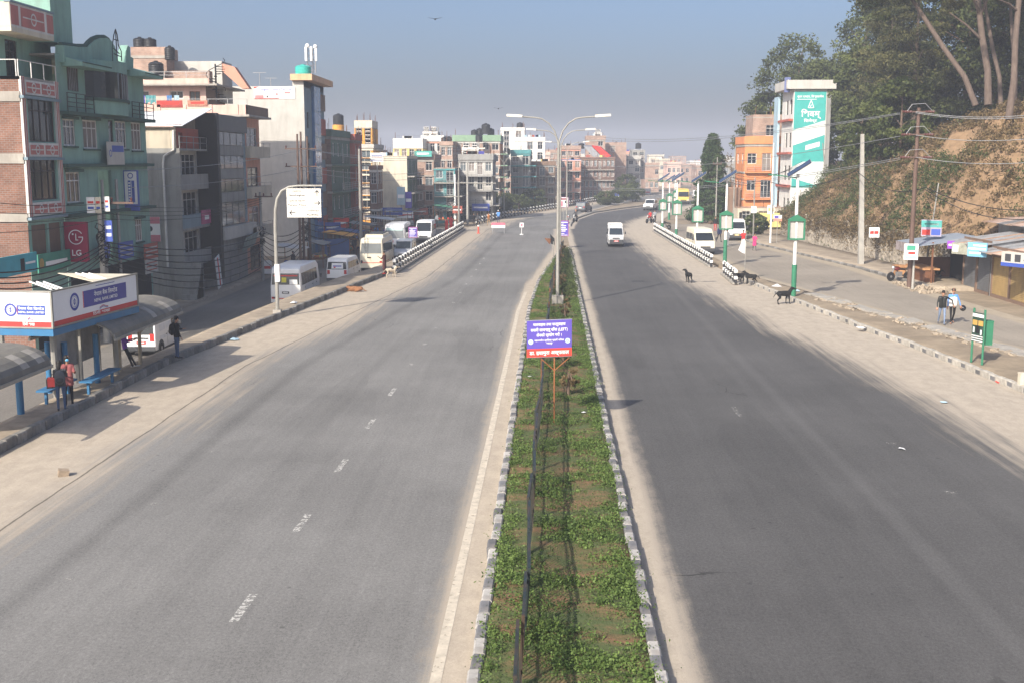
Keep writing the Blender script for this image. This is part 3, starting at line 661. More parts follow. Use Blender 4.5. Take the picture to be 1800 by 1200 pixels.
# ------------------------------------------------------------------ A: brick house with pink balcony panels (far left)
FX = Face('X', -24.6)
def houseA():
    yA = FX.px(40, 200, 41, 300)[0]; yB = FX.px(105, 200, 106, 300)[0]
    root = thing('brick_house', 'brick house with rose balcony panels and tall dark windows at the far left', 'house', (-28, (yA+yB)/2, -1.2))
    S = Face('Y', yA); zt = lambda py, px=70: AX(px, py, -24.6).z
    z_par1, z_par0 = zt(18), zt(66); z_t = zt(140); z3, z2, z1 = zt(250), zt(355), zt(380)
    # side wall of brick with cement bands
    wall(S, -36, -24.62, -1.5, z_t, [], 'brick_wall', b_red, root)
    for (a, b) in ((178, 160), (288, 270), (393, 378)): S.box(MB(), -36, -24.58, zt(a, 30), zt(b, 30), -.05, .05).build('cement_band', m_conc, root)
    # front wall
    holes = [FX.px(50, 172, 96, 250), FX.px(53, 280, 100, 352), FX.px(12, 395, 42, 450), FX.px(44, 395, 74, 450)]
    wall(FX, yA, yB, -1.5, z_t, holes[:2]+[(yA+.3, yA+2.0, zt(455), zt(395)), (yA+2.2, yB-.4, zt(455), zt(395)), (yA+.3, yB-.3, -1.1, 1.5)], 'front_wall', m_mint, root)
    for h in holes[:2]: window(FX, *h, root, m_bfr, 4, .3, m_gls, fw=.07)
    for a, b in ((yA+.3, yA+2.0), (yA+2.2, yB-.4)): FX.box(MB(), a, b, zt(455), zt(395), -.18, -.1).build('shutter', m_shutb, root)
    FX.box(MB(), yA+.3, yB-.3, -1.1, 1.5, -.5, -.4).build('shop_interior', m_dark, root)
    # pilasters with pink stripes, ornament panels
    for (a, b) in ((yA, yA+.38), (yB-.42, yB-.02)):
        FX.box(MB(), a, b, z1, z_t, -.02, .10).build('pilaster', m_white, root)
        for q in (.06, .24): FX.box(MB(), a+q, a+q+.08, z1, z_t, .10, .115).build('pink_stripe', m_rose, root)
    def panel(py0, py1, face, u0, u1, n):
        z0_, z1_ = zt(py1), zt(py0); p = face.box(MB(), u0, u1, z0_, z1_, -.02, .12).build('balcony_panel', m_white, root)
        w_ = (u1-u0)/n
        for i in range(n):
            a = u0+w_*i+.1; b = a+w_-.2; face.box(MB(), a, b, z0_+.1, z1_-.1, .12, .135).build('rose_inset', m_rose, p)
            face.box(MB(), a+.08, b-.08, (z0_+z1_)/2-.03, (z0_+z1_)/2+.03, .135, .15).build('white_rib', m_white, p)
            disc(face, (a+b)/2, (z0_+z1_)/2, min(.26, (z1_-z0_)*.36), m_white, p, .155, 16, 'white_ring', .07)
    panel(145, 170, FX, yA+.4, yB-.44, 2); panel(252, 276, FX, yA+.4, yB-.44, 2); panel(356, 379, FX, yA+.4, yB-.44, 2)
    for py in (172, 277, 381): FX.box(MB(), yA-.05, yB+.02, zt(py)-.13, zt(py), -.02, .2).build('blue_ledge', m_bluegrey, root)
    # terrace, set-back upper storey and its roof balcony
    MB().box(-36, -24.55, yA, yB+.2, z_t-.15, z_t).build('terrace_slab', m_conc, root)
    railing(FX, yA, yB, z_t, .75, .02, m_wfr, root, 4, 1); railing(S, -32, -24.7, z_t, .75, .02, m_wfr, root, 6, 1)
    Fi = Face('X', -25.9); Si = Face('Y', yA+.9); zr = z_par0; hz = min(z_t+1.85, zr-.15)
    h2 = (yA+1.6, yA+2.9, z_t+.1, hz); wall(Fi, yA+.9, yB+2.6, z_t, zr, [h2], 'upper_wall', m_mint, root); window(Fi, *h2, root, m_bfr, 2, .3)
    h3 = [(-27.6, -26.6, z_t+.1, hz), (-29.6, -28.5, z_t+.1, hz)]; wall(Si, -36, -25.9, z_t, zr, h3, 'upper_wall', m_mint, root)
    for h in h3: window(Si, *h, root, m_bfr, 2, .25)
    MB().box(-36, -24.7, yA-.2, yB+.3, zr, zr+.22).build('roof_slab', m_cream, root)
    S2 = Face('Y', yA-.2); F2 = Face('X', -24.7)
    S2.box(MB(), -36, -25.5, zr+.22, z_par1, -.2, 0).build('parapet_brick', b_pale, root); S2.box(MB(), -25.5, -24.72, zr+.22, z_par1, -.2, .01).build('parapet_corner', m_cream, root)
    p = F2.box(MB(), yA-.19, yB+.3, zr+.22, z_par1, -.2, 0).build('parapet', m_white, root)
    L_ = yB-yA+.5
    for (a, b) in ((0, .18), (.22, .78), (.83, 1)): F2.box(MB(), yA-.15+L_*a, yA-.22+L_*b, zr+.32, z_par1-.1, 0, .015).build('rose_inset', m_rose, p)
    F2.box(MB(), yA-.15+L_*.26, yA-.15+L_*.74, (zr+z_par1)/2+.08, (zr+z_par1)/2+.14, .015, .03).build('white_rib', m_white, p); disc(F2, yA-.15+L_*.5, (zr+z_par1)/2+.1, .3, m_white, p, .035, 16, 'white_ring', .08)
    F2.box(MB(), yA-.25, yB+.36, z_par1, z_par1+.1, -.25, .06).build('coping', m_bluegrey, root)
    # mint stair tower
    Tx = AY(88, 10, yB+.5).x; MB().box(Tx-3, Tx, yB+.5, yB+3, zr, z_par1+4).build('stair_tower', m_mint, root)
    # signs over the shops
    g = thing('shop_sign', 'turquoise shop banner with black and white figure under the brick house', 'sign', (-24.4, yA+1, 1.8)); r = FX.px(0, 447, 52, 470)
    FX.box(MB(), r[0]-1, r[1], r[2]-.3, r[3], .3, .36).build('board', mat('turquoise_banner', (.06, .35, .42), .6), g); FX.box(MB(), r[1]-1.7, r[1]-1.3, r[2]-.2, r[3]-.2, .36, .37).build('printed_figure', m_blk, g); FX.box(MB(), r[1]-1.2, r[1]-.2, r[2]+.1, r[2]+.2, .36, .37).build('white_print', m_wtxt, g)
    g = thing('shop_sign', 'green shop banner beside the maroon board', 'sign', (-24.4, yB-1, 1.8)); r = FX.px(54, 443, 112, 475)
    FX.box(MB(), r[0], r[1], r[2], r[3], .3, .36).build('board', mat('green_banner', (.05, .24, .17), .6), g); disc(FX, r[0]+.35, (r[2]+r[3])/2, .25, mat('ochre_print', (.4, .28, .1), .7), g, .37, 14, 'round_print'); FX.box(MB(), r[0]+.8, r[1]-.4, r[3]-.6, r[3]-.4, .36, .37).build('white_print', m_wtxt, g)
    return yA, yB, zt
yA, yB, ztA = houseA()
# ------------------------------------------------------------------ B: mint-green house
def houseB():
    y0 = yB+.03; y1 = FX.px(257, 250, 258, 300)[1]; root = thing('green_house', 'mint green four storey house with arched parapet and rounded glass bay', 'house', (-28, (y0+y1)/2, -1.2))
    zt = lambda py, px=180: AX(px, py, -24.6).z
    zs = [zt(372), zt(290), zt(205)]; zr = zt(112)
    wins = [(111,210,132,257), (146,212,171,262), (203,214,222,262), (231,216,248,265), (117,303,141,357), (238,385,250,425), (191,212,199,255)]
    hs = [FX.px(*w_) for w_ in wins]
    rec = [FX.px(176, 300, 200, 460)]
    wall(FX, y0, y1, -1.5, zr, hs+rec, 'front_wall', m_mint, root, .2)
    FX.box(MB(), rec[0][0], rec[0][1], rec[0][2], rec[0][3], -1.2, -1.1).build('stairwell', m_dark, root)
    for i, h in enumerate(hs): window(FX, *h, root, m_wfr if i < 6 else m_bfr, 3 if i < 6 else 1, .28, m_cur if i % 2 else m_gls, sill=m_mintd if i < 6 else None, lint=m_mintd if i < 6 else None, fw=.075, rec=.04)
    wall(Face('Y', y1-.01), -34, -24.6, -1.5, zr, [], 'side_wall', m_mint, root)
    MB().box(-34, -24.62, y0+.02, y1, zr-.1, zr).build('roof', m_conc, root)
    MB().box(-34, -27.5, y0+.05, y0+.15, -1.5, zr-.1).build('party_wall', m_mint, root)
    for z, d in ((zs[0], .35), (zs[1], .35), (zs[2], .55)): FX.box(MB(), y0, y1+.3, z-.12, z+.06, -.02, d).build('floor_ledge', m_mintd, root)
    # round pipes either side of the stairwell
    for u in (rec[0][0]-.05, rec[0][1]+.05): MB().tube([FX.P(u, 0.5, .22), FX.P(u, zs[1]-.8, .22)], .09, 8).build('drain_pipe', m_steel, root)
    # rounded bay on the top floor
    a, b = FX.px(148, 130, 149, 140)[0], FX.px(213, 130, 214, 140)[1]; zc0, zc1 = zs[2]+.06, zr+.05; bu = .95
    def arc(z0_, z1_, extra, name, m, n=14, par=root):
        mb = MB(); pts = []
        for i in range(n+1):
            t = i/n; u = a+(b-a)*t; d = math.sin(math.pi*t)**.6*bu+extra; pts.append((u, d))
        for (p, q) in zip(pts, pts[1:]): mb.prism([FX.P(p[0], z0_, p[1]), FX.P(q[0], z0_, q[1]), FX.P(q[0], z0_, -.02), FX.P(p[0], z0_, -.02)], (0, 0, z1_-z0_))
        return mb.build(name, m, par)
    zb0, zb1 = zt(172, 150), zt(123, 150)
    arc(zc0, zb0, 0, 'bay_base', m_mint); arc(zb0-.12, zb0+.04, .12, 'bay_sill', m_mintd); bay = arc(zb0+.04, zb1, -.04, 'bay_window', m_gls); arc(zb1, zb1+.55, .02, 'bay_cornice', m_mint)
    for t in (.5, .6, .7, .8, .9): u = a+(b-a)*t; FX.box(MB(), u-.03, u+.03, zb0+.04, zb1, -.02, math.sin(math.pi*t)**.6*bu+.02).build('mullion', m_steel if t > .52 else m_bfr, bay)
    # arched parapet with coping
    pts = []; ya, yb_ = FX.px(104, 90, 105, 95)[0], FX.px(226, 100, 227, 105)[1]; zl = zt(84, 130)
    prof = [(104, 80), (130, 83), (148, 83), (153, 77), (160, 71), (170, 67), (180, 67), (188, 72), (194, 82), (198, 96), (200, 108), (213, 111), (214, 90), (217, 80), (221, 84), (222, 100), (227, 103), (227, 124), (104, 110)]
    P2 = [FX.P(AX(px, py, -24.6).y, AX(px, py, -24.6).z, .25) for px, py in prof]
    MB().prism(P2, (-.45, 0, 0)).build('arched_parapet', m_mint, root)
    MB().tube([p+Vector((-.2, 0, .04)) for p in P2[:11]], .14, 6).build('coping', m_mintd, root)
    fm = MB(); q = lambda px, py: AX(px, py, -24.35)
    for ln in ([(198,108),(197,85),(200,62),(203,52),(206,62),(208,80),(213,90),(214,108)], [(200,95),(212,100)], [(199,85),(210,95)], [(203,52),(206,108)], [(201,70),(208,72)]): fm.tube([q(*p) for p in ln], .03, 5)
    fm.build('roof_ornament', m_blk, root)
    # canopies beside the bay
    for (p0, p1) in (((76, 98), (160, 118)), ((222, 128), (256, 142))):
        u0, u1 = AX(p0[0]+30 if p0[0] < 100 else p0[0], p0[1], -24.6).y, AX(p1[0], p1[1], -24.6).y; z = zt(112 if p0[0] < 100 else 132, (p0[0]+p1[0])/2)
        mb = MB(); mb.prism([FX.P(u0, z+.35, 0), FX.P(u0, z, 1.1), FX.P(u0, z-.18, 1.1), FX.P(u0, z-.18, 0)], (0, u1-u0, 0)); mb.build('canopy', m_mint, root); FX.box(MB(), u0, u1, z-.02, z+.04, 1.1, 1.13).build('canopy_edge', m_mintd, root)
    railing(FX, y0+.05, a-.1, zs[2]+.06, .9, .5, m_blk, root, 4, 4); railing(FX, b+.1, y1+.2, zs[2]+.06, .9, .5, m_blk, root, 4, 4)
    h = FX.px(118, 118, 136, 160); FX.box(MB(), *h, -.02, .03).build('barred_door', m_bfr, root)
    for k in range(5): FX.box(MB(), h[0]+.15+k*.2, h[0]+.18+k*.2, h[2], h[3], .03, .06).build('bar', m_steel, root)
    # ground floor shops
    FX.box(MB(), y0+.3, y1-.3, -1.1, zt(470), .0, .02).build('shop_shade_sheet', m_dark, root)  # near-black sheet on the wall, imitating the shade inside open shops
    # signs
    FS = Face('Y', FX.px(117, 400, 118, 450)[0]); r = FS.px(118, 390, 158, 460); g = thing('shop_sign', 'maroon shop board with round white face emblem on the green house', 'sign', FS.P((r[0]+r[1])/2, r[2], .3))
    FS.box(MB(), r[0], r[1], r[2], r[3], .12, .3).build('board', m_magenta, g); u, z = (r[0]+r[1])/2, r[2]+(r[3]-r[2])*.62; rr = (r[1]-r[0])*.32
    mb = MB(); n = 26
    for i in range(n):
        t0, t1 = R(0-330*i/n), R(0-330*(i+1)/n); mb.poly([FS.P(u+math.cos(t)*q_, z+math.sin(t)*q_, .305) for t, q_ in ((t0, rr), (t1, rr), (t1, rr*.88), (t0, rr*.88))])
    FS.box(mb, u+rr*.35, u+rr*.98, z-rr*.06, z+rr*.06, .302, .306); FS.box(mb, u-rr*.06, u+rr*.06, z-rr*.45, z+rr*.45, .302, .306); FS.box(mb, u-rr*.06, u+rr*.3, z-rr*.45, z-rr*.33, .302, .307); mb.build('round_logo', m_silver, g)
    disc(FS, u-rr*.4, z+rr*.4, rr*.13, m_silver, g, .306, 12, 'logo_dot'); lettering(FS, 'LG', u, r[2]+(r[3]-r[2])*.22, (r[3]-r[2])*.15, m_silver, g, .306)
    FS = Face('Y', FX.px(221, 320, 222, 350)[0]); r = FS.px(221, 300, 246, 371); g = thing('vertical_sign', 'white and blue vertical bank sign on the green house', 'sign', FS.P((r[0]+r[1])/2, r[2], .3))
    FS.box(MB(), r[0], r[1], r[2], r[3], .1, .28).build('board', m_bluep, g); w_ = r[1]-r[0]; h_ = r[3]-r[2]
    FS.box(MB(), r[0]+.06, r[1]-.06, r[2]+h_*.17, r[3]-.06, .28, .287).build('white_panel', m_wpt, g); disc(FS, (r[0]+r[1])/2, r[3]-h_*.13, w_*.2, m_bluep, g, .295, 18, 'round_emblem', w_*.06)
    FS.box(MB(), r[0]+w_*.3, r[0]+w_*.5, r[2]+h_*.22, r[3]-h_*.25, .287, .292).build('blue_strip', m_bluep, g); FS.box(MB(), r[0]+w_*.55, r[0]+w_*.75, r[2]+h_*.22, r[3]-h_*.25, .287, .292).build('blue_strip', m_bluep, g)
    for k in range(7): FS.box(MB(), r[0]+w_*.33, r[0]+w_*.47, r[2]+h_*(.25+.07*k), r[2]+h_*(.29+.07*k), .292, .296).build('white_print', m_wtxt, g)
    r = FX.px(176, 250, 205, 290); g = thing('notice_board', 'grey notice board with blue print on the green house', 'sign', FX.P((r[0]+r[1])/2, r[2], .5))
    FX.box(MB(), r[0], r[1], r[2], r[3], .36, .44).build('board', m_lgrey, g); FX.box(MB(), r[0]+.6, r[1]-.1, r[2]+.7, r[3]-.2, .44, .45).build('blue_print', m_bluep, g); disc(FX, r[0]+.35, (r[2]+r[3])/2, .2, m_bluep, g, .45, 14, 'emblem', .06)
    for lab, rc, m in (('blue shop banner left of the tangled pole', (160,425,176,455), m_bluep), ('blue striped shop banner right of the tangled pole', (192,425,218,455), m_bluep), ('red and white shop banner on the green house corner', (238,428,262,455), m_redw), ('white and red notice below the red shop banner', (240,455,262,480), m_lgrey)):
        r = FX.px(*rc); g = thing('shop_banner', lab, 'sign', FX.P((r[0]+r[1])/2, r[2], .6)); FX.box(MB(), r[0], r[1], r[2], r[3], .5, .56).build('board', m, g)
        for k in range(3): FX.box(MB(), r[0]+.15, r[1]-.15, r[2]+(r[3]-r[2])*(.2+.25*k), r[2]+(r[3]-r[2])*(.28+.25*k), .56, .566).build('print_line', m_lgrey if m != m_lgrey else m_redw, g)
    return y0, y1
houseB()
# ------------------------------------------------------------------ C: grey house with white tin roof and black glass front
def houseC():
    y0 = FX.px(317, 300, 318, 301)[0]; ym = FX.px(366, 300, 367, 301)[0]; y1 = FX.px(421, 300, 422, 301)[0]; zt = lambda py, px=340: AX(px, py, -24.6).z
    root = thing('grey_house', 'grey cement house with white tin roof and black framed glass front', 'house', (-28, (y0+y1)/2, -1.2)); S = Face('Y', y0)
    zc = [zt(262), zt(330), zt(400), zt(465)]; ztop = zt(226)
    wall(S, -36, -24.6, -1.5, zc[0], [], 'side_wall', m_grey, root); wall(Face('Y', y0+.02), -36, -24.8, zc[0], ztop, [], 'upper_side_wall', m_beige, root)
    r = FX.px(311, 228, 362, 262)
    wall(Face('X', -25.2), y0, ym, zc[0], ztop, [(y0+.6, y0+1.3, zc[0]+.2, ztop-.3), (y0+1.7, y0+2.6, zc[0]+.2, ztop-.3)], 'upper_front', m_redw, root)
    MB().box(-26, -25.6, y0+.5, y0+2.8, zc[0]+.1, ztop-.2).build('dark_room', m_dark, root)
    mb = MB(); mb.prism([(-36, y0-.3, ztop-.15), (-36, y0-.3, ztop-.05), (-24.3, y0-.3, ztop+.15), (-24.3, y0-.3, ztop+.05)], (0, .1, 0)); mb.build('fascia', m_brn, root)
    mb = MB(); mb.add([(-36, y0-.35, ztop), (-24.2, y0-.35, ztop+.05), (-24.2, ym+.3, ztop+1.45), (-36, ym+.3, ztop+.9), (-36, y0-.35, ztop+.05), (-24.2, y0-.35, ztop+.1), (-24.2, ym+.3, ztop+1.5), (-36, ym+.3, ztop+.95)], [(3,2,1,0),(4,5,6,7),(0,1,5,4),(1,2,6,5),(2,3,7,6),(3,0,4,7)]); mb.build('tin_roof', mat('white_tin', (.72, .73, .74), .5, var=.05, stretch=(1, .2, 1)), root)
    # front with balconies
    hs = []
    for i in range(3): hs += [(y0+.3, y0+2.3, zc[i+1]+.85, zc[i]-.35), (y0+2.8, ym-.3, zc[i+1]+.2, zc[i]-.35)]
    wall(Face('X', -25.4), y0, ym, -1.5, zc[0], hs+[(y0+.3, ym-.3, -1.1, zc[3]-.3)], 'front_wall', m_lgrey, root)
    for h in hs: window(Face('X', -25.4), *h, root, m_wfr, 3, .25, m_gls)
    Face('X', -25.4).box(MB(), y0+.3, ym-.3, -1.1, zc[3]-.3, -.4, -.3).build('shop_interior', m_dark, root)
    for i, z in enumerate(zc[:4]):
        FX.box(MB(), y0+.02, ym, z-.14, z, -.8, .0).build('balcony_slab', m_grey, root)
        if i: FX.box(MB(), y0+.02, ym, z, z+.9, -.12, .0).build('balcony_wall', m_grey if i != 2 else m_bluegrey, root)
    railing(FX, y0+.1, ym-.05, zc[0], .8, 0, m_steel, root, 5, 2)
    # white drain pipe
    MB().tube([(-24.9, y0-.12, ztop-.2), (-24.95, y0-.12, zc[0]-.1), (-25.6, y0-.12, zc[0]-.5), (-25.7, y0-.12, zc[0]-1.0), (-25.7, y0-.12, zc[3])], .07, 7).build('drain_pipe', m_wfr, root)
    # black glass slab
    Fg = Face('X', -24.2); zg1, zg0 = zt(207, 395), zt(395, 395)
    MB().box(-27, -24.2, ym, y1, -1.5, zg1).build('glass_block', m_grey, root)
    Fg.box(MB(), ym-.02, ym+.55, zt(490, 375), zg1+.15, -1.2, .35).build('black_pier', m_blk, root); Fg.box(MB(), ym+.55, y1+.05, zg1-1.1, zg1+.1, -.5, .3).build('black_head', mat('charcoal_cladding', (.06, .06, .065), .5), root)
    for i in range(4):
        a, b = zg0+(zg1-1.1-zg0)*i/4, zg0+(zg1-1.1-zg0)*(i+1)/4
        g = Fg.box(MB(), ym+.7, y1-.7, a+.75 if i else a, b-.05, .02, .10).build('glass_panel', m_gls if i % 2 else glassmat('blue_glass', (.04, .06, .075), .06), root)
        for k in range(1, 4): u = ym+.7+(y1-1.4-ym)*k/4; Fg.box(MB(), u-.02, u+.02, a+.75 if i else a, b-.05, .1, .12).build('mullion', m_blk, g)
        if i: Fg.box(MB(), ym+.6, y1-.6, a, a+.7, .0, .14).build('spandrel', m_grey, root)
    Fg.box(MB(), y1-.6, y1, zg0, zg1-1.1, 0, .12).build('blue_frame', m_bluegrey, root); Fg.box(MB(), ym+.6, y1+1.2, zg0-1.0, zg0-.1, 0, .5).build('canopy', m_lgrey, root)
    for k in range(3): a = ym+.8+k*(y1-ym-1)/3; Fg.box(MB(), a, a+(y1-ym-1)/3-.25, -1.1, 1.4, 0, .06).build('shutter', m_shut, root)
    # stair and boards
    st = thing('outside_stair', 'steep concrete stair against the grey house', 'stairs', (-24.0, y0-.6, -1.2)); mb = MB()
    for k in range(10): mb.box(-24.4-k*.03, -23.4, y0-1.6+k*.16, y0-1.42+k*.16+.2, -1.2, -1.0+k*.26)
    mb.build('flight', m_grey, st)
    r = S.px(258, 382, 282, 425); g = thing('wall_poster', 'pink and white poster with dark tree emblem on grey side wall', 'sign', (( r[0]+r[1])/2, y0, r[2])); S.box(MB(), *r, .01, .06).build('board', m_wpt, g); h_ = r[3]-r[2]
    mp = mat('pink_print', (.5, .16, .2), .7); S.box(MB(), r[0], r[1], r[2], r[2]+h_*.27, .06, .066).build('pink_band', mp, g); S.box(MB(), r[0], r[1], r[3]-h_*.27, r[3], .06, .066).build('pink_band', mp, g); disc(S, r[0]+(r[1]-r[0])*.25, r[2]+h_*.52, h_*.12, m_gtxt, g, .067, 12, 'tree_emblem')
    g = thing('shop_board', 'magenta shop board hung on the balcony of the grey house', 'sign', FX.P(ym-1, zc[2], .1)); FX.box(MB(), ym-2.2, ym-.1, zc[2]+.1, zc[2]+1.1, .02, .1).build('board', mat('magenta_print', (.38, .06, .16), .6), g); FX.box(MB(), ym-1.6, ym-.6, zc[2]+.4, zc[2]+.7, .1, .107).build('white_print', m_wtxt, g)
    g = thing('shop_board', 'white board leaning beside the stair of the grey house', 'sign', (-23.6, ym-1.6, -1.2)); MB().obox((-23.7, ym-1.5, .2), (.06, 1.0, 2.3), (.25, 0, 0)).build('board', m_wpt, g); MB().obox((-23.665, ym-1.5, .2), (.01, .25, 2.1), (.25, 0, 0)).build('red_stripe', m_red, g)
    g = thing('shop_board', 'pale torn awning board over the shutters under the glass front', 'sign', (-23.6, y1-1, 1.5)); MB().obox((-23.5, y1-1.6, 1.8), (.06, 3.2, 1.1), (.1, .35, 0)).build('board', mat('faded_banner', (.24, .30, .28), .8, dirt=.5), g)
    return y0, ym, y1
c0, cm, c1 = houseC()
# ------------------------------------------------------------------ D: pink house with terraces
def houseD():
    Y0 = 90.2; S = Face('Y', Y0); root = thing('pink_house', 'pale pink house with roof terraces hung with washing', 'house', (-29, 93, -1.2)); z = lambda py, px=330: AY(px, py, Y0).z
    x1 = -24.6; y1 = FX.px(456, 250, 457, 251)[0]; zp0, zp1 = z(202), z(185)
    fh = (zp0+1.2)/4; hs = []; Fd = Face('X', x1)
    for i in range(4):
        hs += [(Y0+.4, Y0+1.4, -1.2+i*fh+.9, -1.2+i*fh+2.1), (Y0+2.4, y1-.8, -1.2+i*fh+.3, -1.2+i*fh+2.3)]
    wall(Fd, Y0, y1, -1.5, zp0, hs, 'front_wall', m_salmon, root); wall(S, -38, x1, -1.5, zp0, [], 'side_wall', m_pink, root)
    for h in hs: window(Fd, *h, root, m_wfr if h[2] % 2 < 1 else m_bfr, 2, .3, m_gls)
    for i in range(1, 4): zz = -1.2+i*fh; Fd.box(MB(), Y0+.1, y1, zz-.15, zz+.75, 0, .9).build('balcony', m_beige, root); railing(Fd, Y0+.1, y1, zz+.75, .3, .9, m_steel, root, 4, 1)
    MB().box(-38, -23.6, Y0-.25, y1+.3, zp0-.16, zp0).build('terrace_slab', m_conc, root)
    mb = MB(); xr = AY(434, 190, Y0-.2).x
    S2 = Face('Y', Y0-.2); S2.box(mb, -38, xr, zp0, zp1, -.15, 0); mb.build('terrace_parapet', m_pink, root)
    for k in range(7): S2.box(MB(), -37+k*2.05, -36.75+k*2.05, zp0, zp1+.02, 0, .06).build('parapet_rib', m_pink, root)
    Face('X', xr).box(MB(), Y0-.2, y1, zp0, zp1, -.1, 0).build('terrace_parapet', m_brownp, root)
    railing(S2, -36, xr, zp1, .45, -.05, m_steel, root, 9, 1)
    # middle storey
    Y2 = Y0+2.2; S3 = Face('Y', Y2); zq = lambda py: AY(330, py, Y2).z; xe = AY(362, 165, Y2).x
    hh = [S3.px(240, 160, 262, 171), S3.px(299, 160, 322, 174), S3.px(333, 161, 352, 178)]
    wall(S3, -38, xe, zp0, zq(152), hh, 'storey_wall', m_pink, root)
    for i, h in enumerate(hh): window(S3, *h, root, m_wfr if i < 2 else m_brn, 2, 0, m_gls)
    MB().box(-38, xe+1.2, Y2-1.0, y1+3, zq(152), zq(152)+.14).build('roof_slab', m_conc, root)
    S4 = Face('Y', Y2-.9); S4.box(MB(), -38, AY(367, 145, Y2-.9).x, AY(300, 151, Y2-.9).z, AY(300, 138, Y2-.9).z, -.12, 0).build('upper_parapet', m_pink, root); railing(S4, -36, AY(366, 145, Y2-.9).x, AY(300, 138, Y2-.9).z, .5, -.03, m_steel, root, 6, 2)
    wall(Face('X', xe), Y2, y1+1, zp0, zq(152), [], 'storey_side', m_brownp, root)
    # roof rooms
    Y3 = Y0+4; S5 = Face('Y', Y3); r = S5.px(231, 83, 293, 150); S5.box(MB(), r[0], r[1], r[2], r[3], -3, 0).build('brick_room', b_pale, root)
    for py in (100,): q = S5.px(231, 98, 293, 103); S5.box(MB(), q[0], q[1]+.02, q[2], q[3], 0, .05).build('cement_band', m_conc, root)
    r = S5.px(295, 126, 372, 152); S5.box(MB(), r[0], r[1], r[2], r[3], -.3, .6).build('roof_wall', b_pale, root)
    Y4 = Y0+6; S6 = Face('Y', Y4); r = S6.px(295, 108, 391, 180); S6.box(MB(), r[0], r[1], r[2], r[3], -3, 0).build('cement_room', m_lgrey, root)
    q0 = AY(391, 112, Y4-.4); q1 = AY(438, 156, Y4-.4); mb = MB(); mb.prism([q0, AY(391, 126, Y4-.4), AY(425, 156, Y4-.4), q1, AY(412, 118, Y4-.4)], (0, .9, 0)); mb.build('roof_stair', m_salmon, root)
    mb = MB(); c = AY(381, 180, Y0+2.5); mb.tube([c, c+Vector((0, 0, 3.0))], .07, 6)
    for k in range(14): t = k*.55; mb.obox(c+Vector((math.cos(t)*.4, math.sin(t)*.4, .2+k*.2)), (.7, .22, .05), (0, 0, t))
    mb.tube([c+Vector((math.cos(k*.55)*.75, math.sin(k*.55)*.75, .9+k*.2)) for k in range(14)], .03, 5); mb.build('spiral_stair', m_blk, root)
    # washing and rugs hung over the parapet: things of their own
    for lab, px0, px1, m, ht in (('red bordered rug hung over the terrace of the pink house, left one', 276, 321, mat('red_rug', (.32, .06, .05), .95, var=.4, scale=8), 12), ('red and tan rug hung over the terrace of the pink house, right one', 330, 365, mat('tan_rug', (.36, .17, .12), .95, var=.5, scale=9), 10)):
        r = S2.px(px0, 177, px1, 177+ht); g = thing('rug', lab, 'rug', S2.P((r[0]+r[1])/2, r[2], .1)); S2.box(MB(), r[0], r[1], r[2], r[3], .03, .06).build('weave', m, g); S2.box(MB(), r[0]+.25, r[1]-.25, (r[2]+r[3])/2-.05, r[3]-.1, .06, .066).build('red_field', m_red, g)
    for i, (a, b, m) in enumerate(((232, 255, m_navy), (256, 274, m_teald), (293, 302, m_blue), (306, 315, m_ltblue))):
        r = Face('Y', Y0+.8).px(a, 168, b, 184); g = MB(); n = 6
        for k in range(n):
            u0, u1 = r[0]+(r[1]-r[0])*k/n, r[0]+(r[1]-r[0])*(k+1)/n; g.prism([(u0, Y0+.8+.04*(k % 2), r[2]+.1*((k*7) % 3)), (u1, Y0+.8+.04*((k+1) % 2), r[2]+.1*(((k+1)*7) % 3)), (u1, Y0+.8+.04*((k+1) % 2), r[3]), (u0, Y0+.8+.04*(k % 2), r[3])], (0, .03, 0))
        tag(g.build('washing', m), ('dark blue', 'green blue', 'bright blue', 'pale blue')[i]+' cloth drying on the terrace of the pink house', 'washing', 'washing on the pink house')
    for lab, px, py, Y, r_, h_ in (('black water tank on the brick roof room, left of the pair', 246, 84, Y3+1, .52, .8), ('black water tank on the brick roof room, right of the pair', 264, 84, Y3+1, .52, .75), ('tall black water tank at the corner of the brick roof room', 299, 106, Y3-.2, .42, 1.1), ('black water tank on the upper terrace of the pink house', 275, 135, Y2+.4, .6, 1.2)):
        p = AY(px, py, Y); tank(lab, p, r_, h_)
houseD()
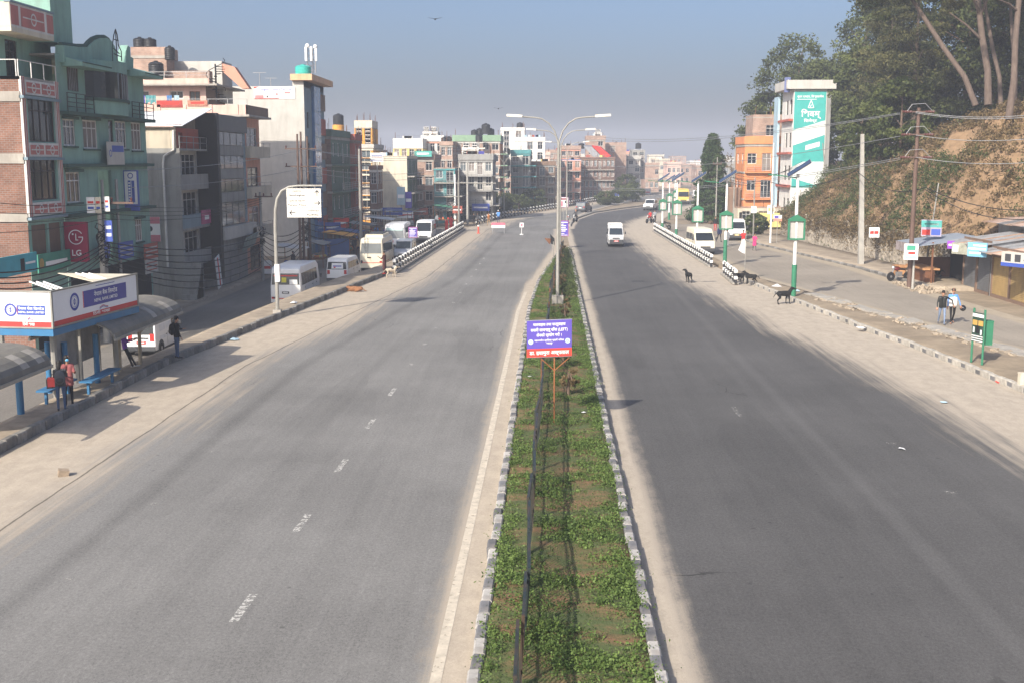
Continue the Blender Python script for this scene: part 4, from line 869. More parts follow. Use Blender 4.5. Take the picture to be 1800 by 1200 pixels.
# ------------------------------------------------------------------ E: tall blank white wall with tower
def houseE():
    Y0 = 107.5; S = Face('Y', Y0); x1 = -23.0; Fe = Face('X', x1); y1 = Fe.px(571, 250, 572, 251)[0]; z = lambda py, px=500: AY(px, py, Y0).z
    root = thing('tall_building', 'tall building with blank pale cement side wall and blue glass strip', 'building', (-27, 110, 0)); xm = AY(517, 250, Y0).x
    wall(S, -40, xm, -1.5, z(152), [], 'side_wall', m_lgrey, root); wall(S, xm, x1, -1.5, z(140), [], 'corner_wall', m_lgrey, root)
    MB().box(-40, xm, Y0+.01, y1, z(154), z(153)).build('roof', m_conc, root)
    hs = [(Y0+1.0+k*0, Y0+2.0, -0.5+i*2.9, 1.0+i*2.9) for i in range(5) for k in (0,)]
    wall(Fe, Y0, y1, -1.5, z(140), hs, 'front_wall', m_bluegrey, root)
    for h in hs: window(Fe, *h, root, m_bfr, 1, .3)
    g = Fe.box(MB(), Y0+3.2, Y0+6.2, -1, z(148), .02, .3).build('glass_strip', glassmat('sky_glass', (.07, .16, .32), .15, .6), root)
    for k in range(12): zz = -1+k*1.25; Fe.box(MB(), Y0+3.2, Y0+6.2, zz, zz+.06, .3, .33).build('glazing_bar', m_bluegrey, g)
    for k in range(6): zz = z(145)-k*2.4-2.3; Fe.box(MB(), Y0+6.6, y1-.2, zz, zz+1.6, .02, .18).build('balcony_bay', m_redw if k % 2 else m_brownp, root)
    P = MB(); a0, b0, c0_, d0 = S.px(512, 129, 568, 143); P.box(a0, x1+.9, Y0-.5, y1+.4, z(142), z(131)); P.build('roof_parapet', m_salmon if False else paint('peach_render', (.62, .38, .22)), root); MB().box(a0+.2, x1, Y0+.1, y1, z(153), z(142)).build('tower_wall', MATS['peach_render'], root)
    # banner
    r = S.px(447, 153, 519, 174); g = thing('wall_banner', 'long white banner with red corner on the pale cement wall', 'banner', S.P((r[0]+r[1])/2, r[2], .1)); S.box(MB(), *r, .02, .06).build('sheet', m_wpt, g)
    w_, h_ = r[1]-r[0], r[3]-r[2]; lettering(S, 'English Council Pvt. Ltd.', r[0]+w_*.54, r[2]+h_*.78, h_*.2, m_btxt, g, .067, w_*.76)
    MB().poly([S.P(r[0], r[3]-h_*.16, .067), S.P(r[0]+w_*.12, r[3], .067), S.P(r[0], r[3], .067)]).build('red_corner', m_red, g); pm = mat('pale_red_print', (.6, .2, .2), .7)
    S.box(MB(), r[0]+w_*.02, r[0]+w_*.23, r[2]+.06, r[2]+h_*.3, .06, .066).build('pink_print', pm, g); S.box(MB(), r[0], r[0]+w_*.6, r[2]+.01, r[2]+.05, .06, .068).build('red_line', m_red, g)
    for (a, b, c) in ((.3, .1, .34), (.38, .3, .4), (.52, .3, .58), (.74, .42, .88)): S.box(MB(), r[0]+w_*a, r[0]+w_*c, r[2]+h_*b, r[2]+h_*(b+.16), .06, .066).build('printed_figure', m_gtxt if a < .35 else pm, g)
    # antennas and tank
    tank('turquoise water tank on the peach roof of the tall building', AY(533, 132, Y0+1), .75, .9, mat('turquoise_tank', (.05, .42, .36), .5))
    t = thing('cell_mast', 'white mobile phone mast on the tall peach roofed building', 'antenna', AY(549, 130, Y0+3), local=False); b = AY(549, 130, Y0+3); mb = MB(); H_ = AY(549, 82, Y0+3).z-b.z
    legs = [b+Vector(q) for q in ((-.4, -.3, 0), (.4, -.3, 0), (0, .4, 0))]
    for l in legs: mb.tube([l, l+Vector((0, 0, H_*.95))], .045, 5)
    for k in range(5):
        for i in range(3): mb.tube([legs[i]+Vector((0, 0, H_*(k+.3)/5.5)), legs[(i+1) % 3]+Vector((0, 0, H_*(k+.9)/5.5))], .025, 4)
    mb.build('lattice', m_steel, t)
    for dx in (-.45, .05, .5): MB().box(b.x+dx-.1, b.x+dx+.1, b.y-.6, b.y-.45, b.z+H_*.45, b.z+H_*.97).build('panel_antenna', m_wpt, t)
    for k, (dx, dz) in enumerate(((-.3, 1.0), (.45, .97))): MB().ball(b+Vector((dx, -.5, H_*dz)), (.22, .22, .22), 8, 6).build('dish', m_wpt, t)
    for k, px in enumerate((457, 476)):
        p = AY(px, 153, Y0+1.5); t = thing('aerial', ('left', 'right')[k]+' of two television aerials on the blank cement wall', 'antenna', p); MB().tube([p, p+Vector((0, 0, .8+.5*(1-k)))], .03, 5).build('pole', m_steel, t); MB().tube([p+Vector((-.6+.1*k, 0, .8+.5*(1-k))), p+Vector((.6, 0, .8+.5*(1-k)))], .025, 5).build('boom', m_steel, t)
houseE()
# ------------------------------------------------------------------ further houses placed from their outline in the photograph
def pblock(label, xl, xr, ytop, Y0, depth, floors, m, z0=None, **k):
    z0 = SZ(Y0) if z0 is None else z0; xm = (xl+xr)/2; x0, x1 = AY(xl, 330, Y0).x, AY(xr, 330, Y0).x; top = AY(xm, ytop, Y0).z
    return block(label, x0, x1, Y0, Y0+depth, z0, floors, (top-z0)/floors, m, **k), (x0, x1, Y0, top)
def ptank(label, px, py, Y, r=.6, h=1.3, m=None): tank(label, AY(px, py, Y), r, h, m)
# left row continues towards the junction
block('dark green house with open balconies beside the tall building', -34, -22.4, 117, 128, SZ(117), 4, 2.75, m_dkgreen, side=2, front=4, bands=m_conc, balc={'X': 1.1}, mpar=m_dkgreen, ground='X', msouth=b_dk, seed=3)
block('narrow dark red house with blue awning next to the dark green house', -34, -21.9, 128.1, 133, SZ(128), 4, 2.6, m_redw, side=0, front=2, bands=m_brownp, balc={'X': .9}, ground='X', seed=4)
pblock('amber house with arched window and roof balustrade behind the dark green house', 583, 657, 262, 148, 9, 6, m_amber, side=3, front=2, bands=m_cream, parapet=.5, mpar=m_lgrey, win=(1.4, 1.5), msouth=m_amber)
pblock('amber roof room with balustrade on the amber house', 625, 656, 226, 149, 5, 5, m_amber, side=2, front=1, parapet=.9, mpar=m_cream, z0=AY(640, 262, 149).z+.1)
r_ = thing('stair_turret', 'round amber turret with dark tank on the amber house', 'turret', AY(595, 240, 149)); b_ = AY(595, 240, 149); MB().lathe([(.75, -1.5), (.75, 1.4), (.7, 1.45)], b_, 14).build('drum', m_amber, r_, True); ptank('dark striped tank on the amber turret', 595, 221, 149, .7, 1.5)
pblock('cream house with blank sunlit side wall near the junction', 655, 716, 280, 142, 11, 4, m_cream, side=0, front=3, parapet=.3, ground='X', mfront=m_dkgreen, balc={'X': .9})
pblock('small red house with white framed window before the cream house', 650, 664, 300, 137, 4, 3, b_red, side=1, front=2, bands=m_white, parapet=.5)
pblock('brick house with green banner roof behind the cream house', 728, 763, 282, 158, 10, 4, b_pale, side=2, front=3, bands=m_conc, ground='X', mfront=m_grey)
pblock('brown house with tin roof and teal wall at the junction', 763, 800, 297, 150, 10, 4, m_brownp, side=2, front=3, bands=m_teald, balc={'X': .9, 'Y': .8}, ground='X', msouth=m_teald, roofm=m_rtin, parapet=0)
pblock('yellow house with red and white parapet and blue roof', 692, 744, 262, 190, 10, 5, m_yel, side=4, front=2, parapet=1.6, mpar=m_white)
pblock('white house with two tiered roof terrace', 742, 780, 250, 196, 10, 5, m_white, side=3, front=2, bands=m_salmon, parapet=1.0)
pblock('white roof pavilion with dark flat top', 744, 770, 236, 198, 5, 6, m_white, side=2, front=1, parapet=.3, z0=AY(757, 250, 198).z+.3)
pblock('plain brick house with cement frame behind the brown house', 774, 796, 257, 178, 9, 5, b_pale, side=2, front=2, bands=m_conc, parapet=.6, msouth=b_pale)
pblock('large brick apartment house with green roof railing', 797, 879, 250, 186, 12, 6, b_pale, side=5, front=4, bands=m_lgrey, balc={'X': 1.2}, ground='XY', mpar=mat('green_rail_paint', (.20, .30, .20), .8), parapet=1.0, mfront=m_orange)
pblock('grey weathered house with folded tin roof at the corner', 807, 866, 283, 158, 9, 4, m_lgrey, side=4, front=4, bands=m_grey, balc={'Y': .9, 'X': .9}, ground='XY', msouth=m_lgrey, parapet=.8, mpar=m_grey)
pblock('small white roof room on the weathered corner house', 812, 842, 266, 159, 4, 4, m_white, side=2, front=1, parapet=.4, z0=AY(827, 283, 159).z)
pblock('teal trimmed house with stacked balconies', 898, 932, 272, 196, 10, 5, m_grey, side=2, front=3, bands=m_teald, balc={'X': 1.0, 'Y': .9}, ground='XY', mpar=m_teald)
pblock('white building with blue glass corner and cream pier', 905, 958, 250, 214, 12, 6, m_white, side=3, front=3, parapet=.8, mfront=m_blue, bands=None)
pblock('pale roof storey with dark tank on the white building', 880, 922, 231, 220, 8, 7, m_white, side=2, front=1, parapet=.6, z0=6)
pblock('low dark shop house below the blue glass corner', 930, 976, 292, 204, 8, 4, m_brownp, side=3, front=2, bands=m_grey, balc={'Y': .9}, ground='XY', west=None)
pblock('salmon house with blue tin roof beyond the median lamps', 982, 1021, 282, 226, 9, 4, m_salmon, side=3, front=2, bands=m_pink, parapet=0, roofm=m_btin, balc={'Y': 1.0}, ground='Y', west=2)
pblock('salmon and brick upper storeys behind the blue tin roof', 985, 1020, 264, 240, 8, 6, b_pale, side=3, front=0, bands=m_salmon, parapet=.8, west=1)
pblock('long dark brick house with rows of narrow windows', 1020, 1080, 280, 236, 12, 4, b_dk, side=8, front=0, win=(.9, 1.5), bands=m_brownp, parapet=.3, ground='Y', balc={'Y': .6}, west=3)
pblock('brick stair tower with white top room', 1030, 1063, 247, 252, 8, 7, b_pale, side=2, front=0, bands=m_conc, parapet=.9, west=1)
pblock('white top room on the brick stair tower', 1043, 1057, 236, 252.5, 4, 6, m_white, side=1, front=0, parapet=.2, z0=AY(1050, 247, 252).z)
pblock('big pale brick building with bare side wall', 1053, 1100, 257, 262, 14, 6, b_pale, side=1, front=3, bands=None, parapet=.7, west=4)
pblock('slender grey cement building with roof antennas', 1103, 1125, 281, 275, 12, 5, m_lgrey, side=2, front=0, parapet=.8, west=3, bands=m_grey)
pblock('grey top storey with disc roof on the slender building', 1110, 1133, 268, 279, 8, 6, m_grey, side=2, front=0, parapet=.5, z0=4, west=1)
for i, (xl, xr, yt, Y, m, lab) in enumerate(((1133,1158,291,310,b_pale,'far brick block right of the slender grey building'), (1150,1176,283,380,m_beige,'far beige block with pale parapet'), (1172,1196,289,350,m_pink,'far pink block behind the solar lamps'), (1193,1222,292,400,b_pale,'far brick block left of the conifer'), (1212,1240,286,480,m_white,'far white block against the hazy hill'), (1224,1262,296,330,b_pale,'far brick terrace behind the conifer'), (1270,1306,290,340,m_grey,'far grey block right of the conifer'), (1140,1166,275,520,m_cream,'far cream block on the skyline'), (1180,1205,277,600,b_pale,'far brick block on the skyline'), (1255,1290,279,560,m_lgrey,'far pale block on the skyline beyond the conifer'), (1102,1120,286,330,b_pale,'far brick house left of the slender grey building'))):
    pblock(lab, xl, xr, yt, Y, 12, max(2, int((AY(xl, yt, Y).z)/2.8)), m, side=3, front=0, west=2, bands=m_conc, seed=i, parapet=.6)
for i, (xl, xr, yt, Y, m, lab) in enumerate(((618,668,272,215,b_pale,'brick block filling the skyline right of the amber house'), (664,700,276,225,m_lgrey,'pale cement block behind the cream house'), (722,760,270,240,b_dk,'sooty brick block behind the green roof banner'), (762,800,268,250,m_beige,'beige block behind the plain brick house'), (866,908,262,255,b_pale,'brick block between the large apartment house and the white building'), (925,966,274,270,m_pink,'pink block behind the blue glass corner'), (958,990,270,285,b_pale,'brick block left of the median lamps'), (990,1030,277,300,m_lgrey,'pale cement block behind the blue tin roof'), (1078,1112,272,320,m_salmon,'salmon block between the pale brick and grey buildings'), (845,880,272,212,m_cream,'cream block behind the weathered corner house'))):
    pblock(lab, xl, xr, yt, Y, 10, 6, m, side=4, front=2, west=2 if xl > 960 else None, bands=m_conc, seed=30+i, parapet=.8)
for i, (px, py, Y, r, h) in enumerate(((834,241,188,.8,1.6), (843,239,190,.8,1.7), (854,236,189,1.0,2.4), (863,240,190,.8,1.8), (914,229,222,.9,2.0), (781,252,180,.7,1.3), (789,251,181,.7,1.3), (842,250,184,.8,1.7), (1051,236,254,.7,1.4), (1022,262,242,.9,1.6), (1083,257,263,.8,1.3), (1122,262,280,1.0,2.0))):
    ptank(('left of the black tanks on the large brick apartment house', 'second black tank on the large brick apartment house', 'tallest black tank on the large brick apartment house', 'rightmost black tank on the large brick apartment house', 'brown tank on the pale roof storey', 'left black tank on the plain brick house', 'right black tank on the plain brick house', 'lone grey tank before the green roof railing', 'tank on the white top room of the brick stair tower', 'black tank on the salmon upper storeys', 'green grey tank on the big pale brick building', 'tank on the disc roof of the grey top storey')[i], px, py, Y, r*.72, h*.72)
t = thing('roof_sign', 'long green banner sign on the brick house roof', 'sign', AY(743, 275, 157.5)); r = Face('Y', 157.5).px(728, 266, 759, 276); Face('Y', 157.5).box(MB(), *r, 0, .1).build('board', mat('sea_green_banner', (.09, .38, .33), .6), t); Face('Y', 157.5).box(MB(), r[0]+.4, r[1]-.4, (r[2]+r[3])/2-.1, (r[2]+r[3])/2+.15, .1, .11).build('white_print', m_wtxt, t)
t = thing('roof_sign', 'white billboard with thin print before the cream house', 'sign', AY(663, 282, 128)); r = Face('Y', 128).px(651, 269, 674, 285); Face('Y', 128).box(MB(), *r, 0, .1).build('board', m_wpt, t)
for k in range(3): Face('Y', 128).box(MB(), r[0]+.15, r[1]-.15, r[2]+.15+.25*k, r[2]+.22+.25*k, .1, .11).build('print_line', m_btxt if k != 1 else m_red, t)
Face('Y', 128).box(MB(), (r[0]+r[1])/2-.05, (r[0]+r[1])/2+.05, r[2]-3, r[2], -.1, 0).build('post', m_steel, t)
t = thing('tin_slide', 'steep red and white tin roofs on the dark brick house', 'roof', AY(1050, 270, 240)); q = lambda px, py, Y=240: AY(px, py, Y)
MB().prism([q(1026, 258), q(1040, 258), q(1060, 278), q(1046, 280)], (0, 2, .3)).build('white_sheet', m_tin, t); MB().prism([q(1041, 258), q(1056, 260), q(1074, 275), q(1062, 278)], (0, 2, .3)).build('red_sheet', m_red, t)
# ------------------------------------------------------------------ right hand side
block('orange three storey house with white windows right of the road', 24.4, 29.9, 146, 153, 0, 3, 3.35, m_orange, side=3, west=2, win=(1.3, 1.3), bands=m_conc, parapet=1.0, balc={'Y': .5}, mpar=m_orange)
block('brick roof room on the orange house', 25.4, 29.8, 146.6, 152, 10.2, 1, 3.2, b_pale, side=1, west=1, parapet=.3)
def tealhouse():
    Y0 = 135; S = Face('Y', Y0); x0, x1 = AY(1393, 240, Y0).x, AY(1451, 240, Y0).x; top = AY(1420, 157, Y0).z; y1 = 141.5
    root = thing('advert_house', 'white house whose whole end wall is a teal cement advert', 'house', ((x0+x1)/2, 138, 0)); W = Face('W', x0); fh = (top-1)/4
    wall(S, x0, x1, -.3, top, [], 'end_wall', m_white, root); hs = [(Y0+.7+k*2.2, Y0+1.9+k*2.2, 1+i*fh+1.0, 1+i*fh+2.7) for i in range(4) for k in (0, 1)]
    wall(W, Y0, y1, -.3, top, hs, 'long_wall', m_white, root)
    for h in hs: window(W, *h, root, m_bfr, 2, .3)
    for i in range(1, 4): W.box(MB(), Y0, y1, 1+i*fh+.2, 1+i*fh+.45, 0, .5).build('red_awning', m_redw, root)
    MB().box(x0-.9, x1+.9, Y0-.5, y1+.3, top, top+1.0).build('roof_parapet', m_lgrey, root); MB().box(x1-.02, x1+.5, Y0+.05, y1, -.3, top).build('east_wall', m_grey, root); MB().box(x0-.5, x0-.25, y1, y1+2.5, 0, top-.5).build('blue_wing', m_ltblue, root)
    a, b, c, d = S.px(1394, 161, 1449, 330); bd = S.box(MB(), a, b, c, d, .01, .06).build('teal_panel', m_teal, root); w_, h_ = b-a, d-c; T = lambda s, u, v, h, wd: lettering(S, s, a+w_*u, c+h_*v, h, m_wtxt, bd, .075, w_*wd)
    T('\u0938\u0941\u092a\u0930 \u0926\u092e\u0926\u093e\u0930, \u093f\u0935\u0936\u094d\u0935\u0938\u0928\u0940\u092f', .5, .945, h_*.022, .84); S.box(MB(), a+w_*.08, b-w_*.3, c+h_*.915, c+h_*.92, .06, .075).build('underline', m_wtxt, bd)
    mb = MB(); ux, uz = a+w_*.53, c+h_*.83
    for (p, q) in (((-.55, 0), (0, 1.45)), ((0, 1.45), (.55, 0)), ((.55, 0), (-.55, 0)), ((-.2, 0), (.05, .6))): mb.beam(S.P(ux+p[0]*.6, uz+p[1]*.6, .07), S.P(ux+q[0]*.6, uz+q[1]*.6, .07), .05, .07)
    mb.build('triangle_logo', m_wtxt, bd)
    T('\u093f\u0936\u0935\u092e\u094d', .52, .765, h_*.062, .64); T('\u093f\u0938\u092e\u0947\u0928\u094d\u091f', .53, .695, h_*.028, .42)
    wm = mat('white_band_paint', (.66, .68, .66), .7, dirt=.35, dcol=(.25, .4, .36)); MB().prism([S.P(a+.01, c+h_*.60, .062), S.P(b-.01, c+h_*.70, .062), S.P(b-.01, c+h_*.55, .062), S.P(a+.01, c+h_*.44, .062)], (0, -.008, 0)).build('white_band', wm, bd)
    MB().prism([S.P(a+w_*.4, c+h_*.44, .062), S.P(b-w_*.15, c+h_*.48, .062), S.P(b-w_*.15, c+h_*.43, .062), S.P(a+w_*.4, c+h_*.39, .062)], (0, -.008, 0)).build('white_patch', wm, bd); MB().prism([S.P(a+.01, c+h_*.22, .062), S.P(a+w_*.35, c+h_*.27, .062), S.P(b-.01, c+h_*.27, .062), S.P(b-.01, c+.02, .062), S.P(a+.01, c+h_*.1, .062)], (0, -.008, 0)).build('white_patch', wm, bd)
    t = thing('roof_sign', 'small blue signboard on the roof edge of the advert house', 'sign', (x0-.9, Y0, top)); MB().obox((x0-.75, Y0+.2, top+.5), (.7, .1, 1.7), (0, 0, -.5)).build('board', mat('dull_blue_board', (.10, .12, .24), .7, var=.2), t)
tealhouse()
block('dark shed wall beside the conifer', 22.7, 24.2, 147, 152, 0, 1, 4.6, m_brownp, name='shed', side=0, west=1, parapet=0, roofm=m_rtin, cat='shed')
block('low kiosk row with posters below the orange house', 22.6, 28.8, 139, 142, 0, 1, 2.4, m_beige, name='kiosk', side=3, west=1, parapet=0, roofm=m_rtin, ground='Y', cat='kiosk')
t = thing('wall_mural', 'yellow painted shop wall panel beneath the orange house', 'sign', (26, 138, 0)); MB().box(24.6, 27.6, 137.8, 138, .2, 1.9).build('panel', m_yel, t); MB().obox((25.4, 137.78, 1.1), (.9, .02, .9), (0, .4, 0)).build('dark_print', m_gtxt, t); MB().obox((26.6, 137.78, 1.0), (.8, .02, .3), (0, -.3, 0)).build('dark_print', m_gtxt, t)
# ------------------------------------------------------------------ sheds under the hill
def sheds():
    W = Face('W', 26.6)
    def unit(label, ya, yb, h, shuts, roof, zr=3.1, over=1.0):
        g = thing('tin_shed', label, 'shed', (28, (ya+yb)/2, 0)); n = len(shuts); wd = (yb-ya)/n
        holes = [(ya+wd*i+.12, ya+wd*(i+1)-.12, .12, 2.35) for i in range(n)]
        wall(W, ya, yb, -.1, h, holes, 'front_wall', m_brownp, g); MB().box(26.6, 31, ya, ya+.08, -.1, h).build('end_wall', m_tin, g)
        for hl, m in zip(holes, shuts):
            p = W.box(MB(), *hl, -.14, -.08).build('shutter', m, g); mb = MB()
            for k in range(20): zz = hl[2]+.05+k*.11; W.box(mb, hl[0]+.02, hl[1]-.02, zz, zz+.05, -.08, -.055)
            mb.build('shutter_ribs', m, p)
        m_ = MB(); n2 = int((yb-ya)/.9)+1     # tin sheets, each slightly out of line
        for k in range(n2):
            y0 = ya-.2+(yb-ya+.4)*k/n2; y1 = ya-.2+(yb-ya+.4)*(k+1)/n2-.02; dz = random.uniform(-.03, .05); mb = MB(); nx = 12
            mb.prism([(26.6-over, y0, h-.35+dz), (31.5, y0, h+.55+dz), (31.5, y1, h+.55+dz), (26.6-over, y1, h-.35+dz)], (0, 0, .025))
            for q in range(4): yy = y0+(y1-y0)*(q+.5)/4; mb.beam((26.6-over, yy, h-.325+dz), (31.5, yy, h+.575+dz), .05, .05)
            mb.build('roof_sheet', random.choice(roof), g)
        return g
    ys_ = m_shut; my = mat('mustard_shutter', (.42, .29, .12), .7, dirt=.4); mbl = mat('blue_grey_shutter', (.17, .22, .28), .6, dirt=.3)
    unit('rusty roofed shop row with mustard and blue grey shutters', 58.5, 69.4, 3.0, [mbl, mbl, my, my], [m_rtin, m_rtin, m_tin, mat('pink_tin', (.42, .30, .24), .8, var=.3)])
    unit('grey shuttered shop at the end of the rusty roofed row', 69.5, 74.2, 3.25, [ys_, ys_], [m_rtin, m_tin])
    g = thing('tin_shed', 'long rusty tin roof behind the shop row', 'shed', (32, 66, 0)); MB().box(30.2, 30.4, 58, 78, -.1, 4.1).build('back_wall', m_tin, g)
    for k in range(16): y0 = 58+k*1.28; MB().prism([(29.2, y0, 3.95+.02*(k % 3)), (33.5, y0, 4.7), (33.5, y0+1.26, 4.7), (29.2, y0+1.26, 3.95+.02*(k % 3))], (0, 0, .03)).build('roof_sheet', (m_rtin, m_tin, MATS['pink_tin'])[k % 3], g)
    # kiosk with counter
    k = thing('wooden_kiosk', 'open wooden stall with grey awning beside the brown pole', 'stall', (26.0, 77, 0))
    for (x, y) in ((24.9, 75.0), (24.9, 79.2), (27.6, 75.0), (27.6, 79.2)): MB().box(x-.05, x+.05, y-.05, y+.05, 0, 2.8).build('post', m_brn, k)
    MB().prism([(23.9, 74.6, 2.55), (28, 74.6, 3.1), (28, 79.6, 3.1), (23.9, 79.6, 2.55)], (0, 0, .04)).build('awning', mat('grey_tarp', (.24, .27, .31), .7, var=.1), k); MB().box(23.88, 23.9, 74.6, 79.6, 2.0, 2.6).build('valance', mat('printed_tarp', (.30, .25, .24), .8, var=.5, scale=3), k)
    wood = mat('planed_wood', (.42, .22, .10), .7, var=.25, stretch=(1, .2, 4), scale=4); MB().box(24.4, 25.5, 75.2, 78.9, .95, 1.06).build('counter', wood, k); MB().box(24.6, 25.2, 75.3, 78.8, 0, .95).build('counter_front', m_brn, k); MB().box(27.5, 27.6, 75, 79.2, 0, 2.8).build('back_board', m_dark, k); MB().box(24.9, 27.6, 79.1, 79.2, 0, 1.5).build('side_board', m_brn, k)
    g = thing('crate', 'orange wooden crate at the end of the stall counter', 'crate', (24.2, 79.6, .0)); MB().box(23.9, 24.6, 79.3, 80.0, 0, .85).build('box', wood, g); MB().box(23.86, 24.64, 79.26, 80.04, .78, .9).build('lid', wood, g)
    # boards
    def board(label, x, y, z, w_, h_, m, rz, bits, post=None, rx=0.0):
        g = thing('signboard', label, 'sign', (x, y, z), rz, local=True); MB().obox((0, 0, h_/2), (w_, .06, h_), (rx, 0, 0)).build('board', m, g)
        for (u0, u1, v0, v1, mm) in bits: MB().box(-w_/2+w_*u0, -w_/2+w_*u1, -.042, -.034, h_*v0, h_*v1).build('print', mm, g)
        if post: MB().box(-.04, .04, -.02, .05, -post, .02).build('post', m_steel, g)
        return g
    board('green and lilac signboard on the awning of the wooden stall', 25.4, 77, 3.05, 1.3, 1.1, mat('lilac_print', (.34, .30, .36), .7), -.5, [(0, 1, .55, .95, mat('sea_print', (.07, .3, .27), .6)), (.05, .45, .08, .4, m_red), (.5, .95, .08, .45, m_bluep), (.15, .85, .68, .8, m_wtxt)])
    board('blue and white water advert on the shop row', 25.55, 69.0, 2.35, 1.25, .85, mat('sky_print', (.18, .42, .62), .6), -.9, [(.05, .95, .5, .62, m_wtxt), (.1, .7, .2, .32, m_wtxt), (.3, .95, .75, .85, m_wtxt)])
    board('grey and blue banner over the blue grey shutters', 25.55, 62.6, 2.3, 2.6, .8, m_lgrey, -1.1, [(0, 1, 0, .25, m_bluep), (.1, .25, .35, .85, m_gtxt), (.35, .5, .35, .85, m_gtxt), (.6, .75, .35, .85, m_gtxt)])
    board('faded food banner at the end of the shop row', 25.55, 71.4, 2.3, 1.6, .7, mat('faded_food_print', (.3, .3, .24), .8, var=.6, scale=3), -1.0, [(.05, .3, .2, .8, m_wtxt)])
    board('small purple board at the end of the shop row', 25.5, 73.4, 2.5, .45, .5, mat('purple_print', (.25, .06, .42), .6), -.6, [(.2, .8, .4, .6, m_wtxt)])
    board('white milk poster tied to the foot of the brown pole', 22.6, 72.1, 1.9, .85, 1.0, m_wpt, -.2, [(.2, .8, .6, .9, mat('green_print', (.06, .3, .2), .6)), (.3, .8, .35, .5, m_red), (.1, .9, .08, .25, m_ltblue)])
    board('white notice with red blots on the concrete pole', 24.3, 86.5, 2.35, .75, .75, m_wpt, -.1, [(.1, .45, .35, .65, m_red), (.5, .9, .35, .65, m_red)])
sheds()
# ------------------------------------------------------------------ hill and stone wall
Ex = I([(30,36),(58,34),(72,30.5),(80,28.4),(87,27.3),(100,26.4),(114,25.4),(126,25.4),(140,33),(170,36),(300,44)])
def hill_h(x, y):
    e = Ex(y); d = x-e
    if d < 0: return -.3
    base = 2.3*sstep(76, 84, y)*(1-sstep(124, 132, y)); crest = float(np.interp(y, [40, 60, 95, 112, 128, 150, 200, 300], [13, 13.4, 13.0, 10.5, 8.5, 7, 8, 6]))
    h = base+(crest-base)*(1-math.exp(-(d/5.0)**1.25)) + .5*math.sin(x*.9+y*.5)*min(1, d/3)*.6+.35*math.sin(x*1.7-y*1.1)*min(1, d/3)
    return h
def hill():
    ys_ = np.arange(36, 300, 1.6); ds = np.concatenate([[-.5, -.01, .02], np.arange(.6, 16, .9), np.array([20, 26, 36, 55, 90, 160.])])
    X = np.array([[Ex(y)+d for d in ds] for y in ys_]); Y = ys_[:, None]+0*X; Z = np.array([[hill_h(x, y) for x, y in zip(a, b)] for a, b in zip(X, Y)])
    Z += RNG.normal(size=Z.shape)*.07
    m = mat('dry_hill_earth', (.26, .168, .095), 1, var=.3, scale=1.6, bump=.9, bscale=5, dirt=.45, dcol=(.17, .125, .065))
    struct('hill', meshgrid('hill', m, X, Y, Z))
    # retaining wall of rough stones
    st = mat('rubble_stone', (.33, .285, .225), .95, var=.35, scale=3, bump=.6, bscale=14, dirt=.5, dcol=(.13, .12, .09), rnd=.2)
    g = thing('stone_wall', 'rough rubble retaining wall holding up the scrubby hill', 'wall', (26, 104, 0)); mb = MB(); yy = np.arange(77, 127, 1.0)
    for a, b in zip(yy, yy[1:]):
        mb.prism([(Ex(a)-.2, a, -.1), (Ex(a)+.6, a, -.1), (Ex(a)+.6, a, 2.55+.25*math.sin(a)), (Ex(a)-.05, a, 2.5+.25*math.sin(a))], (Ex(b)-Ex(a), b-a, .0))
    mb.build('wall_core', st, g)
    mb = MB(); rr = random.Random(5)
    for k in range(900):
        y = rr.uniform(77, 126); z = rr.uniform(.0, 2.5); r = rr.uniform(.13, .3)
        mb.ball((Ex(y)-.16+z*.03, y, z), (r*.45, r, r*.75), 6, 4)
    mb.build('rubble_facing', st, g, True)['kind'] = 'stuff'
hill()
# ================================================================== STREET FURNITURE
m_galv = mat('galvanised_pole', (.29, .28, .25), .6, metal=.2, var=.2, dirt=.4, dcol=(.2, .17, .13)); m_lamp = mat('lamp_head_cream', (.66, .62, .52), .5); m_grn = mat('green_enamel', (.035, .17, .095), .5, var=.15); m_wpole = mat('white_pole_paint', (.72, .71, .68), .5, var=.06, dirt=.2)
m_panel = glassmat('solar_cells', (.015, .022, .05), .15); m_cpole = mat('cement_pole', (.35, .335, .30), .9, var=.15, dirt=.3); m_spole = mat('brown_steel_pole', (.115, .072, .055), .6, var=.2); m_wire = mat('black_wire', (.012, .012, .013), .7); m_awire = mat('aluminium_wire', (.30, .30, .30), .5, metal=.4)
# --- double armed lamps on the median
def lamp2(label, p, h, arm, scale=1.0, base=True, arms=(1, -1), base_m=None):
    t = thing('street_lamp', label, 'street lamp', p, group='curved arm street lamps', local=True)
    MB().tube([(0, 0, 0), (0, 0, h*.5), (0, 0, h*.84)], [.105, .085, .065], 10).build('pole', m_galv, t, True)
    for s in arms:
        pts = [(0, 0, h*.83)]+[(s*arm*(.5*(1-math.cos(a))), 0, h*.83+(h*.165)*math.sin(a)) for a in [R(q) for q in (15, 35, 55, 75, 90)]]+[(s*arm*.8, 0, h*1.0)]
        a = MB().tube(pts, .04, 8).build('arm', m_galv, t, True)
        MB().obox((s*(arm*.8+.4), 0, h*1.005), (.85, .28, .13), (0, -s*.06, 0)).build('lamp_head', m_lamp, a)
    if base: MB().box(-.32, .32, -.32, .32, 0, .42).build('plinth', m_conc, t)
    return t
b = G(980, 533, .2); lamp2('tall double armed street lamp nearest the camera on the median', (b.x, b.y, .2), 10.2, 2.5)
b2 = AY(984, 480, 97); lamp2('double armed street lamp behind the nearest one', (b2.x, 97, 0), 10.6, 2.6, arms=(1, -1))
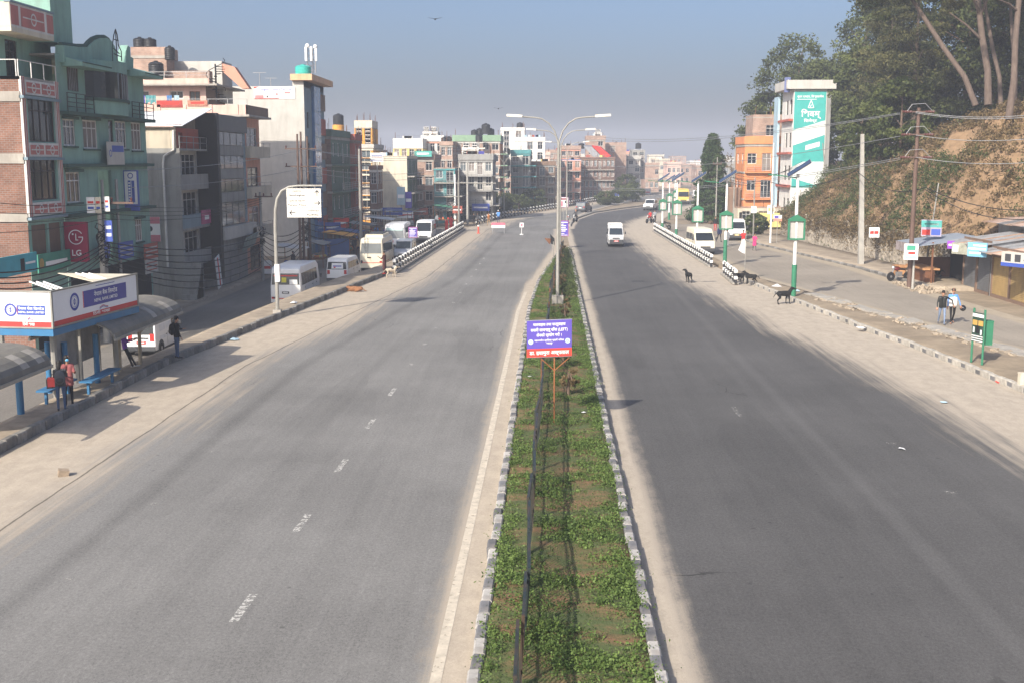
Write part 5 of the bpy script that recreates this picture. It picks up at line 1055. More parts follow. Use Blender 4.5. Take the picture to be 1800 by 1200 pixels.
b3 = AY(996, 400, 152); lamp2('third double armed lamp beside the framed poster', (b3.x, 152, 0), 10.5, 2.6, base=False)
b4 = G(1042, 352); lamp2('far double armed lamp on the bending median', (b4.x, b4.y, 0), 8.6, 2.8, base=False)
b5 = G(807, 400); lamp2('single armed lamp at the left corner of the junction', (b5.x, b5.y, 0), 9.5, 3.0, arms=(1,), base=False)
b6 = G(886, 382); lamp2('lamp with two short arms behind the far barrier', (b6.x, b6.y, 0), 8.7, 2.4, base=False)
# --- solar lamps with framed boards
def solar(label, bx, by, top_py, boxr, seed):
    p = G(bx, by, .12); zt = AY(bx, top_py, p.y).z; t = thing('solar_street_lamp', label, 'street lamp', p, group='solar lamps on white and green poles')
    x, y = p.x, p.y; zg = p.z+1.9 if by > 450 else p.z+1.0
    MB().tube([(x, y, p.z), (x, y, zg)], .15, 12).build('green_sleeve', m_grn, t, True); MB().tube([(x, y, zg), (x, y, zt)], [.11, .085], 12).build('pole', m_wpole, t, True)
    S = Face('Y', y-.13); a, b_, c, d = S.px(*boxr); f = .09; w_ = b_-a; a, b_ = x-w_/2, x+w_/2
    fr = MB(); S.box(fr, a, a+f, c, d-.25, -.1, .1); S.box(fr, b_-f, b_, c, d-.25, -.1, .1); S.box(fr, a+f, b_-f, c, c+f, -.1, .1); S.box(fr, a+f, b_-f, d-.25-f, d-.25, -.1, .1)
    fr.prism([S.P(a-.04, d-.25, .11), S.P(b_+.04, d-.25, .11), S.P((a+b_)/2, d+.05, .11)], (0, .22, 0)); bd = fr.build('board_frame', m_grn, t)
    S.box(MB(), a+f, b_-f, c+f, d-.25-f, -.05, -.02).build('clear_panel', mat('grey_acrylic', (.40, .38, .35), .35, var=.12, spec=.5), bd); S.box(MB(), x-.05, x+.05, c+.02, d-.27, .0, .03).build('centre_rib', m_wpole, bd)
    MB().obox((x+.05, y, zt+.32), (1.5, 1.0, .05), (R(12), R(-33), R(-15))).build('solar_panel', m_panel, t); MB().obox((x+.06, y, zt+.29), (1.56, 1.06, .03), (R(12), R(-33), R(-15))).build('panel_frame', m_galv, t)
    MB().tube([(x, y, zt-.25), (x-1.0, y-.1, zt-.1)], .035, 6).build('bracket', m_grn, t); MB().obox((x-1.35, y-.1, zt-.07), (.75, .26, .06), (0, R(6), 0)).build('lamp_head', m_grn, t)
for i, a in enumerate((('nearest solar lamp with green framed board beside the black dog', 1394.5, 522, 306, (1380, 379, 1410, 422)), ('second solar lamp with green framed board by the broken barrier', 1274, 465, 318, (1261, 371, 1285, 404)), ('third solar lamp, standing before the parked cream van', 1224.5, 440, 318, (1214.5, 362, 1234.5, 391)), ('fourth solar lamp along the right barrier', 1188.5, 420, 317, (1179, 352, 1196, 378)), ('fifth solar lamp at the start of the right barrier', 1164, 408, 317, (1157.5, 350, 1171.5, 370)), ('sixth solar lamp, small beyond the junction', 1176, 387, 318, (1171, 340, 1182, 356)), ('seventh solar lamp, smallest and furthest away', 1186, 376, 314, (1181.5, 335, 1190.5, 348)))): solar(*a, i)
# --- railings of concrete posts painted black and white
m_bw = mat('white_bollard_paint', (.66, .65, .62), .8, var=.1, dirt=.3); m_bk = mat('black_bollard_paint', (.03, .03, .032), .8, var=.2, dirt=.3, dcol=(.15, .13, .1))
def postmesh():
    mb = MB(); w_ = .16
    for (z0, z1, m) in ((0, .28, 1), (.28, .50, 0), (.50, .74, 1), (.74, .92, 0)): mb.box(-w_/2, w_/2, -w_/2, w_/2, z0, z1-.001, m)
    mb.add([(-.08, -.08, .919), (.08, -.08, .919), (.08, .08, .919), (-.08, .08, .919), (0, 0, 1.0)], [(0, 1, 4), (1, 2, 4), (2, 3, 4), (3, 0, 4)], 0)
    for z in (.39, .82): mb.box(-.13, .13, -.11, .11, z-.09, z+.09, 0)
    o = mb.build('post', [m_bw, m_bk]); me = o.data; bpy.data.objects.remove(o); return me
PM = postmesh()
def barrier(label, pts, step, h=1.0, broken=()):
    P = [Vector(p) for p in pts]; seg = [(b-a).length for a, b in zip(P, P[1:])]; Ltot = sum(seg); n = int(Ltot/step)
    def at(s):
        for a, b, l in zip(P, P[1:], seg):
            if s <= l: return a+(b-a)*(s/l), (b-a).normalized()
            s -= l
        return P[-1], (P[-1]-P[-2]).normalized()
    t = thing('road_barrier', label, 'barrier', P[0]); prev = None
    for i in range(n+1):
        p, d = at(i*step); o = bpy.data.objects.new('post', PM); COL.objects.link(o); o.parent = t; o.location = p-P[0]; o.rotation_euler = (random.uniform(-.03, .03), random.uniform(-.03, .03), math.atan2(d.y, d.x)); o.scale = (1, 1, h)
        if i in broken: o.rotation_euler = (.9, .3, 1)
        if prev is not None and i not in broken:
            for z in (.39, .82): MB().beam(prev+Vector((0, 0, z*h)), p+Vector((0, 0, z*h)), .09, .10).build('rail', m_bk, t)
        prev = p
    MB().prism([P[0]+Vector((-.2, 0, -.05)), P[0]+Vector((.2, 0, -.05)), P[-1]+Vector((.2, 0, -.05)), P[-1]+Vector((-.2, 0, -.05))], (0, 0, .12)).build('footing', m_conc, t) if len(P) == 2 else None
barrier('long black and white post and rail barrier beside the left lane', [G(693, 479, .1), G(815, 403, .1)], 1.45)
barrier('long black and white post and rail barrier in front of the solar lamps', [G(1250, 469, .08), G(1150, 407, .08)], 1.3)
barrier('short broken piece of black and white barrier by the second solar lamp', [G(1293, 499, .1), G(1271, 481, .1)], 1.25)
barrier('curving black and white barrier along the far left carriageway', [G(*p) for p in ((838, 396), (860, 389.5), (900, 381), (940, 374), (975, 368), (1010, 361.5), (1060, 352.5), (1105, 346))], 1.9)
# --- left direction sign on a gooseneck
def dirsign():
    b = G(488, 551, .2); t = thing('direction_sign', 'white three row direction sign hung from a grey gooseneck pole', 'road sign', b); y = b.y; q = lambda px, py: AY(px, py, y)
    MB().tube([b, q(484, 400), q(484, 370), q(487, 350), q(495, 336), q(508, 329), q(524, 327), q(566, 327)], [.10, .09, .08, .075, .07, .06, .055, .05], 8).build('pole', m_galv, t, True); MB().obox(b+Vector((0, 0, .1)), (.4, .4, .2)).build('foot', m_conc, t); MB().obox(q(488, 480)+Vector((0, -.02, 0)), (.24, .24, .9)).build('paper_wrap', m_wpt, t)
    S = Face('Y', y-.08); a, b_, c, d = S.px(504.5, 331.5, 564.5, 383); w_, h_ = b_-a, d-c; ivory = mat('ivory_board', (.68, .65, .58), .6, var=.05)
    for k in range(3):
        z0, z1 = c+h_*k/3+.012, c+h_*(k+1)/3-.012; p = S.box(MB(), a, b_, z0, z1, 0, .05).build('sign_row', ivory, t); zm = (z0+z1)/2; hh = z1-z0
        dev, lat, side = ((' \u0930\u093e\u0927\u093f\u0915\u093e'.strip(), 'Radhika', -1), ('\u092a\u0941\u0930\u093e\u0928\u094b \u0920\u093f\u092e\u0940', 'Purano Thimi', 1), ('\u0917\u0920\u094d\u0920\u093e\u0918\u0930', 'Gatthaghar', 0))[k]
        if k == 0: dev = '\u0930\u093e\u093f\u0927\u0915\u093e'
        if k == 1: dev = '\u092a\u0941\u0930\u093e\u0928\u094b \u093f\u0920\u092e\u0940'
        ux = b_-w_*.22 if k == 0 else a+w_*.3
        lettering(S, dev, ux-(.0 if k else 0), zm+hh*.2, hh*.2, m_gtxt, p, .056, w_*(.34 if k == 0 else .28 if k == 2 else .46), bold=False); lettering(S, lat, ux-(.05 if k == 0 else -.05*0), zm-hh*.22, hh*.2, m_gtxt, p, .056, w_*(.34 if k == 0 else .5 if k == 2 else .54))
        ax, az = (a+w_*.16, zm) if k == 0 else (b_-w_*.11, zm); ang = {0: 180, 1: 0, 2: 90}[k]; mb = MB(); R2 = lambda u, v: S.P(ax+u*math.cos(R(ang))-v*math.sin(R(ang)), az+u*math.sin(R(ang))+v*math.cos(R(ang)), .056)
        mb.poly([R2(-.16, -.022), R2(.12, -.022), R2(.12, .022), R2(-.16, .022)]); mb.poly([R2(.17, 0), R2(.04, .13), R2(.0, .11), R2(.10, 0)]); mb.poly([R2(.17, 0), R2(.10, 0), R2(.0, -.11), R2(.04, -.13)]); mb.build('arrow', m_gtxt, p)
    for u in (a+.3, b_-.3): MB().tube([S.P(u, d, .0), (u, y, q(540, 327).z)], .02, 5).build('hanger', m_galv, t)
dirsign()
# --- blue and red notice in the median
def mediansign():
    b = G(974, 742, .2); y = b.y; t = thing('notice_sign', 'purple and red notice board on an orange post in the median', 'sign', b); S = Face('Y', y-.06); org_ = mat('orange_primer', (.27, .105, .04), .7)
    a, bb, c, d = S.px(926, 563, 1005, 626); sh = .05; w_, h_ = bb-a, d-c
    def quad(z0, z1, dd, name, m, par):
        sl = lambda u: (u-(a+bb)/2)*.045
        return MB().prism([S.P(a, z0+sl(a), dd), S.P(bb, z0+sl(bb), dd), S.P(bb, z1+sl(bb), dd), S.P(a, z1+sl(a), dd)], (0, .03, 0)).build(name, m, par)
    bd = quad(c+h_*.23, d, .02, 'purple_panel', mat('violet_print', (.10, .07, .36), .55, var=.05), t); rd = quad(c, c+h_*.228, .02, 'red_panel', mat('bright_red_print', (.62, .055, .04), .55, var=.05), t); quad(c-.02, d+.02, .005, 'back_sheet', m_steel, t)
    L_ = lambda s, v, hh, wd, par, u=.5: lettering(S, s, a+w_*u, c+h_*v, h_*hh, m_wtxt, par, .03, w_*wd, shear=.045)
    L_('\u092e\u093e\u0932\u0935\u093e\u0939\u0915 \u0924\u0925\u093e \u092f\u093e\u0924\u094d\u0930\u0941\u0935\u093e\u0939\u0915', .885, .075, .72, bd); L_('\u0938\u0935\u093e\u0930\u0940 \u0938\u093e\u0927\u0928\u0939\u0930\u0941 \u092c\u093e\u0901\u092f\u093e (LEFT)', .735, .08, .82, bd); L_('\u0932\u0947\u0928\u0915\u094b \u092a\u094d\u0930\u092f\u094b\u0917 \u0917\u0930\u094c\u0902 \u0964', .59, .08, .56, bd); L_('\u092e\u0939\u093e\u0928\u0917\u0930\u0940\u092f \u091f\u094d\u0930\u093e\u092b\u093f\u0915 \u092a\u094d\u0930\u0939\u0930\u0940 \u092a\u0930\u093f\u0938\u0930'.replace('\u092b\u093f', '\u093f\u092b').replace('\u0930\u093f', '\u093f\u0930'), .45, .045, .66, bd); L_('\u092d\u0915\u094d\u0924\u092a\u0941\u0930', .37, .045, .14, bd); L_('\u0921\u093e. \u0907\u0935\u093e\u092e\u0941\u0930\u093e \u0905\u0938\u094d\u092a\u0924\u093e\u0932', .11, .10, .88, rd)
    for u in (.09, .91): disc(S, a+w_*u, c+h_*.42+(u-.5)*w_*.045, .075, mat('pale_blue_emblem', (.5, .62, .68), .6), bd, .031, 18, 'emblem'); disc(S, a+w_*u, c+h_*.42+(u-.5)*w_*.045, .04, m_gtxt, bd, .033, 12, 'emblem_mark', .012)
    z = c-.02; MB().tube([b, (b.x, y, d-.1)], .024, 6).build('post', org_, t)
    for s in (-1, 1): MB().tube([(b.x, y, z-.42), (b.x+s*.52, y, z+.05)], .015, 6).build('strut', org_, t)
mediansign()
def plate(label, name, px, py, y, w_, h_, m, border=None, lines=(), post_to=None, rz=0.0, cat='sign'):
    c = AY(px, py, y); t = thing(name, label, cat, (c.x, y, 0 if post_to is None else post_to), rz, local=True); z = c.z-(0 if post_to is None else post_to)
    MB().box(-w_/2, w_/2, -.03, .03, z-h_/2, z+h_/2).build('board', border or m, t)
    if border: MB().box(-w_/2+.05, w_/2-.05, -.04, -.031, z-h_/2+.05, z+h_/2-.05).build('panel', m, t)
    for (u0, u1, v0, v1, mm) in lines: MB().box(-w_/2+w_*u0, -w_/2+w_*u1, -.05, -.041, z-h_/2+h_*v0, z-h_/2+h_*v1).build('print', mm, t)
    MB().tube([(0, .06, 0), (0, .06, z+h_/2)], .035, 6).build('post', m_galv, t); return t
vio = MATS['violet_print']; mag = mat('purple_border', (.30, .07, .22), .6)
rows = [(.1, .9, .86, .91, m_wtxt), (.25, .5, .75, .79, m_wtxt), (.1, .75, .65, .7, m_wtxt), (.15, .7, .53, .58, m_wtxt), (.1, .85, .42, .47, m_wtxt), (.12, .7, .31, .36, m_wtxt), (.1, .6, .16, .19, m_wtxt), (.1, .9, .06, .09, m_wtxt)]
plate('tall violet notice with white lines behind the nearest median lamp', 'notice_sign', 990.5, 402, 106, .95, 1.45, vio, mag, rows, .2)
plate('violet notice with purple border on the left barrier', 'notice_sign', 726, 409, 101, .8, .95, vio, mag, rows, -1.0)
t = plate('red and white framed poster panel on the far median', 'poster_panel', 991, 356, 156, 1.25, 1.4, m_wpt, mag, [(.08, .42, .1, .6, mat('rose_print', (.55, .2, .25), .6)), (.08, .9, .72, .9, mat('maroon_print', (.25, .08, .1), .6)), (.6, .8, .4, .65, m_gtxt)], 0)
t = thing('warning_sign', 'dark triangular warning sign tilted beside the median fence', 'road sign', AY(968, 450, 98)); q = lambda px, py: AY(px, py, 98)
MB().prism([q(967, 412), q(975, 420), q(975, 431), q(968, 429)], (0, .05, 0)).build('dark_plate', m_blk, t); MB().prism([q(957, 419), q(971, 420), q(966, 430)], (0, .05, 0)).build('rusty_triangle', m_rust, t); MB().tube([q(973, 425), q(973, 462)], .04, 6).build('post', m_galv, t)
# --- things at the junction
def junction():
    b = G(875, 411); t = thing('road_block', 'pink and white road block board on thin legs in the junction', 'barricade', b); S = Face('Y', b.y); a, bb, c, d = S.px(864, 392, 888, 401); S.box(MB(), a, bb, c, (c+d)/2, 0, .05).build('white_half', m_wpt, t); S.box(MB(), a, bb, (c+d)/2+.002, d, 0, .05).build('pink_half', mat('pink_red_paint', (.6, .15, .2), .6), t)
    for u in (a+.1, bb-.1): S.box(MB(), u-.03, u+.03, 0, c, 0, .05).build('leg', m_steel, t)
    b = G(917, 413); t = thing('stop_stand', 'small white stop board on a single stand in the junction', 'sign', b); S = Face('Y', b.y); a, bb, c, d = S.px(913.5, 392, 920.5, 400); S.box(MB(), a, bb, c, d, 0, .05).build('board', m_wpt, t); S.box(MB(), a+.1, bb-.1, c+.15, d-.15, .05, .056).build('red_print', MATS['pink_red_paint'], t); MB().tube([b, b+Vector((0, .03, c))], .03, 6).build('stand', m_wpole, t); MB().lathe([(.25, 0), (.2, .08)], b, 12).build('foot', m_wpole, t)
    b = G(841, 411); t = thing('traffic_post', 'short red and white plastic post at the junction corner', 'bollard', b); MB().lathe([(.2, 0), (.2, .06), (.1, .08), (.09, .8), (.06, .82)], b, 12).build('tube', mat('red_plastic', (.55, .09, .06), .5), t, True); MB().lathe([(.13, .8), (.13, .95)], b, 12).build('white_cap', m_wpt, t)
    b = AY(806, 322, 139); t = thing('signal_mast', 'horizontal traffic signal arm on the junction corner pole', 'traffic signal', b); e = AY(882, 323, 139); MB().tube([b, e], .07, 8).build('arm', m_galv, t); MB().tube([(b.x, 139, 0), (b.x, 139, b.z+.3)], .12, 8).build('mast', m_galv, t)
    for k, px in enumerate((874, 879, 884)): p = AY(px, 324, 139); MB().box(p.x-.16, p.x+.16, 138.8, 139.05, p.z-.5, p.z+.25).build('signal_box', m_blk, t)
junction()
# --- utility poles and wires
POLES = {}
def upole(label, px, pyb, pyt, x=None, y=None, m=None, r=.13, zb=None, arms=(), lean=0.0, square=False):
    p = G(px, pyb, zb if zb is not None else 0) if x is None and y is None else (AX(px, pyb, x) if x is not None else AY(px, pyb, y))
    if zb is not None: p = Vector((p.x, p.y, zb))
    zt = AY(px, pyt, p.y).z; t = thing('utility_pole', label, 'utility pole', p)
    if square: MB().add([(p.x-r, p.y-r, p.z), (p.x+r, p.y-r, p.z), (p.x+r, p.y+r, p.z), (p.x-r, p.y+r, p.z), (p.x-r*.6+lean, p.y-r*.6, zt), (p.x+r*.6+lean, p.y-r*.6, zt), (p.x+r*.6+lean, p.y+r*.6, zt), (p.x-r*.6+lean, p.y+r*.6, zt)], [(0,1,5,4),(1,2,6,5),(2,3,7,6),(3,0,4,7),(4,5,6,7)]).build('shaft', m or m_cpole, t)
    else: MB().tube([p, (p.x+lean, p.y, zt)], [r, r*.65], 10).build('shaft', m or m_cpole, t, True)
    for (z, w_, off) in arms:
        zz = AY(px, z, p.y).z; a = MB().beam((p.x-w_/2+off, p.y-.12, zz), (p.x+w_/2+off, p.y-.12, zz), .08, .1).build('crossarm', m_spole, t)
        for u in np.linspace(-w_/2+.1, w_/2-.1, 3): MB().lathe([(.03, 0), (.07, .05), (.04, .1), (.07, .15), (.03, .22)], (p.x+u+off, p.y-.12, zz+.05), 8).build('insulator', mat('insulator_clay', (.10, .035, .03), .4), a)
    POLES[px] = (p, zt); return t, p, zt
upole('concrete utility pole with tangled cables before the green house', 182, 498, 352, x=-22.8, m=m_cpole, r=.17, zb=-1.2, arms=((357, 2.2, .7),))
upole('utility pole with crossarm at the corner of the glass fronted house', 461, 455, 338, x=-22.4, m=m_grey, r=.14, zb=-1.2, arms=((346, 1.4, .3),))
for k, (px, yt) in enumerate(((529, 236), (535, 232), (546, 240))): upole(('left', 'middle', 'right')[k]+' post of the transformer pole group by the tall pale wall', px, 470, yt, x=-20.2, m=m_spole, r=.12, zb=-1.1, arms=((262, 2.6, 0), (293, 2.6, 0)) if k == 1 else ())
upole('pale steel pole before the dark green house', 635, 440, 262, x=-17.2, m=m_galv, r=.16, zb=-.8)
upole('cement pole at the left end of the junction', 822, 397, 285, y=147, r=.16, zb=0, arms=())
upole('white pole with red and blue notice at the junction corner', 800.5, 398, 307, y=142, m=m_wpole, r=.15, zb=0)
t, pb, zb_ = upole('tall brown steel power pole beside the wooden stall', 1598, 507, 190, m=m_spole, r=.17, zb=0)
for py in (197, 237, 277):
    zz = AY(1596, py, pb.y).z; a = MB().beam((pb.x-.75, pb.y-.16, zz), (pb.x+.75, pb.y-.16, zz), .09, .09).build('crossarm', m_spole, t)
    for u in (-.8, -.6, .6, .8): MB().lathe([(.04, -.25), (.09, -.2), (.05, -.12), (.09, -.06), (.05, 0), (.09, .08), (.04, .15)], (pb.x+u, pb.y-.16, zz), 8, axis='X').build('insulator', MATS['insulator_clay'], a)
    MB().tube([(pb.x-.8, pb.y-.2, zz), (pb.x-.5, pb.y-.25, zz+.45), (pb.x+.3, pb.y-.25, zz+.5), (pb.x+.8, pb.y-.2, zz+.02)], .02, 5).build('jumper', m_awire, t)
upole('short grey prop against the foot of the brown power pole', 1604, 508, 450, y=pb.y-.4, m=m_cpole, r=.09, zb=0)
upole('pale concrete pole with red notice before the stone wall', 1513, 465, 236, m=m_cpole, r=.2, zb=0.1, square=True, lean=-.35)
upole('thin steel pole carrying a cable box behind the stall', 1627, 455, 322, y=80, m=m_galv, r=.07, zb=0.2, lean=.6)
upole('thin pale pole left of the orange house', 1289, 385, 258, y=146, m=m_galv, r=.11, zb=0)
upole('white pole with crossbar before the conifer', 1258, 390, 277, y=140, m=m_galv, r=.10, zb=0, arms=((289, 1.1, 0),))
upole('white pole with lamp before the orange house', 1354, 428, 252, m=m_wpole, r=.1, zb=.12)
upole('grey pole with notice board beside the yellow panel', 1324, 412, 312, y=120, m=m_galv, r=.09, zb=.1)
upole('pole leaning behind the advert house', 1457, 340, 252, y=128, m=m_galv, r=.09, zb=3, lean=-.9)
for lab, px, py, y, w_, h_, bits in (('white and yellow notice on the white pole before the orange house', 1355, 369, 112, .65, .85, [(.1, .9, .3, .7, m_yel)]), ('pale notice on the grey pole by the yellow panel', 1325, 369, 119.5, .55, .7, [(.2, .8, .4, .7, m_ltblue)]), ('pink and violet notice fixed to the white pole before the orange house', 1367, 384, 111.6, .8, .6, [(.0, 1, .0, .45, m_salmon), (.1, .6, .5, .9, vio)])):
    plate(lab, 'notice_sign', px, py, y, w_, h_, m_wpt, None, bits, .1)
def wires(label, spans, r=.018, m=None, n=14):
    t = thing('power_line', label, 'cables', spans[0][0])
    for (a, b, sag) in spans:
        a, b = Vector(a), Vector(b); pts = [a+(b-a)*k/n-Vector((0, 0, sag*4*(k/n)*(1-k/n))) for k in range(n+1)]; MB().tube(pts, r, 4).build('wire', m or m_wire, t)
yp = pb.y-.2
L1 = [(AY(1582, py, yp), AY(1060, qy, 145), .5) for py, qy in ((199, 242), (201, 246), (240, 292), (278, 330), (281, 333))]
wires('high tension wires running left from the brown power pole over the road', [(a, b, .8) for a, b, s in L1], .02, m_awire)
wires('high tension wires running right from the brown power pole', [(AY(1610, py, yp), AY(1850, qy, yp-6), .3) for py, qy in ((197, 198), (238, 240), (277, 282), (199, 202))], .02, m_awire)
zA = lambda px, py, x: AX(px, py, x)
wires('slack black cables strung along the left shop fronts from the tangled pole', [(AX(-60, 478+7*k, -22.8), AX(182, 430+6*k, -22.7), .5+.1*k) for k in range(5)]+[(AX(182, 425+7*k, -22.7), AX(461, 415+9*k, -22.3), .7+.12*k) for k in range(7)], .03)
wires('thick cable bundle between the corner pole and the transformer poles', [(AX(461, 405+8*k, -22.3), AX(532, 400+7*k, -20.2), .6+.1*k) for k in range(7)], .03)
wires('thin wires from the tangled pole along the green house', [(AX(-60, 350+20*k, -22.8), AX(182, 358+9*k, -22.7), .2) for k in range(4)]+[(AX(182, 358+9*k, -22.7), AX(461, 346+4*k, -22.3), .5) for k in range(4)], .014)
wires('high wires between the corner pole, transformer poles and the junction', [(AX(230, 300, -24), AX(532, 264, -20.2), .3), (AX(230, 330, -24), AX(532, 296, -20.2), .3), (AX(532, 262, -20.2), AY(806, 262, 142), .8), (AX(532, 294, -20.2), AY(806, 292, 142), .8), (AX(540, 262, -20.2), AY(806, 268, 142), 1.0), (AX(532, 300, -20.2), AY(806, 300, 142), 1.0)], .018, m_awire)
wires('bundle of black cables from the transformer poles to the junction', [(AX(535, 380+10*k, -20.2), AX(635, 370+8*k, -17.2), .6+.1*k) for k in range(5)]+[(AX(635, 370+8*k, -17.2), AY(800, 345+5*k, 142), .8+.1*k) for k in range(5)], .03)
wires('cables hanging along the right hill to the steel pole', [(AY(1627, 330, 80), AY(1850, 368, 72), .6), (AY(1627, 334, 80), AY(1850, 380, 72), .9), (AY(1505, 300, 88), AY(1627, 330, 80), .8), (AY(1354, 320, 112), AY(1505, 300, 88), .8)], .03)
wires('black service cables in front of the orange house', [(AY(1289, 300+6*k, 146), AY(1410, 290-3*k, 120), .9) for k in range(3)]+[(AY(1258, 300+5*k, 140), AY(1354, 318+4*k, 112), .5) for k in range(3)], .022)
def tangle(label, c, n, w_, h_):
    t = thing('cable_coils', label, 'cables', c); rr = random.Random(int(c.y)); mb = MB()
    for k in range(n):
        r = rr.uniform(.18, .5)*w_; z = rr.uniform(-h_, h_); pts = [c+Vector((math.cos(a)*r*.6+rr.uniform(-.05, .05), math.sin(a)*r, z+math.cos(a*2+k)*.18*h_)) for a in [2*math.pi*j/9 for j in range(10)]]; mb.tube(pts, .025, 4)
    mb.build('coil', m_wire, t)
tangle('tangle of black cable coils on the pole before the green house', AX(182, 425, -22.7), 16, 1.3, 1.0); tangle('tangle of black cable coils on the corner pole', AX(461, 415, -22.3), 10, 1.0, .8); tangle('tangle of black cable coils below the transformer', AX(536, 395, -20.2), 14, 1.3, 1.2)
t = thing('pole_signs', 'cluster of small white and red boards on the tangled pole', 'sign', AX(180, 380, -22.5))
S = Face('Y', POLES[182][0].y-.3)
for rc, m in (((153, 347, 167, 375), m_wpt), ((168, 347, 178, 375), m_cream), ((184, 346, 193, 372), m_wpt), ((185, 388, 198, 425), m_bluep)):
    r = S.px(*rc); p = S.box(MB(), *r, 0, .05).build('board', m, t)
    for k in range(2): S.box(MB(), r[0]+.05, r[1]-.05, r[2]+(r[3]-r[2])*(.25+.35*k), r[2]+(r[3]-r[2])*(.4+.35*k), .05, .056).build('print', m_red if (k and m != m_bluep) else m_wtxt if m == m_bluep else m_bluep, p)
# --- right verge board, bollard, rubbish
def vergeboard():
    b0, b1 = G(1707, 636, .16), G(1726, 641, .16); t = thing('notice_board', 'dark green information board on two green posts on the verge', 'sign', (b0+b1)/2); dx = (b1-b0)
    for p in (b0, b1): MB().tube([p, p+Vector((0, 0, 2.15))], .045, 8).build('post', m_grn, t)
    u = dx.normalized(); n = Vector((u.y, -u.x, 0)); w_ = dx.length
    def q(a, b_, z0, z1, d, name, m, par): return MB().prism([b0+u*a+n*d+Vector((0, 0, z0)), b0+u*b_+n*d+Vector((0, 0, z0)), b0+u*b_+n*d+Vector((0, 0, z1)), b0+u*a+n*d+Vector((0, 0, z1))], n*.012).build(name, m, par)
    dk = mat('bottle_green', (.03, .06, .045), .6); bd = q(-.02, w_+.02, .85, 2.0, .03, 'board', dk, t); ye = mat('ochre_paint', (.5, .3, .08), .7)
    q(.0, w_, 1.82, 1.95, .045, 'white_header', m_wpt, bd); q(.02, w_*.45, 1.5, 1.7, .045, 'yellow_hand', ye, bd); q(w_*.55, w_-.02, 1.5, 1.7, .045, 'yellow_hand', ye, bd); q(.06, .14, 1.2, 1.42, .045, 'white_bottle', m_wpt, bd); q(w_-.16, w_-.08, 1.15, 1.35, .045, 'white_bottle', m_wpt, bd); q(w_*.35, w_*.65, 1.2, 1.48, .045, 'dark_shape', m_blk, bd)
    for k in range(3): q(.0, w_, .88+.09*k, .92+.09*k, .045, 'white_line', m_wpt, bd)
    c = b1+Vector((.25, .15, 0)); bn = thing('litter_bin', 'green litter bin hung behind the verge information board', 'bin', c); MB().box(c.x-.14, c.x+.16, c.y, c.y+.35, c.z+.75, c.z+1.65).build('bin_body', m_grn, bn); MB().box(c.x-.15, c.x+.17, c.y-.01, c.y+.36, c.z+1.65, c.z+1.7).build('rim', m_grn, bn)
vergeboard()
b = G(1796, 682, .1); t = thing('marker_post', 'squat cream concrete marker at the right edge of the frame', 'bollard', b); MB().box(b.x-.12, b.x+.16, b.y-.12, b.y+.12, 0, .62).build('post', m_cream, t); MB().box(b.x-.13, b.x+.17, b.y-.13, b.y+.13, .62, .66).build('cap', m_cream, t)
t = thing('flag_pole', 'thin pole with a white rag hanging from it on the verge', 'pole', G(1309, 489, .15)); b = G(1309, 489, .15); MB().tube([b, b+Vector((0, 0, 2.9))], .03, 6).build('pole', m_galv, t); q = lambda px, py: AY(px, py, b.y); MB().prism([q(1308, 420), q(1312, 428), q(1311, 447), q(1304, 444), q(1298, 440), q(1303, 428)], (0, .06, 0)).build('rag', m_wpt, t)
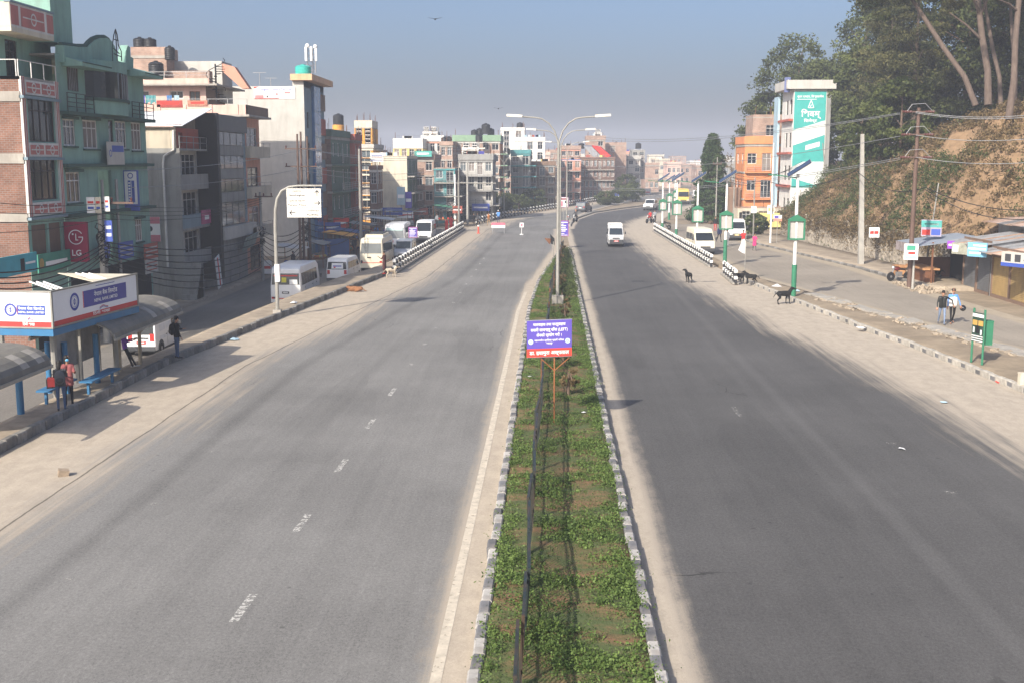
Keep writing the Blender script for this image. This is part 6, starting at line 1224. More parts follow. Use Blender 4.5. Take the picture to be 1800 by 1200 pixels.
def rubbish():
    rr = random.Random(3); spots = [(1366, 504, m_wpt, 'white plastic sheet lying on the verge by the nearest solar lamp', .5), (1402, 512, m_ltblue, 'blue plastic scrap behind the nearest solar lamp', .3), (1514, 577, m_wpt, 'white paper scrap at the right kerb', .28), (1757, 672, m_red, 'orange red wrapper at the right kerb', .25), (1660, 707, m_ltblue, 'pale blue wrapper on the dusty right shoulder', .16), (1738, 655, m_lgrey, 'lilac wrapper below the verge board', .2), (931, 662, m_wpt, 'white paper scrap on the left half of the median', .14), (1027, 725, m_wpt, 'white paper scrap on the right half of the median', .12), (1584, 789, m_wpt, 'white scrap on the right carriageway', .15), (410, 597, m_ltblue, 'pale blue plastic bag at the left kerb', .3), (517, 533, m_wpt, 'white litter on the bus stop island', .35), (1642, 490, m_red, 'red scrap before the wooden stall', .3), (1560, 397, m_orange, 'orange bundle lying on the footpath by the stone wall', .5)]
    for (px, py, m, lab, s) in spots:
        p = G(px, py, .22 if py in (662, 725, 533) else .17 if (px > 1350 and py < 660 and px < 1750 and py > 500) else .02); mb = MB(); n = 7
        pts = [(p.x+math.cos(k*2*math.pi/n)*s*rr.uniform(.4, 1), p.y+math.sin(k*2*math.pi/n)*s*rr.uniform(.5, 1.3), p.z+rr.uniform(0, .05)) for k in range(n)]; top = (p.x, p.y, p.z+s*.35); mb.add(pts+[top], [(k, (k+1) % n, n) for k in range(n)]+[tuple(reversed(range(n)))]); tag(mb.build('litter', m), lab, 'litter', 'scraps of litter')
    p = G(112, 836); mb = MB(); mb.obox((p.x, p.y, .09), (.26, .2, .17), (.1, .15, .5)); tag(mb.build('brick', mat('broken_brick', (.30, .235, .17), .95, var=.3, scale=8)), 'single broken brick lying on the dusty left shoulder', 'brick')
    mb = MB(); st = []
    for k in range(260):
        y = rr.uniform(36, 66); e = ERx(y)-rr.uniform(.2, 1.4); s = rr.uniform(.04, .14); mb.obox((e, y, .17+s*.1), (s*1.6, s*1.9, s*.6), (rr.uniform(-.5, .5), rr.uniform(-.5, .5), rr.uniform(0, 3)))
    for k in range(160):
        y = rr.uniform(70, 76); mb.obox((rr.uniform(22.5, 25), y, .06), [rr.uniform(.05, .2)]*3, (rr.uniform(-.5, .5), .3, rr.uniform(0, 3)))
    tag(mb.build('rubble', m_pave), 'broken paving and stones strewn along the right verge drain', 'rubble', kind='stuff')
    # covered drain of concrete slabs along the verge
    d = thing('drain', 'line of broken concrete drain slabs between verge and side road', 'drain', (17, 55, .15)); y = 36.0
    while y < 68:
        L_ = rr.uniform(.7, 1.3); 
        if rr.random() > .16: MB().obox((ERx(y+L_/2)-.5+rr.uniform(-.06, .06), y+L_/2, .2+rr.uniform(-.04, .03)), (.75, L_-.06, .09), (rr.uniform(-.06, .06), rr.uniform(-.1, .1), math.atan2(-(ERx(y+L_)-ERx(y)), L_))).build('slab', m_conc, d)
        y += L_
rubbish()
# ================================================================== BUS STOP
def shelter():
    blue = mat('bus_stop_blue', (.04, .16, .31), .5, var=.12, dirt=.2); vault = mat('vault_fibre', (.16, .15, .13), .7, var=.25, dirt=.5, dcol=(.28, .25, .19)); corr = mat('corroded_post', (.33, .28, .2), .9, var=.3)
    root = thing('bus_shelter', 'bus shelter with two dark barrel vault roofs and blue posts', 'bus shelter', (-16.4, 37, .2))
    def vaultroof(y0, y1, name='vault'):
        xc, hw, z0, rise = -16.5, 1.5, 1.95, .68; n = 14; mb = MB(); pr = []
        for i in range(n+1):
            a = math.pi*i/n; pr.append((xc+hw*math.cos(a), z0+rise*math.sin(a)**.9))
        for (p, q) in zip(pr, pr[1:]): mb.add([(p[0], y0, p[1]), (q[0], y0, q[1]), (q[0], y1, q[1]), (p[0], y1, p[1]), (p[0], y0, p[1]-.03), (q[0], y0, q[1]-.03), (q[0], y1, q[1]-.03), (p[0], y1, p[1]-.03)], [(0,1,2,3),(7,6,5,4),(0,4,5,1),(2,6,7,3)])
        v = mb.build('vault_roof', vault, root, True)
        for s in (1, -1): MB().box(xc+s*hw-.04, xc+s*hw+.04, y0, y1, z0-.08, z0+.02).build('gutter', m_galv, v)
        mb = MB(); mb.tube([(p[0], y0+.05, p[1]-.06) for p in pr], .035, 5); mb.tube([(p[0], y1-.05, p[1]-.06) for p in pr], .035, 5); mb.build('rib', m_galv, v)
        for yy in (y0+(y1-y0)*.55, y0+(y1-y0)*.8): mb = MB(); [mb.add([(p[0]*1.0, yy, p[1]+.012), (q[0], yy, q[1]+.012), (q[0], yy+.45, q[1]+.012), (p[0], yy+.45, p[1]+.012)], [(0, 1, 2, 3)]) for p, q in list(zip(pr, pr[1:]))[1:4]]; mb.build('poster_patch', m_conc, v)
    vaultroof(29.3, 33.3); vaultroof(38.3, 45.6)
    for (px, py, r, h, m) in ((37, 727, .11, 1.9, blue), (118, 690, .1, 1.75, blue), (172, 672, .1, 1.75, blue), (88, 690, .09, 1.75, blue)):
        b = G(px, py, .2); MB().tube([b, b+Vector((0, 0, h))], r, 12).build('post', m, root, True)
    for (px, py) in ((211, 652), (247, 640)):
        b = G(px, py, .2); MB().tube([b, b+Vector((.02, 0, 1.95))], .075, 8).build('post', corr, root, True); MB().tube([b+Vector((0, 0, 1.2)), b+Vector((.7, .1, 1.95))], .04, 6).build('brace', corr, root)
    # back panels
    for (a, b) in ((92, 134), (140, 173)):
        y0, y1 = AX(a, 610, -16.6).y, AX(b, 610, -16.6).y; p = MB().box(-16.63, -16.57, y0, y1, 1.0, 2.45).build('back_panel', mat('faded_poster_panel', (.20, .20, .20), .6, var=.35, scale=2), root)
        for y in (y0, y1): MB().box(-16.66, -16.54, y-.04, y+.04, .3, 2.45).build('frame', m_galv, p)
    # sign box
    a = R(6); c = AX(91, 545, -15.9); sx, cx_ = math.sin(a), math.cos(a); L_ = 6.0; y0 = c.y; z1, z0, zb = 3.92, 2.70, 2.46
    sg = thing('bank_sign', 'large box sign of a bank on top of the bus shelter, white with red stripe', 'sign', (-15.9, y0, zb), -a, local=True)   # local x across, y along the road
    W_ = 4.2; H_ = z1-zb; zz0 = z0-zb
    MB().box(-W_, 0, 0, .12, 0, zz0-.02).build('blue_fascia', blue, sg); MB().box(-.12, 0, .121, L_, 0, zz0-.02).build('blue_fascia', blue, sg)
    fr = MB(); 
    for (x, y) in ((-.05, .0), (-.05, L_-.08), (-W_, 0)): fr.box(x-.0, x+.06, y, y+.08, zz0, H_)
    fr.box(-W_, .012, -.012, .05, H_-.05, H_); fr.box(-W_, .012, -.012, .05, zz0, zz0+.05); fr.box(-.05, .012, .05, L_, H_-.05, H_+.001); fr.box(-.05, .012, .05, L_, zz0-.001, zz0+.05)
    fr.build('frame', m_galv, sg)
    Sf = Face('Y', 0.0); Sr = Face('X', 0.0)
    for (F, u0, u1, ue) in ((Sf, -W_+.06, -.06, None), (Sr, .08, L_-.09, None)):
        p = F.box(MB(), u0, u1, zz0+.05, H_-.05, -.1, -.02).build('sign_face', mat('plain_white_vinyl', (.78, .78, .79), .45, var=.03), sg); hh = H_-zz0-.1; zb_ = zz0+.05  # one plain white on both faces
        F.box(MB(), u0, u1, zb_, zb_+hh*.15, -.02, -.014).build('red_stripe', mat('red_vinyl', (.52, .05, .045), .5, var=.06), p)
        if F.k == 'X': ub0, ub1, ul, sc = u0+(u1-u0)*.34, u0+(u1-u0)*.86, u0+(u1-u0)*.235, 1
        else: ub1 = u1-.18; ub0 = ub1-.95; ul = ub0-.24; sc = .42
        zc_ = zb_+hh*(.58 if F.k == 'X' else .48); bh = hh*.5*(1 if F.k == 'X' else .55)
        vb = F.box(MB(), ub0, ub1, zc_-bh/2, zc_+bh/2, -.02, -.012).build('blue_panel', mat('bank_blue', (.07, .07, .30), .5, var=.04) if F.k == 'X' else m_bluep, p)
        F.box(MB(), ub0-.05*sc, ub0-.02*sc, zc_-bh/2, zc_+bh/2, -.02, -.012).build('red_bar', m_red, p)
        um = (ub0+ub1)/2
        lettering(F, '\u0928\u0947\u092a\u093e\u0932 \u092c\u0948\u0902\u0915 \u093f\u0932\u092e\u091f\u0947\u0921', um, zc_+bh*.16, bh*.26, m_wtxt, vb, -.006, (ub1-ub0)*(.55 if F.k == 'X' else .94)); lettering(F, 'NEPAL BANK LIMITED', um, zc_-bh*.22, bh*.2, m_wtxt, vb, -.006, (ub1-ub0)*(.55 if F.k == 'X' else .94))
        rr = hh*(.28 if F.k == 'X' else .2)
        for (ro, rg) in ((1, .28), (.6, .05), (.3, .08)): disc(F, ul, zc_, rr*ro*(.95), m_btxt, p, -.012, 24, 'round_emblem', rr*rg)
        F.box(MB(), ul-.015, ul+.015, zc_-rr*.4, zc_+rr*.4, -.02, -.011).build('emblem_staff', m_btxt, p)
        lettering(F, '\u0920\u093f\u092e\u0940 \u0936\u093e\u0916\u093e'.replace('\u0920\u093f', '\u093f\u0920'), um-(ub1-ub0)*.12, zb_+hh*.075, hh*.085, m_wtxt, p, -.008, (ub1-ub0)*.4 if F.k == 'X' else .42)
        if F.k == 'X': F.box(MB(), um-(ub1-ub0)*.22, um+(ub1-ub0)*.22, zb_+hh*.905, zb_+hh*.925, -.02, -.012).build('fine_print', m_btxt, p)
        for k, mm in enumerate((m_red, m_bluep)):
            mb = MB(); n = 8; x0, x1 = um-(ub1-ub0)*.16, um+(ub1-ub0)*.04
            for j in range(n):
                f = lambda t: zb_+hh*(.235-.035*k)+math.sin(t*6.28-1)*.03*hh
                t0, t1 = j/n, (j+1)/n; mb.poly([F.P(x0+(x1-x0)*t0, f(t0), -.01), F.P(x0+(x1-x0)*t1, f(t1), -.01), F.P(x0+(x1-x0)*t1, f(t1)+.02*hh, -.01), F.P(x0+(x1-x0)*t0, f(t0)+.02*hh, -.01)])
            mb.build('swoosh', mm, p)
    MB().box(-W_, -.1, .1, L_, H_-.12, H_-.08).build('top_sheet', m_cream, sg) if False else MB().prism([(-.12, L_-2.9, H_-.06), (-.12, L_, H_-.06), (-W_*.75, L_, H_-.06)], (0, 0, .02)).build('top_sheet', m_cream, sg)
    for y in (1.2, 4.2):
        for dx in (0, .25, .5): MB().tube([(-.15-dx, y, H_-.1), (-1.1-dx, y+.3, H_+.12)], .03, 5).build('stay', m_wpole, sg)
    MB().tube([(-.6, 1.0, 0), (-.6, 1.0, -2.2)], .1, 8).build('leg', m_galv, sg); MB().tube([(-.6, L_-.8, 0), (-.6, L_-.8, -2.2)], .1, 8).build('leg', m_galv, sg); MB().tube([(-W_+.5, 3, 0), (-W_+.5, 3, -2.2)], .1, 8).build('leg', m_galv, sg)
    b = G(165, 688, .2); bench = thing('bench', 'blue metal bench under the bank sign', 'bench', b); MB().box(b.x-.25, b.x+.2, b.y-.6, b.y+2.0, .62, .68).build('seat', blue, bench)
    for y in (-.4, 1.7): MB().box(b.x-.05, b.x+.03, b.y+y-.05, b.y+y+.05, .2, .62).build('leg', blue, bench)
    b = G(92, 705, .2); bench = thing('bench', 'second blue bench behind the waiting couple', 'bench', b); MB().box(b.x-.25, b.x+.2, b.y-.6, b.y+1.6, .62, .68).build('seat', blue, bench)
    for y in (-.4, 1.3): MB().box(b.x-.05, b.x+.03, b.y+y-.05, b.y+y+.05, .2, .62).build('leg', blue, bench)
shelter()
# ================================================================== VEHICLES
m_tyre = mat('tyre_rubber', (.018, .018, .018), .9); m_rim = mat('wheel_rim', (.30, .30, .31), .4, metal=.7); m_vw = mat('white_car_paint', (.70, .70, .69), .3, var=.05, spec=.5, dirt=.12, dcol=(.4, .35, .28)); m_vc = mat('cream_car_paint', (.68, .62, .48), .35, var=.05, spec=.5, dirt=.15, dcol=(.35, .3, .22)); m_vg = glassmat('car_glass', (.015, .02, .024), .05, .6); m_vgl = glassmat('dusty_car_glass', (.14, .15, .15), .2, .5); m_bump = mat('grey_bumper', (.05, .052, .055), .6); m_tail = mat('tail_lamp_red', (.42, .02, .015), .25, spec=.6); m_head = mat('headlamp_clear', (.55, .56, .56), .15, spec=.6); m_gray = mat('grey_car_paint', (.12, .13, .14), .3, spec=.5); m_yelp = mat('yellow_bus_paint', (.68, .46, .10), .35, spec=.5); m_plate = mat('number_plate_red', (.5, .05, .04), .5); m_platek = mat('number_plate_black', (.02, .02, .02), .5)
def wheelmesh(r, w_):
    pr = [(r*.62, -w_/2), (r*.92, -w_/2), (r, -w_*.32), (r, w_*.32), (r*.92, w_/2), (r*.62, w_/2)]; t = MB().lathe(pr, (0, 0, 0), 20, axis='X').build('tyre', m_tyre, None, True); k = MB().lathe([(r*.25, -w_*.5-.01), (r*.6, -w_*.42), (r*.62, 0), (r*.6, w_*.42), (r*.25, w_*.5+.01)], (0, 0, 0), 14, axis='X').build('rim', m_rim, None, True)
    a, b = t.data, k.data; bpy.data.objects.remove(t); bpy.data.objects.remove(k); return a, b
WH = wheelmesh(.33, .2)
def vehicle(name, label, cat, loc, rz, L, W, prof, belt, roof, mbody, side=(), taper=.10, front=None, rear=None, ws=1.0, arch=None, axles=None, stripe=None, plate=None, extra=None, zsill=.3, mwin=None, tail=(.95, 1.15), head=(.62, .85), mirrors=True, mfront=None, mrear=None):
    t = thing(name, label, cat, loc, rz, local=True); bm = bmesh.new()
    vs = [bm.verts.new((W/2, y, z)) for y, z in prof]; f = bm.faces.new(vs); r = bmesh.ops.extrude_face_region(bm, geom=[f])
    for v in [g for g in r['geom'] if isinstance(g, bmesh.types.BMVert)]: v.co.x = -W/2
    for zc_ in (belt, (belt+zsill)/2): bmesh.ops.bisect_plane(bm, geom=bm.verts[:]+bm.edges[:]+bm.faces[:], plane_co=(0, 0, zc_), plane_no=(0, 0, 1))
    for yc in (-L/2+.35, L/2-.5): bmesh.ops.bisect_plane(bm, geom=bm.verts[:]+bm.edges[:]+bm.faces[:], plane_co=(0, yc, 0), plane_no=(0, 1, 0))
    def hw(z, y=0.0):
        q = 1-(taper*max(0, z-belt)/(roof-belt)); e = max(0, abs(y)-(L/2-.5))/.5
        return W/2*q*(1-.05*e*e)
    for v in bm.verts: v.co.x = math.copysign(hw(v.co.z, v.co.y), v.co.x)
    bmesh.ops.recalc_face_normals(bm, faces=bm.faces)
    ed = [e for e in bm.edges if len(e.link_faces) == 2 and e.calc_face_angle(0) > .45]
    bmesh.ops.bevel(bm, geom=ed, offset=.07, segments=3, profile=.6, affect='EDGES', clamp_overlap=True)
    me = bpy.data.meshes.new('body'); bm.to_mesh(me); bm.free(); me.materials.append(mbody); me.polygons.foreach_set('use_smooth', [True]*len(me.polygons)); me.set_sharp_from_angle(angle=R(35)); link_mesh('body', me, t)
    def edgey(z, front_):
        best = None
        for (p, q) in zip(prof, prof[1:]+prof[:1]):
            if min(p[1], q[1]) <= z <= max(p[1], q[1]) and abs(p[1]-q[1]) > 1e-4:
                y = p[0]+(q[0]-p[0])*(z-p[1])/(q[1]-p[1])
                if (y > 0) == front_: best = y if best is None else (max(best, y) if front_ else min(best, y))
        return best if best is not None else (L/2 if front_ else -L/2)
    mw = mwin or m_vg
    def sidepanel(name_, y0, y1, z0, z1, m, sk=0.0, d=.008):
        for s in (1, -1): MB().prism([(s*(hw(z0, y0)+d), y0, z0), (s*(hw(z0, y1)+d), y1, z0), (s*(hw(z1, y1-sk)+d), y1-sk, z1), (s*(hw(z1, y0)+d), y0, z1)], (-s*.02, 0, 0)).build(name_, m, t)
    def endpanel(name_, fr, x0, x1, z0, z1, m, d=.012, par=None):
        y0, y1 = edgey(z0, fr), edgey(z1, fr); s = 1 if fr else -1; e = .03 if abs(x0) > W*.3 or abs(x1) > W*.3 else 0
        return MB().prism([(x0, y0+s*d, z0), (x1, y0+s*d, z0), (x1*hw(z1)/hw(z0), y1+s*d, z1), (x0*hw(z1)/hw(z0), y1+s*d, z1)], (0, -s*.02, 0)).build(name_, m, par or t)
    for w_ in side: sidepanel('window', *w_[:4], w_[5] if len(w_) > 5 else mw, w_[4] if len(w_) > 4 else 0)
    if front: endpanel('windscreen', True, -hw(front[0])+front[2], hw(front[0])-front[2], front[0], front[1], mfront or mw)
    if rear: endpanel('rear_window', False, -hw(rear[0])+rear[2], hw(rear[0])-rear[2], rear[0], rear[1], mrear or mw)
    for s in (1, -1):
        a, b = sorted((s*(W/2-.3), s*(W/2-.1))); endpanel('tail_lamp', False, a, b, tail[0], tail[1], m_tail, .02); a, b = sorted((s*(W/2-.42), s*(W/2-.14))); endpanel('headlamp', True, a, b, head[0], head[1], m_head, .02)
    MB().box(-W/2+.06, W/2-.06, L/2-.12, L/2+.06, zsill, zsill+.28).build('front_bumper', m_bump, t); MB().box(-W/2+.06, W/2-.06, -L/2-.05, -L/2+.1, zsill, zsill+.2).build('rear_bumper', m_bump if mbody != m_vc else m_vc, t)
    endpanel('grille', True, -W*.25, W*.25, head[0]-.02, head[0]+.12, m_bump, .018)
    if plate: endpanel('number_plate', plate[0], -.22, .22, plate[1], plate[1]+.13, plate[2], .07 if plate[1] < .6 else .03); p = endpanel('plate_mark', plate[0], -.16, .16, plate[1]+.04, plate[1]+.09, m_wtxt, .085 if plate[1] < .6 else .045)
    for (z0, z1, m) in (stripe or ()): endpanel('stripe', False, -W/2+.12, W/2-.12, z0, z1, m, .014); sidepanel('stripe', -L/2+.3, L/2-.3, z0, z1, m, 0, .006)
    for y in (axles or (-L*.31, L*.33)):
        for s in (1, -1):
            MB().lathe([(.39, -.012), (.39, .012)], (s*(W/2+.0), y, .36), 18, axis='X').build('wheel_arch', m_bump, t)
            wo = link_mesh('wheel', WH[0], t); wo.location = (s*(W/2-.06), y, .33); wo.scale = (ws, ws, ws); link_mesh('rim', WH[1], wo)
    for y in [q*L for q in ((-.05, .2) if L < 5 else (-.28, .1, .3))]:     # door seams and handles
        sidepanel('door_seam', y, y+.018, zsill+.12, belt+.02, m_bump, 0, .004); sidepanel('door_handle', y-.22, y-.08, belt-.12, belt-.08, m_bump, 0, .012)
    MB().box(-W/2+.02, W/2-.02, -L/2+.3, L/2-.3, zsill-.12, zsill+.02).build('underbody', m_bump, t)
    if mirrors:
        for s in (1, -1): MB().obox((s*(W/2+.16), L/2-.55, belt+.25), (.12, .08, .24)).build('mirror', m_bump, t); 
    if extra: extra(t, edgey, hw, endpanel, sidepanel)
    return t
def busprof(L, H): return [(-L/2, .35), (-L/2, 1.1), (-L/2+.16, H-.15), (-L/2+.5, H), (L/2-.9, H), (L/2-.35, H-.25), (L/2-.05, 1.15), (L/2, .9), (L/2, .35)]
def vanprof(L, H): return [(-L/2, .32), (-L/2, 1.0), (-L/2+.18, H-.2), (-L/2+.35, H), (L/2-1.35, H), (L/2-1.1, H-.08), (L/2-.28, 1.12), (L/2-.05, .9), (L/2, .6), (L/2, .32)]
def carprof(L, H): return [(-L/2, .35), (-L/2, .95), (-L/2+.25, H-.1), (-L/2+.5, H), (L/2-2.0, H), (L/2-1.2, .98), (L/2-.15, .82), (L/2, .6), (L/2, .35)]
def vloc(px, py, z=0.0, L=0, back=True): p = G(px, py, z); return Vector((p.x, p.y+(L/2 if back else L/2), z))
# near white panel van
def xt_panel(t, ey, hw, ep, sp):
    for y0, y1 in ((-1.3, -.45), (-.35, .45)): sp('side_rib', y0, y1, .75, 1.45, mat('van_recess', (.58, .60, .62), .4, spec=.5), 0, .005)
    ep('handle', False, -.35, .35, .86, .92, m_bump, .03)
vehicle('panel_van', 'white panel van parked in the left lane behind the bus shelter', 'van', (-19.45, 54.7, -1.2), 0, 3.6, 1.46, [(-1.8, .3), (-1.8, .9), (-1.7, 1.75), (-1.55, 1.85), (.35, 1.85), (1.15, 1.05), (1.75, .85), (1.8, .3)], 1.0, 1.85, m_vw, side=((.5, 1.0, 1.1, 1.6, .3),), taper=.08, rear=(1.05, 1.65, .12), front=(1.12, 1.7, .1), tail=(.75, 1.1), head=(.6, .75), extra=xt_panel, ws=.85, plate=(False, .62, m_plate))
def xt_bus(t, ey, hw, ep, sp):
    ep('red_sunstrip', False, -.75, .75, 2.12, 2.2, m_red, .03); ep('yellow_sticker', False, -.25, .05, 1.75, 2.05, mat('yellow_sticker', (.6, .55, .05), .6), .03); ep('white_notice', False, .25, .75, 1.62, 1.92, m_wpt, .03); ep('dark_grille', False, -.8, -.45, .75, .85, m_bump, .02)
def winrow(y0, y1, n, z0, z1): return [(y0+(y1-y0)*i/n+.03, y0+(y1-y0)*(i+1)/n-.03, z0, z1) for i in range(n)]
pz = SZ(70)
vehicle('minibus', 'cream white minibus with red stripe parked nearest the direction sign', 'bus', (-16.45, 72.9, pz), -.01, 5.7, 1.98, busprof(5.7, 2.72), 1.45, 2.72, m_vw, side=winrow(-2.5, 1.9, 6, 1.55, 2.3), rear=(1.6, 2.3, .1), front=(1.4, 2.35, .1), stripe=((.72, .77, m_red),), extra=xt_bus, plate=(False, 1.05, m_platek), tail=(.75, .85), ws=1.05)
def xt_poster(t, ey, hw, ep, sp): ep('poster', False, -.42, .48, 1.2, 1.62, m_wpt, .035); ep('poster_print', False, -.3, .35, 1.36, 1.44, m_bluep, .045); ep('poster_print', False, -.25, -.1, 1.25, 1.35, m_red, .045)
vehicle('passenger_van', 'white van with paper poster in its rear window behind the nearest minibus', 'van', (-15.95, 87.4, SZ(86)), -.05, 4.7, 1.68, vanprof(4.7, 1.98), 1.12, 1.98, m_vw, side=((-2.0, -.6, 1.2, 1.68), (-.5, .7, 1.2, 1.68), (.8, 1.6, 1.2, 1.68, .3)), rear=(1.15, 1.7, .1), front=(1.2, 1.85, .1), extra=xt_poster, tail=(.8, 1.1))
def xt_bus2(t, ey, hw, ep, sp):
    mb = MB(); y = ey(1.9, False)-.06
    for x in (-.55, -.3): mb.tube([(x, y, .9), (x, y, 2.6), (x, y+.3, 2.85)], .02, 5)
    for k in range(6): mb.tube([(-.55, y, 1.0+.28*k), (-.3, y, 1.0+.28*k)], .015, 4)
    mb.build('ladder', m_steel, t); MB().box(-.75, .75, -1.6, 1.9, 2.72, 2.98).build('roof_box', m_vc, t); MB().box(-.6, .6, -1.3, 1.7, 2.98, 3.06).build('luggage', m_bump, t); ep('number_board', False, -.35, 0, 1.12, 1.22, m_gtxt, .03)
vehicle('bus', 'cream bus with rear ladder and roof box beside the brown clad person', 'bus', (-15.05, 98.6, SZ(97)), 0, 6.8, 2.02, busprof(6.8, 2.75), 1.45, 2.75, m_vc, side=winrow(-3.0, 2.3, 6, 1.5, 2.3), rear=(1.5, 2.35, .12), front=(1.4, 2.4, .1), mrear=m_vgl, stripe=((.7, .75, m_red),), extra=xt_bus2, tail=(.75, .88), ws=1.1)
def xt_scr(t, ey, hw, ep, sp): ep('sun_strip', True, -.8, .8, 2.1, 2.35, mat('mint_strip', (.45, .62, .58), .5), .03); ep('red_mark', True, .1, .5, .95, 1.15, m_red, .03)
vehicle('bus', 'white bus with pale green sun strip facing the camera behind the cream bus', 'bus', (-15.2, 113.5, SZ(112)), math.pi+.02, 6.5, 2.05, busprof(6.5, 2.7), 1.4, 2.7, m_vw, side=winrow(-2.8, 2.2, 6, 1.5, 2.3), front=(1.35, 2.35, .1), rear=(1.5, 2.3, .12), extra=xt_scr, mfront=m_vgl)
vehicle('passenger_van', 'silver van squeezed between the cream bus and the barrier', 'van', (-13.35, 104.6, SZ(104)), math.pi, 4.4, 1.6, vanprof(4.4, 1.9), 1.12, 1.9, mat('silver_car_paint', (.42, .43, .44), .3, metal=.5), side=((-2.0, -.6, 1.2, 1.65), (-.5, .7, 1.2, 1.65), (.8, 1.5, 1.2, 1.65, .3)), front=(1.2, 1.8, .1), rear=(1.2, 1.7, .1))
vehicle('passenger_van', 'white high roof van beyond the violet notice on the barrier', 'van', (-13.3, 121.5, SZ(120)), math.pi, 4.9, 1.75, vanprof(4.9, 2.25), 1.15, 2.25, m_vw, side=((-2.1, -.7, 1.25, 1.8), (-.6, .6, 1.25, 1.8), (.7, 1.6, 1.25, 1.8, .35)), front=(1.2, 2.05, .1), rear=(1.25, 1.9, .1))
def xt_rack(t, ey, hw, ep, sp):
    mb = MB(); z = 1.92
    for x in (-.62, .62): mb.tube([(x, -1.5, z), (x, .45, z)], .03, 5); mb.tube([(x, -1.5, z+.18), (x, .45, z+.18)], .03, 5)
    for y in (-1.5, -.5, .45): mb.tube([(-.62, y, z-.02), (.62, y, z-.02)], .03, 5); mb.tube([(-.62, y, z+.18), (.62, y, z+.18)], .03, 5); [mb.tube([(x, y, z-.08), (x, y, z+.18)], .03, 5) for x in (-.62, .62)]
    mb.build('roof_rack', m_wpole, t); ep('bumper_face', True, -.66, .66, .42, .72, m_bump, .035); ep('grille_slot', True, -.34, .34, .78, .86, m_bump, .03)
p = G(1083, 435); vehicle('minivan', 'white minivan with roof rack driving towards the camera', 'van', (p.x, p.y+1.75, .01), math.pi, 3.5, 1.44, [(-1.75, .3), (-1.75, .9), (-1.65, 1.65), (-1.5, 1.8), (.55, 1.82), (1.3, 1.1), (1.68, .95), (1.75, .6), (1.75, .3)], 1.05, 1.82, m_vw, side=((-1.5, -.5, 1.12, 1.6), (-.4, .3, 1.12, 1.6), (.4, 1.0, 1.12, 1.6, .35)), front=(1.12, 1.72, .07), rear=(1.1, 1.6, .1), extra=xt_rack, ws=.8, head=(.78, .95), plate=(True, .5, m_plate), mfront=glassmat('tinted_screen', (.03, .04, .05), .06))
p = G(1229, 449); vehicle('passenger_van', 'cream high roof van parked behind the right barrier', 'van', (p.x+.35, p.y+2.35, .02), math.pi+.08, 4.7, 1.72, vanprof(4.7, 2.2), 1.12, 2.2, m_vc, side=((-2.0, -.7, 1.2, 1.75), (-.6, .6, 1.2, 1.75), (.7, 1.5, 1.2, 1.7, .35)), front=(1.2, 1.85, .08), rear=(1.2, 1.8, .1), mirrors=True)
p = G(1300, 424); vehicle('passenger_van', 'white van parked by the yellow panel on the side road', 'van', (p.x, p.y+2.3, .02), math.pi-.12, 4.6, 1.75, vanprof(4.6, 2.05), 1.12, 2.05, m_vw, side=((-2.0, -.7, 1.2, 1.7), (-.6, .6, 1.2, 1.7), (.7, 1.5, 1.2, 1.7, .35)), front=(1.2, 1.85, .08), rear=(1.2, 1.8, .1), plate=(True, .52, mat('yellow_plate', (.6, .4, .05), .5)))
p = G(1201, 359); vehicle('bus', 'yellow school bus on the far dirt road', 'bus', (p.x, p.y+3, .0), math.pi, 6.5, 2.2, busprof(6.5, 2.9), 1.4, 2.9, m_yelp, side=winrow(-2.8, 2.2, 6, 1.5, 2.4), front=(1.35, 2.3, .1), rear=(1.5, 2.3, .12))
p = G(1027, 374); vehicle('car', 'dark grey hatchback turning onto the far carriageway', 'car', (p.x, p.y+1.9, .02), -.35, 3.8, 1.62, carprof(3.8, 1.55), .95, 1.55, m_gray, side=((-1.3, -.3, 1.0, 1.4), (-.2, .7, 1.0, 1.4, .3)), rear=(1.0, 1.42, .1), front=(1.0, 1.45, .1), mrear=m_vgl, tail=(.75, .92), head=(.6, .75), plate=(False, .62, m_wpt), ws=.85)
p = G(1145, 371); vehicle('car', 'white off road car on the far right carriageway', 'car', (p.x, p.y+1.9, .02), math.pi-.3, 3.9, 1.65, [(-1.95, .4), (-1.95, 1.1), (-1.85, 1.75), (.2, 1.78), (.75, 1.15), (1.85, 1.05), (1.95, .4)], 1.1, 1.78, m_vw, side=((-1.6, -.6, 1.15, 1.6), (-.5, .35, 1.15, 1.6, .2)), front=(1.17, 1.7, .08), rear=(1.2, 1.6, .1))
p = G(1226, 350); vehicle('car', 'white pickup parked in front of the conifer on the dirt road', 'car', (p.x, p.y+1, 0), math.pi, 4.2, 1.7, carprof(4.2, 1.75), 1.0, 1.75, m_vw, side=((-1.3, 0, 1.05, 1.5),), front=(1.0, 1.6, .1), rear=(1.0, 1.5, .1))
